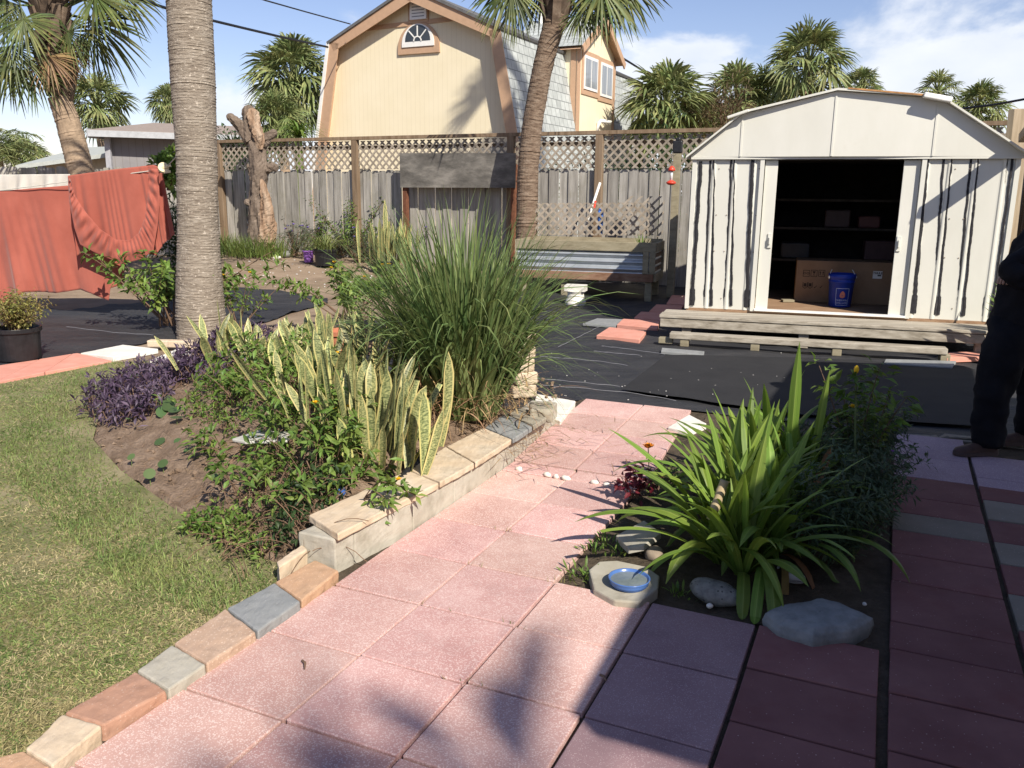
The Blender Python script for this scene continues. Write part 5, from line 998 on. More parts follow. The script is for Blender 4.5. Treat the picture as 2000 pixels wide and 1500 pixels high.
LSTONE = mat('smooth_grey_stone', [(.15, .16, .155), (.23, .24, .235), (.29, .30, .285)], scale=9, rough=.85, bump=.7, bscale=18, bdist=.006, detail=10, nrough=.7, post=blotch((.10, .095, .08), 7, .54, .74, .6))
def rockt(name, px, py, d, rz, m, label, cat='rock', seed=0, z=0, rough=.1, sq=1., n=20, grp=None):
    p = G(px, py, z); mb = MB(); mb.rock((p[0], p[1], z + d[2] * .32), d, rz, seed=seed, rough=rough, sq=sq, n=n); return tag(mb.build(name, m, loc=(p[0], p[1], z), smooth=True), label, cat, grp)
rockt('rock', 1395, 1170, (.21, .13, .09), R(-38), SPECK, 'dark speckled oval rock at the front of the shaded bed', seed=3, rough=.06)
p = G(1605, 1215, 0); mb = MB()
ol = lerp_pl([(1490, 1195), (1512, 1182), (1570, 1176), (1604, 1166), (1640, 1176), (1712, 1206), (1668, 1230), (1590, 1240), (1520, 1220), (1490, 1195)], 40)[:-1]; top = np.array([G(x, y, .05) for x, y in ol]); cc = top.mean(0); rings = []
for s_, z in ((.95, -.03), (1.0, .02), (.96, .045), (.80, .062), (.4, .068), (.02, .070)): rings.append(np.c_[(cc[:2] + (top[:, :2] - cc[:2]) * s_), np.full(len(top), z)])
rings = np.array(rings); rings = np.concatenate([rings, rings[:, :1]], 1); mb.grid(rings); o = roughen(mb.build('flat_stone', LSTONE, loc=p, smooth=True), .008, 2); tag(o, 'long smooth grey stone lying in the shaded corner of the bed', 'stone')
o = rockt('shell', 1553, 1134, (.085, .05, .045), R(-12), plain('pale_shell', (.52, .48, .42), .6), 'small pale hollow shell on the dark soil', 'shell', seed=8, rough=.03)
SHELLD = plain('shell_hollow', (.2, .17, .14), .8); q = G(1556, 1130, .05); mb = MB(); mb.lathe((q[0], q[1] , .032), [(.001, .004), (.018, .006), (.026, .002)], 16, sx=1.2, sy=.55); mb.build('hollow', SHELLD, o)
mb = MB(); q = [G(x, y, .07) for x, y in ((1203, 1034), (1258, 1016), (1292, 1048), (1258, 1064), (1228, 1062))]; q = [np.array([a, b, .01 + .05 * i]) for i, (a, b, _) in zip((0, .6, 1, .6, .2), q)]; mb.prism(q[::-1], (0, 0, .03)); tag(mb.build('flat_stone', CONC, loc=q[0], bevel=.004), 'pale grey stone slab tilted under the strap leaves', 'stone')
rockt('rock', 1277, 1092, (.09, .07, .07), .4, plain('brown_rock', (.25, .2, .15), .9, var=.3), 'small brown rock behind the blue water dish', seed=5)
for i, (x, y, s) in enumerate(((1386, 1186, .02), (1520, 1110, .012), (1688, 1182, .014), (1668, 1236, .018), (1310, 1105, .014), (1480, 1162, .012))):
    rockt('pebble', x, y, (s * 1.4, s, s), i, PEB, ('pebble beside the speckled oval rock', 'tiny pebble left of the shell', 'tiny pebble right of the long leaves on dark soil', 'pebble between the long grey stone and the paving', 'tiny pebble right of the small brown rock', 'tiny pebble left of the long grey stone')[i], 'pebble', seed=i, n=10, grp='pebbles on the bed soil')
STK = mat('bamboo_stake', [(.36, .27, .15), (.50, .42, .26)], scale=9, stretch=(1, 1, .3), rough=.5)
a = G(1388, 1015, .25); b = D(1416, 938, a[1] + .04); mb = MB(); tt_ = np.linspace(0, 1, 12); mb.tube(np.array([a + (b - a) * t for t in tt_]), np.where(np.isin(np.arange(12), (4, 8)), .0215, .019), 12); tag(mb.build('stake', STK, loc=a, smooth=True), 'thick tan bamboo stake standing among the strap leaves', 'stake')
# mound
p = D(505, 838, 5.0); zt0 = float(mz(np.array([p[0]]), np.array([p[1]]))[0]); q = np.array([G(x, y, .29) for x, y in ((452, 845), (478, 850), (560, 848), (572, 832), (505, 828))]); mb = MB(); mb.prism([(a, b, zt0 + .012) for a, b, _ in q][::1], (0, 0, .018)); 
BLUEWH = mat('blue_white_glaze', [(.46, .45, .40), (.52, .50, .45), (.05, .10, .16)], scale=9, rough=.4, rng_=(.45, .62)); tag(mb.build('glazed_tile', BLUEWH, loc=q.mean(0), bevel=.005), 'white and blue glazed plaque lying on the mound soil', 'plaque')
rockt('rock', 822, 856, (.20, .14, .09), .3, WHITE_STONE, 'whitish rock beside the variegated leaves near the wall', seed=9, z=.12)
q0, q1 = G(782, 942, .14), G(836, 888, .15); tt_ = np.linspace(0, 1, 60); mb = MB(); mb.tube(np.array([q0 + (q1 - q0) * t + np.array([0, 0, .01 + .02 * t]) for t in tt_]), .020 + .004 * np.sign(np.sin(tt_ * 70)), 12); tag(mb.build('corrugated_hose', BLKP, loc=q0, smooth=True), 'black corrugated hose end lying just inside the wall', 'hose')
rockt('glass_ball', 666, 966, (.05, .05, .05), 0, plain('blue_glass', (.05, .12, .35), .1, .6, var=.4, scale=30), 'small blue and white ball under the shrub by the wall', 'ball', seed=1, z=.13, rough=.0)

# ------------------------------------------------------------------ pots
def pot(name, c, r, h, m, label, taper=.82, rim=.012):
    mb = MB(); mb.lathe(c, [(.001, 0), (r * taper, 0), (r * .97, h * .86), (r + rim, h * .87), (r + rim, h), (r - .004, h), (r * .93, h * .86), (.001, h * .84)], 36); return tag(mb.build(name, m, loc=c, smooth=False, bevel=.003), label, 'plant pot', None)
pc = G(38, 700, 0); pot('plant_pot', pc, .205, .30, BLKP, 'large black plastic pot with a straggly bush at the left edge', .9)
def atg(px, py): return GG(px, py)
q = atg(603, 512); pot('plant_pot', q, .10, .22, plain('purple_plastic', (.23, .10, .36), .5), 'small purple pot by the rear flower bed')
q = atg(637, 518); pot('plant_pot', q, .21, .30, BLKP, 'black pot holding the arching spider plant at the rear bed', .9)
q = atg(755, 527); pot('plant_pot', q, .24, .17, BLKP, 'low dark pot with the tall yellow edged snake plant at the rear bed', .95)
q = G(665, 712, .12); pot('plant_pot', q, .12, .30, plain('terracotta_pot', (.42, .16, .09), .85), 'terracotta pot half hidden among the snake plants')
q = G(745, 690, .0); pot('plant_pot', (q[0], q[1], .02), .17, .30, BLKP, 'black pot between the snake plants and the tall grass clump', .9)
q = G(575, 745, .2); pot('plant_pot', q, .10, .15, BLKP, 'small black pot sunk among the snake plants')
for i, (x, y, s) in enumerate(((541, 505, .15), (560, 500, .22), (440, 472, .1), (458, 470, .1))):
    p = GG(x, y); mb = MB(); mb.rock((p[0], p[1], p[2] + s * .15), (s, s * .8, s * .6), i, seed=20 + i, rough=.12); tag(mb.build('rock', WHITE_STONE if i != 1 else SPECK, loc=p, smooth=True), ('white rock at the right end of the strappy green clump', 'grey rock left of the purple pot', 'small white rock left of the strappy clump by the fence', 'small white rock at the foot of the dead stump')[i], 'rock', 'rocks along the rear bed')
for px, y, lb in (((296, 667), 676, 'left cream block edging the near palm trunk'), ((336, 664), 677, 'middle cream block edging the near palm trunk'), ((376, 668), 683, 'right cream block edging the near palm trunk')):
    p = G(px[0] + 18, y, .0); mb = MB(); mb.box((p[0], p[1], .03), (.24, .10, .07), -.2 + .2 * rnd.random()); tag(mb.build('edging_block', CREAM, loc=(p[0], p[1], 0), bevel=.01), lb, 'stone', 'cream blocks around the palm foot')
# ------------------------------------------------------------------ foliage materials
def leafm(name, a, b, c=None, transl=.3, island=.3, hue=.02, rough=.5, spec=.3, **k): return mat(name, [a, b] + ([c] if c else []), scale=k.pop('scale', 3), rough=rough, spec=spec, island=island, hue=hue, transl=transl, detail=3, **k)
PALMG = leafm('palm_green', (.085, .125, .035), (.14, .175, .05), (.22, .225, .075), island=.4, transl=.22)
PALM_SHADED = leafm('shaded_palm_green', (.05, .075, .025), (.09, .115, .035), (.19, .19, .065), island=.45, transl=.15)  # darker copy of the palm green, crown shade put into the colour
PALMD = leafm('palm_dead_frond', (.20, .13, .06), (.30, .20, .10), island=.4)
PALMFAR = leafm('far_palm_green', (.12, .165, .06), (.185, .22, .085), (.28, .28, .12), island=.45, transl=.2)
TRUNK = mat('palm_trunk', [(.17, .135, .105), (.275, .23, .18), (.37, .32, .26)], scale=5, stretch=(1, 1, 4), rough=.95, bump=1, bscale=12, bdist=.03, detail=12, nrough=.75, post=blotch((.56, .49, .40), 30, .58, .63, .75))
TRUNKF = plain('far_palm_trunk', (.30, .22, .15), .95, var=.3, scale=7, bump=.5)
TRUNKD = mat('dark_palm_trunk', [(.10, .065, .045), (.19, .135, .095), (.28, .215, .16)], scale=8, stretch=(1, 1, 2.5), rough=.95, bump=.9, bscale=26, bdist=.02, detail=10, nrough=.7)
BOOT = mat('leaf_base_boots', [(.055, .04, .03), (.12, .085, .06), (.20, .155, .115)], scale=6, rough=.95, bump=.6, island=.4)
BARK = mat('stump_bark', [(.10, .075, .058), (.17, .13, .10), (.24, .19, .15)], scale=7, stretch=(1, 1, .45), rough=.95, bump=1, bscale=18, bdist=.03, detail=10, nrough=.7)
HEART = mat('rotten_heartwood', [(.20, .12, .075), (.31, .21, .14), (.42, .325, .24)], scale=7, stretch=(1, 1, .3), rough=.95, bump=.9, bscale=20, bdist=.03, detail=9)
# ------------------------------------------------------------------ palms
def trunk(mb, pts, r, ring=.045, n=26, seed=0, jag=.06, m=0):
    g = np.random.default_rng(seed); P = np.array(pts, float); s = np.r_[0, np.cumsum(np.linalg.norm(np.diff(P, axis=0), axis=1))]; k = int(s[-1] / ring * 3); t = np.linspace(0, s[-1], k)
    Q_ = np.stack([np.interp(t, s, P[:, i]) for i in range(3)], 1)
    for i in range(3): Q_[:, i] = np.convolve(np.pad(Q_[:, i], 12, 'edge'), np.ones(25) / 25, 'valid')
    rr = np.interp(t, s, r)[:, None] * (1 + .035 * np.sin(t * 2.3 + seed)[:, None]); ph = (np.arange(k) % 3)[:, None]
    an = np.linspace(0, 2 * np.pi, n, endpoint=False)[None]; wob = np.clip(.35 + .6 * np.sin(an * 2 + t[:, None] * 5 + seed) * np.sin(an * 5 - t[:, None] * 13) + .5 * g.normal(size=(k, 1)), 0, 1.6)
    rr = rr * (1 + np.where(ph == 0, jag, np.where(ph == 1, jag * .25, -jag * .25)) * wob + g.normal(size=(k, n)) * jag * .22)
    Q_[:, 2] += np.where(np.arange(k) % 3 == 1, ring * .22, 0) + g.normal(size=k) * ring * .12
    mb.tube(Q_, rr, n, m); return mb
def fan(mb, hub, a, ref, L, nseg=26, spread=R(105), droop=.25, m=0, g=rng, tipw=.25):
    a = nrm(a); n_ = np.asarray(ref, float); n_ = nrm(n_ - (n_ @ a) * a); s = np.cross(a, n_)
    an = np.linspace(-spread, spread, nseg) + g.normal(size=nseg) * .03; l = L * (.70 + .30 * np.cos(an * .75)) * (1 + g.normal(size=nseg) * .05)
    d = np.cos(an)[:, None] * a + np.sin(an)[:, None] * s + (g.normal(size=nseg) * .07 - .16 * np.abs(np.sin(an)))[:, None] * n_; d = nrm(d)
    sd = nrm(np.cross(d, n_)); wm = l * .52 * 2 * spread / nseg * .88
    T_ = [0, .22, .52, .78, 1.0]; W_ = [.08, .45, 1.0, .62, .06]; rows = []
    for t, w_ in zip(T_, W_):
        c = hub + d * (l * t)[:, None]; c[:, 2] -= droop * l * max(0, t - .35) ** 2 * 1.6 * (1 + .5 * g.random(nseg)); o = sd * (wm * w_ / 2)[:, None]
        rows.append(np.stack([c - o, c + n_ * (wm * w_ * .22)[:, None] * -1, c + o], 1))
    V = np.stack(rows, 1); k = V.shape[1] * 3; b = (np.arange(nseg) * k)[:, None, None]; i = np.arange(len(T_) - 1)[None, :, None] * 3; j = np.arange(2)[None, None]; q = b + i + j
    mb.add(V.reshape(-1, 3), np.stack([q, q + 1, q + 4, q + 3], -1).reshape(-1, 4), m)
def petiole(mb, c, hub, r=.018, m=0, sag=.05):
    t = np.linspace(0, 1, 6)[:, None]; P = np.array(c) + (np.array(hub) - np.array(c)) * t; P[:, 2] += np.sin(t[:, 0] * np.pi) * sag; mb.tube(P, np.linspace(r * 1.6, r * .7, 6), 5, m, cap=False)
def crown_random(fr, c, R_, N_, nseg, g, elmin=-55, elmax=85, petr=.02, dead=None, ndead=0):
    for i in range(N_):
        az = i * 2.39996 + g.normal() * .15; u = (i + .5) / N_; el = R(elmin) + (R(elmax) - R(elmin)) * u ** .8 + g.normal() * .1
        dr = np.array([math.cos(az) * math.cos(el), math.sin(az) * math.cos(el), math.sin(el)]); pl_ = R_ * (.45 + .15 * g.random()); hub = c + dr * pl_ + np.array([0, 0, .06 * R_]); petiole(fr, c + dr * R_ * .05, hub, petr)
        a = nrm(dr + np.array([0, 0, -.35 - .3 * (el < 0)])); fan(fr, hub, a, np.array([0, 0, 1.0]) + dr * .5 + g.normal(size=3) * .35, R_ * (.52 + .12 * g.random()), nseg, R(100), .35, 0, g)
def palm(name, base, top, r, crown, label, seed, N_=46, nseg=16, tm=None, fm=None, group=None, cut=None, elmin=-55):
    g = np.random.default_rng(seed); base = np.array(base, float); top = np.array(top, float); root = thing(name, base, label, 'palm tree', group)
    mid = (base + top) / 2 + np.array([g.normal() * .12, 0, 0]); mb = MB(); mb.tube([base - [0, 0, .2], mid, top], [r * 1.15, r, r * .9], 10); mb.build('trunk', tm or TRUNKF, root, smooth=True)
    fr = MB(); crown_random(fr, top, crown, N_, nseg, g, elmin); fr.build('crown', fm or PALMFAR, root); return root
for i, (cx_, cy_, Y_, rp, lb, kw) in enumerate((
        (190, 200, 34, 62, 'round headed palm behind the leaning palm trunk at the left', {}), (326, 200, 40, 36, 'small distant palm just left of the near palm trunk', {}),
        (55, 305, 44, 40, 'low bushy palm at the far left horizon', {}), (572, 152, 27.5, 82, 'tall dense palm crowding the left side of the yellow house', dict(N_=60)), (540, 235, 24.5, 60, 'lower shaggy palm below the dense one beside the yellow house', dict(N_=40)),
        (1300, 205, 27, 86, 'full round palm right of the wooden utility pole', dict(N_=60)), (1352, 232, 29, 55, 'lower palm tucked between the full palm and the shed roof', {}), (1440, 192, 30, 72, 'palm just left of the tall one above the shed roof', {}), (1492, 190, 31, 60, 'bushy palm beside the trunk of the tall one', {}),
        (1580, 118, 29, 76, 'tallest palm standing above the shed roof', dict(elmin=-60)), (1682, 168, 33, 38, 'small palm right of the tallest one over the shed ridge', {}), (1832, 176, 30, 40, 'spiky palm above the right slope of the shed roof', dict(N_=26)), (1912, 208, 30, 52, 'dense low palm above the right end of the shed', {}))):
    c = D(cx_, cy_, Y_); palm('palm_tree', (c[0] + (.1 if i else .35), Y_, float(gz(0, 18))), c - np.array([0, 0, rp / FOC * Y_ * .18]), .15, rp / FOC * Y_ * 1.12, lb, 40 + i, group='background palms', **kw)
# date palm at the far left edge
g = np.random.default_rng(3); c = D(-8, 300, 38); rt_ = thing('date_palm', (c[0], 38, .36), 'feathery arching palm at the far left edge behind the fence', 'palm tree', 'background palms')
mb = MB(); mb.tube([(c[0], 38, 0), c], [.3, .25], 8); mb.build('trunk', TRUNKF, rt_); mb = MB()
for i in range(34):
    az = i * 2.4; el = R(-10 + 85 * (i / 34)); t = np.linspace(0, 1, 12); h = np.array([math.cos(az), math.sin(az), 0]); e = el - 1.5 * t ** 1.3; L = 2.1; P = c + np.cumsum(np.cos(e)[:, None] * h + np.sin(e)[:, None] * np.array([0, 0, 1]), 0) * L / 12
    mb.tube(P, .02, 4); PP = np.repeat(P, 8, 0) + g.normal(size=(96, 3)) * .04; sd = np.array([-h[1], h[0], 0]); mb.leaves(PP, sd * np.where(np.arange(96) % 2, 1, -1)[:, None] + h * .5 + np.array([0, 0, -.25]) + g.normal(size=(96, 3)) * .1, .45, .05, g=g)
mb.build('crown', PALMFAR, rt_)
# near trunk
b0 = G(395, 655, 0); root = thing('near_palm', b0, 'thick ringed palm trunk rising out of frame near the laundry', 'palm tree'); P1 = D(384, 300, 9.25); P2 = D(369, 0, 9.35); P3 = P2 + (P2 - P1) * 1.9; P3[2] = min(P3[2], 9)
mb = MB(); trunk(mb, [b0 + [0, 0, -.1], b0 + [0, 0, .35], (b0 + P1) / 2 + [-.01, 0, 0], P1, P2, P3], [.262, .245, .222, .212, .222, .19], .030, 44, 1, .024); mb.build('trunk', TRUNK, root, smooth=False)
fr = MB(); crown_random(fr, P3, 1.7, 26, 16, np.random.default_rng(5)); fr.build('crown', PALMG, root)
# leaning palm at the left
def lean_palm(name, label, Y_, pts, rad, c_px, fans, tm, seed, boots, extra=14, elm=20):
    g = np.random.default_rng(seed); P = [D(x, y, Y_) for x, y in pts]; base = P[0] + (P[0] - P[1]) * (P[0][2] - .2) / (P[1][2] - P[0][2]); root = thing(name, base, label, 'palm tree')
    mb = MB(); trunk(mb, [base] + P, [rad[0] * 1.05] + rad, .055, 24, seed, .05); mb.build('trunk', tm, root)
    c = D(*c_px, Y_); mb = MB()
    for k in range(boots[2]):
        t = k / boots[2]; q = D(*[boots[0][i] + (boots[1][i] - boots[0][i]) * t for i in (0, 1)], Y_); az = k * 2.4; h = np.array([math.cos(az), math.sin(az), 0]); r0_ = boots[3] * (.75 + .3 * g.random()); l_ = .25 + .2 * g.random(); e_ = .9 + .5 * g.random()
        a = q + h * r0_ * .55; b = a + h * l_ * .45 + np.array([0, 0, l_ * e_]); mb.bar(a - [0, 0, .1], b, .13, .045, upv=h)
    mb.build('leaf_bases', BOOT, root)
    fr = MB(); dd = MB()
    for hx_, hy_, tx, ty, dy, dead, L in fans:
        hub = D(hx_, hy_, Y_ + dy); tip = D(tx, ty, Y_ + dy * 1.25); a = tip - hub; LL = np.linalg.norm(a) if L is None else L; tgt = dd if dead else fr
        petiole(tgt, c, hub, .02); fan(tgt, hub, a, np.array([g.normal() * .4, -1 * (1 if dy <= 0 else -1), .55]) + g.normal(size=3) * .15, LL, 30, R(100), .22, 0, g)
    for k in range(extra):
        az = k * 2.4 + 1; el = R(elm + (80 - elm) * k / extra); dr = np.array([math.cos(az) * math.cos(el), math.sin(az) * math.cos(el), math.sin(el)]); hub = c + np.array([0, 0, .35]) + dr * .9; petiole(fr, c, hub, .02); fan(fr, hub, dr + [0, 0, -.3], np.array([0, 0, 1]) + dr * .3, .85, 22, R(100), .3, 0, g)
    fr.build('crown', PALM_SHADED, root)
    if dd.n: dd.build('dead_fronds', PALMD, root)
    return root
lean_palm('leaning_palm', 'leaning palm with a shaggy crown of fans at the upper left', 15, [(152, 310), (132, 235), (112, 182)], [.205, .185, .17], (100, 30),
          [(46, 38, 78, 112, -.7, 0, .68), (22, 90, 40, 165, -.6, 0, .66), (62, 132, 84, 208, -.35, 0, .66), (186, 44, 300, 120, .1, 0, 1.0), (172, 60, 250, 160, .25, 0, .85), (132, 62, 188, 122, -.4, 0, .62), (185, -8, 310, 28, -.3, 0, .9), (230, -20, 300, 30, .3, 0, .8), (8, -5, -60, 70, .2, 0, .9), (10, 100, -50, 170, .3, 0, .8), (95, 110, 108, 175, -.5, 1, .55), (130, 100, 150, 165, -.2, 1, .5), (20, 130, -10, 200, .1, 0, .7), (40, 10, -30, 30, -.4, 0, .8), (150, -40, 200, -60, .4, 0, .9)], TRUNKF, 21, ((117, 185), (95, -20), 90, .30), 14)
lean_palm('curved_palm', 'dark curving palm trunk leaning right in front of the yellow house', 14.3, [(1029, 430), (1031, 330), (1040, 240), (1058, 140), (1075, 70), (1094, 20)], [.185, .165, .16, .165, .17, .18], (1106, -8),
          [(1000, -22, 945, 70, -.3, 0, .75), (990, -40, 925, 20, .2, 0, .7), (1010, 0, 985, 80, .25, 0, .65), (1175, -25, 1225, 50, -.4, 0, .85), (1195, -40, 1290, 25, .1, 0, .9), (1130, 25, 1148, 78, -.3, 0, .42), (1210, -55, 1300, -20, .3, 0, .9), (1170, -40, 1190, 40, .45, 0, .75), (1110, -60, 1120, -150, .2, 0, .8), (1035, -70, 960, -90, 0, 0, .8), (1060, -30, 1020, 30, .5, 0, .7), (1150, -10, 1200, 60, .4, 0, .7)], TRUNKD, 22, ((1082, 48), (1112, -30), 60, .22), 12, 30)
for q in ((1096, 42), ):
    pass
# palms outside the frame whose fans throw the shadows seen on the house wall and on the path
def shade_palm(base, c, label, seed, fans, R_=1.5, name='shade_palm', r=.17, ns=16, sprd=85):
    g = np.random.default_rng(seed); root = thing(name, base, label, 'palm tree'); mb = MB(); mb.tube([base, (np.array(base) + c) / 2 + [.2, 0, 0], c], [r * 1.2, r, r * .9], 12); mb.build('trunk', TRUNKF, root, smooth=True); fr = MB(); c = np.array(c, float)
    for az, el, pl_, L in fans:
        az, el = R(az), R(el); dr = np.array([math.cos(az) * math.cos(el), math.sin(az) * math.cos(el), math.sin(el)]); hub = c + dr * pl_; petiole(fr, c, hub, .025); fan(fr, hub, dr + [0, 0, -.25], np.array([.3, -.6, .8]) + g.normal(size=3) * .2, L, ns, R(sprd), .2, 0, g)
    fr.build('crown', PALMG, root)
tgt = D(975, 262, 22.5); cc = tgt + SUN * (16 / math.cos(SEL))
shade_palm((cc[0] + .4, cc[1] - .3, 0), cc, 'very tall palm standing outside the frame beyond the shed corner', 31, [(i * 47, [-25, 0, 25, 50][i % 4], .8, .95) for i in range(16)])
tgt = G(1010, 1580) + np.array([.75, -.85, 0]); cc = tgt + SUN * (11.5 / math.sin(SEL))
shade_palm((cc[0] + .5, cc[1] - .2, 0), cc, 'palm outside the frame behind the viewer', 33, [(131, 4, 1.0, 1.4), (160, 2, 1.05, 1.15), (20, 20, .7, .9), (-60, 20, .7, .9), (-20, 60, .6, .8)], ns=9, sprd=62)
# patio roof outside the frame
shp = [G(1130, 1430), G(1267, 1176), G(1562, 712), G(1884, 718), G(1914, 832)]; shp = [np.array(q) + np.array([.05, -.02, 0]) for q in shp]
e = np.array([*nv_, 0]); shp += [shp[-1] + e * 5.5, shp[0] + e * 6.2]; off = SUN * (2.6 / SUN[2]); pr = thing('patio_house', shp[0] + off * [1, 1, 0] + [2, 1, 0], 'house corner with a flat patio roof just outside the right edge', 'house')
mb = MB(); mb.prism([q + off for q in shp][::-1] if False else [q + off for q in shp], (0, 0, .12)); mb.build('roof_deck', WHITEP, pr)
for q in (shp[5], shp[6] ): mb = MB(); p = q + off - e * .3; mb.box((p[0], p[1], 1.3), (.12, .12, 2.6), YAW); mb.build('post', WHITEP, pr)
hw = [Q(-7, 3.75), Q(3.6, 3.75), Q(3.6, 9), Q(-7, 9)]; mb = MB(); mb.prism([(*q, -.03) for q in hw][::-1], (0, 0, 2.62)); mb.build('wall', plain('beige_stucco', (.45, .38, .30), .9), pr)
# ------------------------------------------------------------------ dead stump
P0 = D(510, 484, 17.1); P0[2] = float(gz(0, 17.1)) - .03; Ys = P0[1]; root = thing('dead_stump', P0, 'dead broken tree trunk with forked top and rotten orange wood before the fence', 'tree stump')
def rough_tube(mb, px, rad, seed, n=26, k=60, m=0, dy=0, amp=.1):
    g = np.random.default_rng(seed); pl = lerp_pl([(x, y) for x, y in px], k); P = np.array([D(x, y, Ys + dy) for x, y in pl]); r = np.interp(np.linspace(0, 1, k), np.linspace(0, 1, len(rad)), rad)[:, None]; an = np.linspace(0, 2 * np.pi, n, endpoint=False)[None]; t = np.linspace(0, 1, k)[:, None]
    r = r * (1 + amp * np.sin(an * 2 + 7 * t + seed) + amp * .8 * np.sin(an * 5 - 11 * t) + amp * .5 * np.sin(an * 9 + 23 * t) + g.normal(size=(k, n)) * amp * .35); r[-3:] *= np.array([[.95], [.8], [.45]]); mb.tube(P, r, n, m)
mb = MB(); rough_tube(mb, [(513, 486), (508, 430), (504, 380), (506, 330), (503, 290), (494, 255), (488, 225), (483, 206)], [.27, .23, .22, .17, .18, .17, .14, .14, .12], 1); rough_tube(mb, [(492, 275), (475, 250), (455, 233), (444, 224)], [.15, .12, .10, .07], 2, 18, 30); rough_tube(mb, [(505, 285), (522, 268), (540, 256)], [.13, .11, .06], 3, 18, 24); rough_tube(mb, [(498, 400), (484, 396), (479, 390)], [.10, .07, .05], 4, 12, 14); rough_tube(mb, [(520, 330), (536, 325), (540, 335)], [.10, .08, .05], 6, 12, 14); rough_tube(mb, [(495, 340), (488, 326), (484, 320)], [.09, .07, .05], 7, 12, 14); mb.build('trunk', BARK, root)
mb = MB(); rough_tube(mb, [(523, 484), (522, 440), (520, 400), (515, 370), (510, 350)], [.155, .15, .13, .10, .04], 5, 20, 40, 0, -.16, .14); rough_tube(mb, [(508, 292), (506, 272), (500, 250), (490, 212)], [.05, .12, .10, .10], 8, 16, 24, 0, -.12, .15); mb.build('exposed_heartwood', HEART, root)

# ------------------------------------------------------------------ shrub maker
STEM = plain('brown_stem', (.16, .10, .065), .8, var=.3); STEMG = plain('green_stem', (.12, .15, .05), .7, var=.25)
YF = plain('yellow_petal', (.80, .50, .02), .6); PUR = plain('violet_petal', (.26, .18, .58), .6); MAGENTA = plain('purple_petal', (.30, .10, .40), .6)
TURN = leafm('shrub_leaf', (.09, .155, .03), (.14, .215, .045), (.20, .28, .065), island=.35); TURD = leafm('dark_leaf', (.03, .06, .02), (.05, .085, .028), island=.35); GREYL = leafm('grey_green_leaf', (.075, .095, .06), (.115, .14, .085), island=.35)
YELLF = leafm('straggly_leaf', (.12, .15, .03), (.22, .21, .06), (.30, .23, .09), island=.4)
def flower(root, p, m, s, g, n=5):
    mb = MB(); az = np.arange(n) * 2 * np.pi / n + g.random() * 6; d = np.stack([np.cos(az), np.sin(az), np.full(n, .55)], 1); mb.leaves(np.repeat([p], n, 0), d, s, s * .9, 0, .3, -.1, .2, g); mb.leaves(np.repeat([p], n, 0), d * [.6, .6, 2], s * .8, s * .7, 0, .3, -.1, .2, g); mb.build('flower', m, root)
def shrub(name, label, base, h, spread, ns, nl, ll, lw, lm, seed, wide=.55, sm=STEM, flowers=0, fm=YF, fs=.025, bare=.3, lean=(0, 0), cat='shrub', whorl=7, group=None, r=.006, droop=.3, up=.35, eld=75, jit=.02):
    g = np.random.default_rng(seed); base = np.array(base, float); root = thing(name, base, label, cat, group); st = MB(); P = []; Dd = []; tips = []
    per = max(1, nl // ns)
    for i in range(ns):
        az = g.random() * 6.283; el = R(eld) * (1 - wide * g.random() ** 1.2); L = h * (.6 + .4 * g.random()) / max(.45, math.sin(el)); t = np.linspace(0, 1, 9); e_ = el - droop * t ** 2 + g.normal() * .1; a_ = az + g.normal() * .35 * t
        dirs = np.stack([np.cos(e_) * np.cos(a_), np.cos(e_) * np.sin(a_), np.sin(e_)], 1) + np.array([lean[0], lean[1], 0]); pos = base + np.r_[[np.zeros(3)], np.cumsum(dirs[:-1], 0)] * L / 8; pos[:, :2] += (g.random(2) - .5) * spread * .35
        dx = pos[:, :2] - base[:2]; pos[:, 2] = np.maximum(pos[:, 2], base[2] + .01); st.tube(pos, np.linspace(r * 1.4, r * .4, 9), 5, cap=False); tips.append(pos[-1])
        nw = max(1, per // whorl)
        for w_ in range(nw):
            tw = bare + (1 - bare) * ((w_ + g.random() * .6 + .4) / nw if nw > 1 else 1); tw = min(tw, 1); c = np.array([np.interp(tw, t, pos[:, k]) for k in range(3)]); ax = nrm(dirs[min(8, int(tw * 8))]); nn = whorl; k = g.normal(size=(nn, 3)); k = nrm(k - (k @ ax)[:, None] * ax * .85 + ax * up); P.append(c + k * lw * .3 + g.normal(size=(nn, 3)) * jit); Dd.append(k)
    P = np.vstack(P); Dd = np.vstack(Dd); lv = MB(); lv.leaves(P, Dd, ll * (.55 + .55 * g.random(len(P))), lw * (.7 + .5 * g.random(len(P))), 0, .3, .25, .5, g)
    st.build('stems', sm, root); lv.build('foliage', lm, root)
    for k in range(flowers): flower(root, tips[(k * 3) % len(tips)] + np.array([g.normal() * .015, g.normal() * .015, .01]), fm, fs, g)
    return root
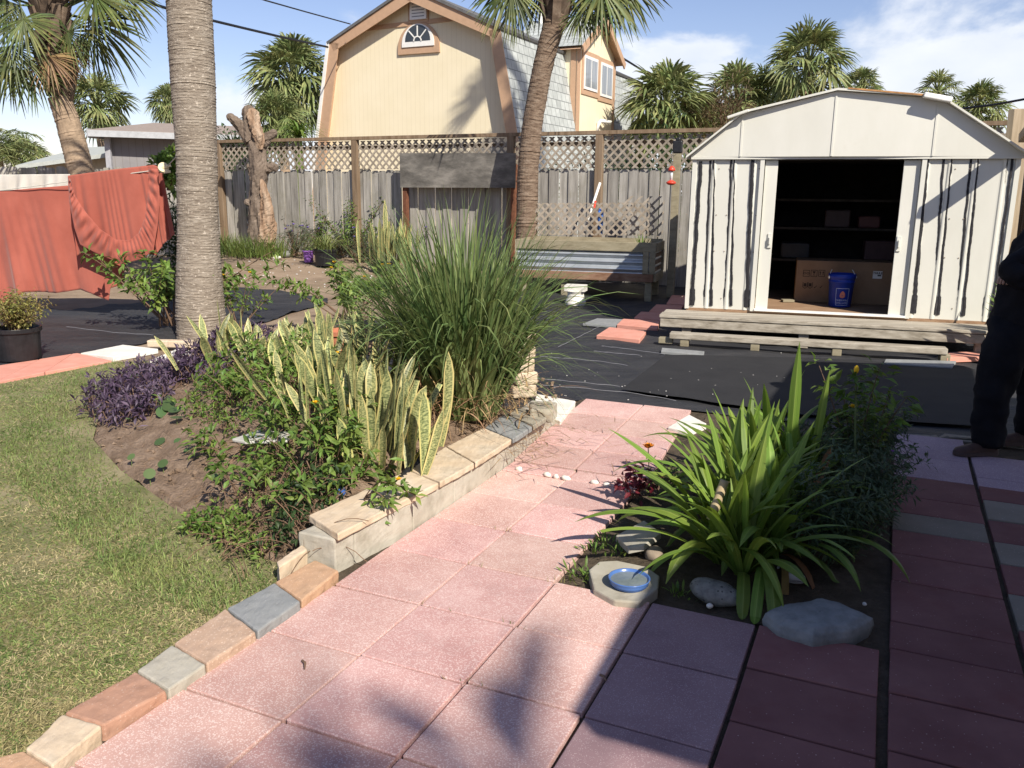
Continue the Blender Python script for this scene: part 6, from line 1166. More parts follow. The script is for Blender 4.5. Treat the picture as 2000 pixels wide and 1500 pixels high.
def leafbush(name, label, c, rad, n, ll, lw, lm, seed, cat='shrub', group=None):
    g = np.random.default_rng(seed); c = np.array(c, float); root = thing(name, (c[0], c[1], c[2] - rad[2]), label, cat, group); d = nrm(g.normal(size=(n, 3))); r = g.random(n) ** .45; lump = 1 + .25 * np.sin(d @ (g.normal(size=3) * 4) + 1) + .2 * np.sin(d @ (g.normal(size=3) * 7)); P = c + d * (r * lump)[:, None] * np.array(rad); mb = MB(); mb.leaves(P, d + g.normal(size=(n, 3)) * .6 + [0, 0, .2], ll * (.6 + .7 * g.random(n)), lw * (.7 + .5 * g.random(n)), 0, .25, .2, .6, g); mb.build('foliage', lm, root)
    mb = MB()
    for k in range(8): q = c + nrm(g.normal(size=3)) * np.array(rad) * .7; q[2] = max(q[2], c[2]); mb.tube([(c[0] + g.normal() * .05, c[1], c[2] - rad[2]), (c + q) / 2, q], [.02, .015, .008], 5)
    mb.build('stems', STEM, root); return root
c = D(480, 305, 20.2); leafbush('bush', 'dark bush showing through the left end of the lattice', (c[0], 20.2, 1.75), (1.0, .7, 1.0), 2600, .12, .05, TURD, 60)
c = D(1350, 260, 16.2); leafbush('bush', 'dense bush behind the lattice left of the shed roof', (c[0], 17.6, 1.55), (1.1, .8, 1.2), 2600, .14, .05, TURD, 61)
c = D(1412, 228, 27); leafbush('bush', 'brownish twiggy bush between the palms above the shed roof', c, (1.2, .8, 1.0), 2400, .2, .03, leafm('brown_leaf', (.10, .07, .04), (.16, .12, .06)), 62)
c = D(1215, 320, 19.5); leafbush('bush', 'shaded bush behind the lattice between the curved palm and capped post', (c[0], 19.5, 1.4), (1.6, .6, .95), 2600, .12, .05, TURD, 63)
c = D(330, 330, 14.5); leafbush('bush', 'bright leafy vine bush at the near palm trunk beside the pulley', (c[0], 14.5, c[2]), (.28, .25, .35), 700, .12, .07, TURN, 64)
c = D(345, 420, 13.6); leafbush('bush', 'dark flowering bush behind the near palm trunk by the laundry', (c[0] + .1, 13.6, .75), (.45, .35, .75), 1800, .09, .035, TURD, 65)
# spiky grass tree beside the stump
root = thing('spiky_plant', (D(455, 280, 19)[0], 19, .36), 'dark spiky rosette seen over the lattice beside the stump', 'plant'); mb = MB(); g = np.random.default_rng(4); n = 90; b = D(455, 295, 19); mb.tube([(b[0], 19, .3), b], [.08, .07], 8); mb.blades(np.repeat([b], n, 0) + g.normal(size=(n, 3)) * .05, g.random(n) * 6.28, R(10) + g.random(n) * R(75), R(-50) + g.random(n) * R(70), .5 + .35 * g.random(n), .03, 5, 'grass', .3); mb.build('leaves', PALMD and leafm('spiky_leaf', (.04, .06, .03), (.07, .09, .045)), root)
root = thing('spiky_plant', (D(585, 285, 19.5)[0], 19.5, .36), 'bright strappy rosette over the lattice just right of the stump', 'plant'); mb = MB(); n = 80; b = D(583, 268, 19.5); mb.tube([(b[0], 19.5, .3), b], [.1, .08], 8); mb.blades(np.repeat([b], n, 0), g.random(n) * 6.28, R(20) + g.random(n) * R(65), R(-75) + g.random(n) * R(60), .6 + .4 * g.random(n), .045, 6, 'grass', .3); mb.build('leaves', TURN, root)
# ------------------------------------------------------------------ strap and grass plants
def clump(name, label, base, n, L, W, e0, e1, m, seed, spread=.1, S=6, prof='grass', fold=.25, cat='plant', group=None, pw=1.3, lean=None, zmin=None, dead=None, az=None, twist=.2):
    g = np.random.default_rng(seed); base = np.array(base, float); root = thing(name, base, label, cat, group); mb = MB()
    off = g.normal(size=(n, 2)) * spread / 2; P = np.c_[base[:2] + off, np.full(n, base[2])]; A = np.arctan2(off[:, 1], off[:, 0]) + g.normal(size=n) * .7 if az is None else g.uniform(R(az[0]), R(az[1]), n)
    mb.blades(P, A, g.uniform(R(e0[0]), R(e0[1]), n), g.uniform(R(e1[0]), R(e1[1]), n), g.uniform(L[0], L[1], n), g.uniform(W[0], W[1], n), S, prof, fold, 0, pw, g.normal(size=n) * twist, zmin=zmin); mb.build('leaves', m, root)
    if dead:
        nd, dl, dm_ = dead; P = np.c_[base[:2] + g.normal(size=(nd, 2)) * spread * .62, base[2] + g.random(nd) * .06]; mb = MB(); mb.blades(P, g.random(nd) * 6.28, R(20) + g.random(nd) * R(65), R(-80) + g.random(nd) * R(70), g.uniform(*dl, nd), .009, 5, 'grass', 0, 0, 1.2, zmin=base[2] - .05); mb.build('dead_leaves', dm_, root)
    return root
LEMON = leafm('lemongrass_blade', (.095, .15, .05), (.145, .205, .07), (.225, .27, .105), island=.35, transl=.25, scale=4)
STRAW = leafm('dry_straw', (.20, .12, .06), (.32, .21, .11), (.42, .30, .17), island=.4, transl=.15)
b = G(905, 812, .16); g = np.random.default_rng(77); root = thing('lemongrass', b, 'big clump of tall arching lemongrass with dry straw at its foot', 'grass clump'); mb = MB()
n = 1350; ang = g.random(n) * 6.283; rr_ = np.sqrt(g.random(n)) * .22; off = np.stack([np.cos(ang), np.sin(ang)], 1) * rr_[:, None]; A = ang + g.normal(size=n) * .55
e0 = R(89) - rr_ / .25 * R(22) + g.normal(size=n) * R(6); e1 = e0 - R(12) - g.random(n) ** 2.1 * R(125); L = g.uniform(.80, 1.58, n) * (1 - .20 * rr_ / .27)
mb.blades(np.c_[b[:2] + off, np.full(n, b[2]) + rr_ * .1], A, e0, e1, L, g.uniform(.018, .036, n), 9, 'grass', .22, 0, 2.0, g.normal(size=n) * .3, zmin=b[2] - .1)
n = 40; A = g.uniform(R(-70), R(55), n); mb.blades(np.c_[b[:2] + g.normal(size=(n, 2)) * .12, np.full(n, b[2] + .1)], A, g.uniform(R(30), R(62), n), g.uniform(R(-60), R(-5), n), g.uniform(.85, 1.25, n), .011, 9, 'grass', .2, 0, 1.5, 0); mb.build('leaves', LEMON, root)
nd = 620; P = np.c_[b[:2] + g.normal(size=(nd, 2)) * .19, b[2] + g.random(nd) * .25]; mb = MB(); mb.blades(P, g.random(nd) * 6.28, R(-10) + g.random(nd) * R(90), R(-90) + g.random(nd) * R(75), g.uniform(.12, .5, nd), g.uniform(.006, .013, nd), 5, 'grass', 0, 0, 1.2, zmin=b[2] - .12)
nd = 500; P = np.c_[b[:2] + g.normal(size=(nd, 2)) * [.38, .30] + [.12, -.25], np.zeros(nd)]; P[:, 2] = np.maximum(mz(P[:, 0], P[:, 1]), .1) + .012; mb.blades(P, g.random(nd) * 6.28, R(-2) + g.random(nd) * R(14), R(-8) + g.random(nd) * R(10), g.uniform(.06, .22, nd), .006, 3, 'grass'); mb.build('dead_leaves', STRAW, root)
# snake plants
def sans_post(t, n, l, c, col):
    s = n('ShaderNodeSeparateXYZ'); l(c.outputs['UV'], s.inputs[0]); a = n('ShaderNodeMath'); a.operation = 'SUBTRACT'; a.inputs[1].default_value = .5; l(s.outputs[0], a.inputs[0]); a2 = n('ShaderNodeMath'); a2.operation = 'ABSOLUTE'; l(a.outputs[0], a2.inputs[0])
    ns = n('ShaderNodeTexNoise'); ns.inputs['Scale'].default_value = 3; l(c.outputs['UV'], ns.inputs[0]); ad = n('ShaderNodeMath'); ad.operation = 'MULTIPLY_ADD'; ad.inputs[1].default_value = .22; l(ns.outputs['Fac'], ad.inputs[0]); l(a2.outputs[0], ad.inputs[2])
    rp = n('ShaderNodeValToRGB'); e = rp.color_ramp.elements; e[0].position = .445; e[0].color = (0, 0, 0, 1); e[1].position = .49; e[1].color = (1, 1, 1, 1); l(ad.outputs[0], rp.inputs[0]); m_ = n('ShaderNodeMixRGB'); m_.inputs[2].default_value = (.56, .50, .20, 1); l(rp.outputs[0], m_.inputs[0]); l(col, m_.inputs[1]); return m_.outputs[0]
SANS = mat('snake_plant_leaf', [(.10, .125, .05), (.26, .285, .125), (.42, .425, .18)], scale=3, stretch=(1.2, 16, 1), coord='UV', rough=.45, spec=.35, island=.3, hue=.015, transl=.12, post=sans_post, rng_=(.4, .62))
SG = 'variegated snake plants in the mound bed'
for i, (px, py, n, L, sp_, seed, lb) in enumerate((
        (752, 918, 30, (.28, .50), .20, 1, 'yellow edged snake plant at the wall beside the whitish rock'), (715, 862, 36, (.32, .54), .28, 2, 'tall snake plant directly left of the lemongrass foot'), (655, 800, 36, (.30, .56), .34, 3, 'snake plant cluster in the middle of the mound around the yellow flowers'),
        (745, 770, 30, (.36, .60), .28, 4, 'snake plant cluster before the black pot near the lemongrass'), (590, 735, 24, (.25, .46), .34, 5, 'snake plant cluster at the back middle of the mound'), (500, 705, 22, (.24, .42), .34, 6, 'pale snake plant cluster right of the near palm foot'), (430, 712, 7, (.32, .60), .22, 7, 'dark stiff snake plant in front of the near palm trunk'), (640, 690, 18, (.26, .46), .32, 8, 'rearmost snake plant cluster below the yellow flowered bush'))):
    p = G(px, py, .2); z = max(.1, float(mz(p[:1], p[1:2])[0])); p = G(px, py, z); p[2] = z - .02
    clump('snake_plant', lb, p, n, L, (.045, .07), (54, 93), (50, 98), SANS, 200 + seed, sp_, 9, 'sans', .35, 'plant', SG, 1.0, twist=.9)
p = G(780, 905, .14); clump('snake_plant', 'broken snake plant leaves leaning over the wall cap', p, 7, (.36, .52), (.05, .07), (45, 70), (40, 70), SANS, 231, .10, 8, 'cut', .3, 'plant', SG, 1, az=(20, 120), twist=.5)
# purple trailing plant
PURP = leafm('purple_leaf', (.042, .026, .048), (.072, .046, .078), (.13, .095, .13), island=.45, transl=.15)
def patch(name, label, poly, n, hgt, ll, lw, m, seed, cat='plant', up=.5, whorl=6, stemc=STEM, group=None, zf=None):
    g = np.random.default_rng(seed); W_ = np.array([G(x, y, zz_)[:2] for x, y, zz_ in poly]); lo, hi = W_.min(0), W_.max(0); P = lo + (hi - lo) * g.random((n * 6, 2)); P = P[poly_in(P, W_)][:n // whorl]; z = np.maximum(mz(P[:, 0], P[:, 1]), 0) if zf is None else zf(P)
    h = hgt * (.25 + .75 * g.random(len(P))); c = np.c_[P + g.normal(size=P.shape) * .03, z + h]; root = thing(name, (*W_.mean(0), float(z.mean())), label, cat, group); st = MB()
    for q, a in zip(c[::2], np.c_[P, z][::2]): st.tube([a, (a + q) / 2 + g.normal(size=3) * .02, q], .0035, 4, cap=False)
    st.build('stems', stemc, root); k = nrm(g.normal(size=(len(c), whorl, 3)) + [0, 0, up]); mb = MB(); mb.leaves((c[:, None] + k * .012).reshape(-1, 3), k.reshape(-1, 3), ll * (.6 + .6 * g.random(len(c) * whorl)), lw * (.7 + .5 * g.random(len(c) * whorl)), 0, .35, .2, .5, g); mb.build('foliage', m, root); return root
patch('purple_heart', 'purple leaved trailing plant spilling over the left edge of the mound', [(170, 812, .02), (165, 770, .06), (215, 730, .12), (262, 702, .15), (330, 700, .2), (360, 735, .2), (310, 775, .2), (265, 812, .15), (225, 838, .05)], 2600, .13, .062, .018, PURP, 301)
patch('purple_heart', 'sparser purple plant along the top of the mound towards the palm', [(345, 735, .22), (330, 700, .2), (400, 680, .2), (520, 690, .2), (560, 720, .2), (470, 730, .25), (420, 750, .25)], 2100, .15, .07, .018, PURP, 302)
patch('creeping_weed', 'low green creeping growth over the crest of the mound', [(330, 770, .25), (420, 735, .25), (560, 740, .25), (620, 790, .25), (560, 835, .25), (430, 815, .25)], 1300, .10, .045, .014, TURN, 303, stemc=STEM)
patch('creeping_weed', 'straggly creeping growth at the foot of the mound nearest the lawn', [(350, 1010, .05), (420, 960, .12), (500, 985, .14), (520, 1050, .06), (500, 1095, .02), (400, 1060, .01)], 620, .07, .042, .015, TURN, 304)
patch('creeping_weed', 'weeds and twigs inside the wall corner at the near tip of the bed', [(500, 1060, .1), (540, 960, .14), (640, 930, .14), (680, 960, .14), (610, 1010, .13), (560, 1070, .06)], 650, .12, .045, .016, TURD, 305)
# clods, mulch and straw on the mound
g = np.random.default_rng(61); mb = MB(); ms = MB(); W_ = np.array(BED); n = 0
while n < 900:
    p = np.array([g.uniform(-3.3, .4), g.uniform(3.3, 8)])
    if not poly_in(p[None], W_)[0]: continue
    z = float(mz(p[:1], p[1:2])[0]); s = .006 + .018 * g.random() ** 3; n += 1
    mb.rock((p[0], p[1], z + s * .2), (s * 2, s * 1.6, s * 1.3), g.random() * 6, seed=n, n=6, rough=.25)
tag(mb.build('soil_clods', SOIL), 'crumbs and clods of soil on the mound', 'soil', None, 'stuff')
P = np.stack([g.uniform(-3.3, .4, 2600), g.uniform(3.3, 8, 2600)], 1); P = P[poly_in(P, W_)]; n = len(P); ms.blades(np.c_[P, np.maximum(mz(P[:, 0], P[:, 1]), 0) + .006], g.random(n) * 6.28, R(-5) + g.random(n) * R(20), R(-10) + g.random(n) * R(15), g.uniform(.02, .10, n), .004, 2); tag(ms.build('straw_litter', STRAW), 'dry straw and leaf litter on the mound soil', 'litter', None, 'stuff')
for i, (px, py, h, nl, lb) in enumerate(((430, 900, .26, 170, 'sparse leafy stems on the bare left slope of the mound'), (560, 940, .30, 150, 'leafy stems in the middle of the slope below the plaque'), (470, 1000, .22, 120, 'leafy stems low on the slope above the lawn edge'), (625, 850, .36, 260, 'leafy stems right of the glazed plaque'), (520, 790, .28, 220, 'leafy stems on the crest behind the plaque'), (590, 760, .30, 200, 'leafy stems between the snake plant clusters'))):
    p = G(px, py, .2); z = max(.04, float(mz(p[:1], p[1:2])[0])); p = G(px, py, z); shrub('leafy_plant', lb, p, h, .4, 9, nl, .075, .022, TURN, 460 + i, group='yellow flowered leafy plants in the mound bed', cat='plant', r=.003, bare=.3)
# dry twig tangle
g = np.random.default_rng(6); root = None; mb = MB()
for i in range(260):
    p = G(g.uniform(440, 650), g.uniform(860, 1035), .15); z = max(.02, float(mz(p[:1], p[1:2])[0])); a = np.array([p[0], p[1], z]); az = g.random() * 6.28; L = g.uniform(.12, .38); t = np.linspace(0, 1, 7); e_ = R(g.uniform(20, 80)) - g.uniform(.6, 2.2) * t; P = a + np.cumsum(np.stack([np.cos(e_) * math.cos(az), np.cos(e_) * math.sin(az), np.sin(e_)], 1), 0) * L / 7; P[:, 2] = np.maximum(P[:, 2], z * .8); mb.tube(P, .0019, 4, cap=False)
tag(mb.build('dry_twigs', plain('dry_twig', (.17, .105, .065), .9, var=.35), loc=G(590, 970, .1)), 'tangle of dry brown twigs behind the near end of the wall', 'twigs', None, 'stuff')
# yellow flowered shrubs on the mound
TG = 'yellow flowered leafy plants in the mound bed'
for i, (px, py, h, sprd, ns, nl, fl, seed, lb) in enumerate((
        (560, 850, .30, .35, 9, 250, 0, 1, 'leafy plant arching over the glazed plaque'), (660, 905, .34, .40, 13, 420, 3, 2, 'leafy plant with three yellow flowers before the tall snake plant'), (500, 960, .26, .40, 9, 150, 0, 3, 'low leafy plant on the bare slope of the mound'),
        (590, 1000, .24, .35, 9, 150, 0, 4, 'leafy plant among the dry twigs near the wall end'), (640, 770, .34, .35, 11, 330, 1, 5, 'leafy plant filling the middle of the snake plants'), (540, 740, .36, .35, 11, 330, 0, 6, 'leafy plant left of the middle snake plants'), (455, 790, .22, .3, 8, 190, 0, 7, 'small leafy plant on the crest right of the purple plant'), (700, 960, .20, .3, 8, 140, 0, 8, 'leafy plant pressed against the inside of the wall'))):
    p = G(px, py, .2); z = max(.06, float(mz(p[:1], p[1:2])[0])); p = G(px, py, z); shrub('leafy_plant', lb, p, h, sprd, ns, nl, .078, .024, TURN, 400 + seed, flowers=fl, group=TG, cat='plant', fs=.024, r=.0035, bare=.35)
p = G(705, 985, .14); g = np.random.default_rng(9); root = thing('leafy_plant', p, 'sprig with a yellow flower hanging over the wall cap above the path', 'plant', TG); st = MB(); lv = MB()
for tx, ty, z in ((770, 950, .25), (795, 955, .21), (760, 985, .20), (740, 1015, .12), (812, 968, .19)):
    q = G(tx, ty, z); t = np.linspace(0, 1, 8)[:, None]; P = p + (q - p) * t; P[:, 2] += .06 * np.sin(t[:, 0] * np.pi); st.tube(P, .003, 4); c = np.repeat(P[[4, 6, 7]], 7, 0); d = g.normal(size=(21, 3)) * [1, 1, .5] + (q - p) * 1.5; lv.leaves(c, d, .06, .021, 0, .3, .25, .5, g)
st.build('stems', STEM, root); lv.build('foliage', TURN, root); flower(root, G(778, 938, .26), YF, .022, g)
# round leaved creeper
ROUND = leafm('round_leaf', (.08, .14, .05), (.13, .19, .075), island=.25, rough=.3, spec=.5); p0 = G(315, 800, .18); root = thing('round_leaf_creeper', p0, 'glossy round leaved creeper at the foot of the purple plant', 'plant'); mb = MB(); st = MB(); g = np.random.default_rng(12)
for px, py, s in ((275, 792, .036), (252, 816, .022), (318, 805, .045), (330, 790, .05), (342, 800, .045), (322, 780, .05), (310, 790, .04), (335, 735, .032), (262, 735, .05), (296, 718, .035), (390, 750, .03), (312, 862, .034), (256, 892, .024), (318, 905, .030), (292, 925, .032), (348, 862, .025), (420, 935, .035), (365, 880, .02), (300, 765, .045), (345, 815, .04)):
    p = G(px, py, .2); z = max(.02, float(mz(p[:1], p[1:2])[0])) + .05; q = G(px, py, z); a = np.linspace(0, 2 * np.pi, 14, endpoint=False); nn_ = nrm(np.array([g.normal() * .4, -.5 + g.normal() * .3, 1])); u = nrm(np.cross(nn_, [1, 0, 0])); v_ = np.cross(nn_, u); mb.add(q + (np.cos(a)[:, None] * u + np.sin(a)[:, None] * v_) * s, [list(range(14))]); st.tube([q - [0, 0, .07], q], .0025, 4)
st.build('stems', STEMG, root); mb.build('leaves', ROUND, root)
# bushes behind the mound
p = G(345, 640, 0); p[2] = 0; shrub('flowering_bush', 'leafy bush with yellow blooms between the laundry and the near palm trunk', p + [-.12, .15, 0], .95, .55, 18, 900, .12, .05, TURN, 501, flowers=4, bare=.42, whorl=9, r=.009, fs=.03)
p = G(690, 640, 0); shrub('flowering_bush', 'rounded bush with yellow flowers and bare lower stems in front of the sand', p, .84, .45, 22, 1200, .095, .036, TURN, 502, flowers=5, bare=.55, whorl=9, r=.007, fs=.035, eld=80)
p = G(470, 650, 0); shrub('flowering_bush', 'thin upright plant with yellow flowers right of the near palm trunk', p, .72, .25, 9, 260, .085, .03, TURN, 503, flowers=3, bare=.35, r=.005, fs=.028, eld=85)
# pot plants
p = G(38, 700, .26) if False else np.array([pc[0], pc[1], .25]); shrub('pot_bush', 'straggly yellowing bush growing in the large black pot', p, .40, .35, 40, 2600, .04, .014, YELLF, 504, bare=.2, whorl=6, r=.003, jit=.03, eld=80)
# rear bed
RG = 'plants along the rear fence'
n_ = 0
for px, py, sp_ in ((460, 500, .4), (500, 502, .45), (530, 500, .4), (440, 492, .3)):
    p = GG(px, py); clump('strappy_clump', ('strappy green clump left of the stump foot', 'strappy green clump at the stump foot', 'strappy green clump right of the stump foot', 'small strappy clump by the near palm trunk')[n_], p, 150, (.28, .55), (.015, .026), (55, 92), (10, 75), leafm('strappy_leaf', (.11, .16, .04), (.17, .22, .06)) if n_ == 0 else bpy.data.materials['strappy_leaf'], 510 + n_, sp_, 5, 'grass', .25, 'plant', RG); n_ += 1
for i, (px, py, h, sd, nl, fl, lb) in enumerate(((580, 500, .75, .7, 900, 7, 'bushy violet flowered plant between the stump and the purple pot'), (625, 490, .75, .6, 800, 6, 'violet flowered plant behind the purple pot'), (665, 500, .55, .5, 900, 2, 'grey green bushy plant right of the spider plant pot'), (705, 510, .50, .5, 900, 3, 'grey green bushy plant left of the potted snake plant'), (810, 505, .8, .6, 700, 3, 'violet flowered plant under the dark board'), (850, 500, .8, .5, 500, 4, 'violet flowered plant half hidden by the lemongrass'))):
    p = GG(px, py); shrub('violet_flower_plant', lb, p, h, sd, 20, nl, .085, .016, GREYL, 520 + i, flowers=fl, fm=PUR, fs=.045, bare=.12, group=RG, cat='plant', r=.006, eld=82)
p = GG(690, 500); shrub('upright_shrub', 'tall upright shrub with stacked small leaves against the fence', p, 1.15, .3, 9, 900, .07, .032, TURN, 530, bare=.25, group=RG, r=.01, eld=88, droop=.1, jit=.05)
p = GG(725, 508); shrub('upright_shrub', 'shorter leafy shrub left of the potted snake plant', p, .8, .3, 8, 500, .07, .032, TURN, 531, bare=.25, group=RG, r=.008, eld=84, jit=.05)
p = GG(620, 495); shrub('upright_shrub', 'leafy stems above the purple pot', p, .95, .3, 5, 300, .08, .036, TURN, 532, bare=.45, group=RG, r=.008, eld=84, jit=.05)
p = GG(755, 527) + np.array([0, 0, .14]); clump('snake_plant', 'tall pale snake plant in the low dark pot by the fence', p, 46, (.45, .82), (.05, .075), (70, 93), (68, 96), SANS, 540, .38, 8, 'sans', .3, 'plant', RG, twist=.8); 
p2 = p.copy(); mb = MB(); mb.blades(np.array([p2]), R(100), R(88), R(90), 1.12, .08, 8, 'sans', .3); tag(mb.build('snake_plant_leaf', SANS, loc=p2), 'single tallest yellow edged leaf standing in the dark pot', 'leaf')
p = GG(637, 518) + np.array([0, 0, .26]); clump('spider_plant', 'arching spider plant hanging over the sides of its black pot', p, 110, (.35, .75), (.014, .024), (45, 88), (-85, -20), leafm('spider_leaf', (.14, .18, .05), (.22, .25, .09)), 541, .16, 7, 'grass', .25, 'plant', RG)
p = GG(603, 512) + np.array([0, 0, .18]); shrub('pot_seedling', 'small green plant in the purple pot', p, .12, .12, 8, 120, .05, .02, TURN, 542, cat='plant', r=.003)
p = GG(790, 500); leafbush('red_leaf_plant', 'small reddish leaved plant right of the potted snake plant', p + [0, 0, .25], (.18, .15, .22), 240, .1, .05, leafm('red_yellow_leaf', (.22, .06, .04), (.35, .25, .04)), 543, 'plant')
p = GG(705, 560); mb = MB(); g = np.random.default_rng(8); n = 2500; P = np.array([GG(x, y) for x, y in zip(g.uniform(690, 790, 400), g.uniform(515, 575, 400))]); P = P[g.integers(0, 400, n)] + g.normal(size=(n, 3)) * [.12, .12, 0]; P[:, 2] = gtop(P[:, 0], P[:, 1]) - .035; mb.blades(P, g.random(n) * 6.28, R(50) + g.random(n) * R(40), R(0) + g.random(n) * R(60), .03 + .05 * g.random(n), .008, 2); tag(mb.build('weedy_grass', leafm('weedy_grass_blade', (.12, .16, .05), (.2, .22, .08))), 'thin weedy grass on the sand before the lemongrass', 'grass', None, 'stuff')
p = PL(-.22, .45, .80); clump('planter_seedling', 'small bright plant at the right end of the raised planter', p, 30, (.12, .24), (.012, .02), (50, 90), (20, 80), TURN, 544, .12, 4, 'grass', .2)
p = GG(1352, 478); clump('violet_stalks', 'thin stalks with violet flowers between the capped post and the shed', p + [.1, .6, 0], 40, (.5, .9), (.008, .014), (70, 92), (60, 90), GREYL, 545, .25, 5, 'grass', .2)

# ------------------------------------------------------------------ square bed planting
AMAR = mat('strap_leaf', [(.095, .165, .025), (.15, .235, .038), (.22, .31, .055)], scale=2, stretch=(14, .6, 1), coord='UV', rough=.45, spec=.35, island=.32, hue=.012, transl=.28, post=uvramp([(0.0, (.33, .42, .10), .6), (.12, (.2, .3, .05), 0.0)]), rng_=(.3, .7))
g = np.random.default_rng(91); p0 = G(1470, 1080, 0); root = thing('strap_leaf_clump', (p0[0], p0[1], -.02), 'large clump of glossy green strap leaves arching out of the square bed', 'plant'); mb = MB()
bulbs = [(1405, 1100), (1450, 1125), (1500, 1090), (1540, 1020), (1478, 1010), (1420, 1040), (1565, 960), (1465, 1060), (1500, 950), (1450, 980)]
for i, (x, y) in enumerate(bulbs):
    b = G(x, y, .0); n = 27; az = np.arange(n) * 2.39996 + i; t = np.arange(n) / n
    e0 = R(88) - t * R(44) + g.normal(size=n) * R(6); e1 = e0 - R(25) - t * R(105) * g.uniform(.6, 1.15, n); L = g.uniform(.42, .68, n) * (1 - .1 * t) * (.85 if x > 1530 else 1)
    mb.blades(np.repeat([b], n, 0) + np.c_[np.cos(az), np.sin(az), 0 * az] * .02, az, e0, e1, L, g.uniform(.036, .058, n), 12, 'strap', .28, 0, 1.25, g.normal(size=n) * .25, zmin=.004)
    k = 3; az = g.random(k) * 6.28; mb.blades(np.repeat([b], k, 0), az, R(80), R(55), g.uniform(.30, .5, k), .05, 8, 'cut', .3, 0, 1.2, 0)
for bx_, by_, az, e0, e1, L, W_, pf in ((1535, 1000, 60, 93, 90, .88, .055, 'strap'), (1575, 990, 40, 85, 78, .72, .045, 'strap'), (1400, 1085, 185, 50, -25, .72, .052, 'strap'), (1395, 1100, 200, 45, -5, .62, .045, 'cut'), (1405, 1060, 150, 55, 20, .75, .05, 'strap'), (1480, 1120, 262, 55, -85, .62, .055, 'strap'), (1550, 1090, 290, 60, -60, .5, .04, 'strap'), (1580, 1080, 310, 58, -60, .55, .042, 'strap'), (1490, 1120, 250, 45, -80, .60, .045, 'strap'), (1420, 1000, 165, 62, -40, .7, .05, 'strap'), (1460, 980, 150, 68, -30, .75, .05, 'strap')):
    b = G(bx_, by_, 0); mb.blades(np.array([b]), R(az), R(e0), R(e1), L, W_, 14, pf, .28, 0, 1.15, zmin=.005)
mb.build('leaves', AMAR, root)
mb = MB(); b = G(1560, 1060, 0); mb.blades(np.array([b, G(1405, 1020, .1)]), np.array([R(55), R(20)]), R(np.array([50, 60])) if False else np.radians([50, 60]), np.radians([25, -120]), np.array([.6, .32]), .04, 12, 'strap', .3, 0, 1.2); mb.blades(np.array([G(1480, 1130, 0), G(1510, 1090, 0), G(1530, 1110, 0)]), np.radians([270, 290, 255]), np.radians([60, 50, 40]), np.radians([-80, -70, -80]), np.array([.3, .35, .3]), .03, 8, 'strap', .3); mb.build('brown_leaves', leafm('withered_leaf', (.28, .15, .05), (.40, .24, .09)), root)
LAVL = leafm('lavender_leaf', (.05, .08, .035), (.085, .12, .055), island=.35, transl=.15)
for i, (x, y, h, sd, nl, lb) in enumerate(((1640, 1090, .42, .35, 1500, 'fine leaved dark shrub in the shaded right half of the square bed'), (1690, 1010, .42, .3, 1300, 'fine leaved dark shrub at the right edge of the square bed'), (1640, 960, .45, .3, 1200, 'fine leaved dark shrub behind the strap leaf clump'), (1705, 900, .36, .25, 800, 'thin leaved shrub at the far right corner of the square bed'))):
    p = G(x, y, 0); shrub('fine_leaf_shrub', lb, p, h, sd, 26, int(nl * 1.8), .055, .011, LAVL, 600 + i, .30, sm=STEMG, flowers=1 if i in (1, 2) else 0, fm=MAGENTA, fs=.014, bare=.1, whorl=9, r=.003, group='fine leaved shrubs in the square bed')
p = G(1690, 960, 0); shrub('yellow_flower_plant', 'tall leafy plant with a yellow bloom at its tip above the square bed', p + [-.02, .1, 0], .70, .12, 7, 330, .085, .034, TURN, 610, .2, flowers=1, bare=.4, whorl=7, r=.005, fs=.03, cat='plant', eld=86, droop=.15)
p = G(1668, 1000, 0); g = np.random.default_rng(3); root = thing('yellow_flower_plant', p, 'single tall stem topped with a yellow bud rising into the sunlight', 'plant'); tp = D(1672, 730, p[1] + .25); t = np.linspace(0, 1, 10)[:, None]; P = p + (tp - p) * t; mb = MB(); mb.tube(P, .005, 6); mb.build('stem', STEMG, root); mb = MB()
for k, ti in ((10, .98), (9, .93), (8, .86), (8, .78)):
    c = p + (tp - p) * ti; d = g.normal(size=(k, 3)) * [1, 1, .25] + [0, 0, .1]; mb.leaves(np.repeat([c], k, 0), d, .075 if ti < .97 else .055, .028, 0, .3, .3, .3, g)
mb.build('foliage', TURN, root); mb = MB(); mb.lathe(tp, [(.001, 0), (.010, .008), (.014, .022), (.010, .038), (.001, .045)], 10); mb.build('flower', YF, root, smooth=True)
COL = leafm('dark_red_leaf', (.09, .012, .022), (.15, .025, .035), island=.4)
p = G(1240, 975, 0); shrub('red_leaf_plant', 'low dark red leaved plant at the left edge of the square bed', p, .15, .18, 9, 130, .055, .026, COL, 620, cat='plant', r=.003, bare=.3)
p = G(1290, 960, 0); shrub('small_green_plant', 'small green plant with pink tips beside the red leaves', p, .15, .2, 12, 360, .03, .01, TURN, 621, cat='plant', r=.003, bare=.2)
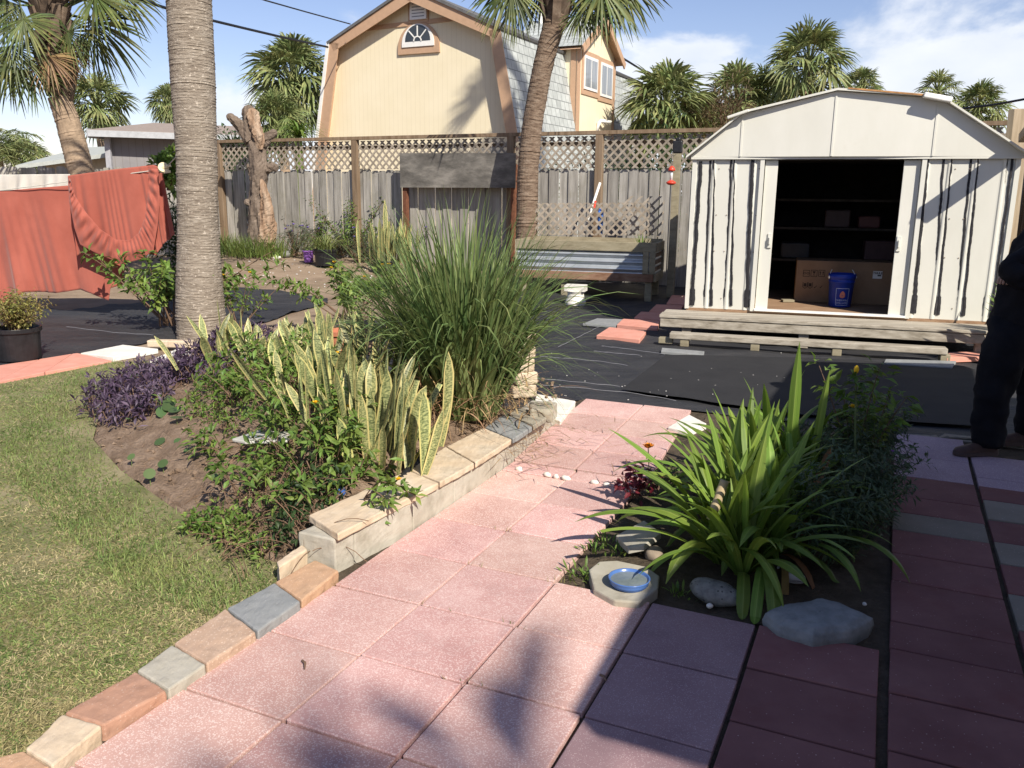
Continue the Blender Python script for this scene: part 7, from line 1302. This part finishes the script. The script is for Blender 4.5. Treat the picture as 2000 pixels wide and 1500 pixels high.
p = G(1268, 925, 0); g = np.random.default_rng(2); root = thing('orange_daisy', p, 'ragged orange daisy flower beside the path edge', 'flower'); c = D(1266, 876, p[1] + .02); mb = MB(); mb.tube([p, c], .003, 5); mb.build('stem', STEMG, root); flower(root, c, plain('orange_petal', (.72, .27, .02), .6), .045, g, 9)
for i, (x, y) in enumerate(((1160, 1075), (1125, 1120), (1150, 1125), (1180, 1060), (1210, 1080), (1330, 1160))):
    p = G(x, y, 0); clump('bed_weed', ('weed sprig at the paving edge left of the white slab', 'weed sprig at the near left corner of the square bed', 'weed sprig left of the flagstone', 'weed sprig below the tilted white slab', 'weed sprig above the water dish', 'weed sprig beside the speckled rock')[i], p, 26, (.02, .055), (.006, .012), (30, 90), (0, 60), TURN, 630 + i, .06, 3, 'lance', .2, 'weed', 'weeds in the square bed')
p = G(1735, 1020, .004); shrub('fallen_sprig', 'small green sprig lying on the shaded grey paver', p, .05, .1, 4, 60, .03, .006, LAVL, 640, sm=STEMG, cat='sprig', r=.002, eld=15)
p = G(2055, 652, .2); p = T(SW + .30, -.75, 0); clump('strappy_clump', 'tall strappy plant beside the right corner of the shed', p, 46, (.6, 1.05), (.04, .06), (55, 90), (20, 80), TURN, 650, .3, 8, 'strap', .3, 'plant', RG)
# dry leaf litter and small gaps of weeds on the path joints
g = np.random.default_rng(14); mb = MB()
for a_, b_ in ((1.0, 0.0), (2.0, 0.0), (0.0, 1.0), (1, 1), (5.4, .2), (2, 1.02), (3, 0), (1, -1), (7, 0.3)):
    for k in range(10):
        q = Q(a_ * TS + g.normal() * .012, b_ * TS + g.normal() * .05); mb.blades(np.array([[q[0], q[1], 0.]]), g.random(1) * 6.28, R(60), R(20), .012 + .02 * g.random(1), .003, 2)
tag(mb.build('joint_moss', YELLF), 'tiny weeds growing in the path joints', 'weeds', None, 'stuff')
for i, (x, y, s, lb) in enumerate(((590, 1290, .05, 'dry twig on the path beside the pale grey edging brick'), (1172, 1318, .035, 'dry curled leaf near the shaded slabs'), (706, 1070, .02, 'dark leaf scrap on the path by the wall end'))):
    p = G(x, y, .006); mb = MB(); mb.tube([p, p + [.3 * s, -.4 * s, .004], p + [.45 * s, -1.1 * s, .002]], [.004, .005, .002], 6); tag(mb.build('dry_twig', STEM, loc=p), lb, 'twig')
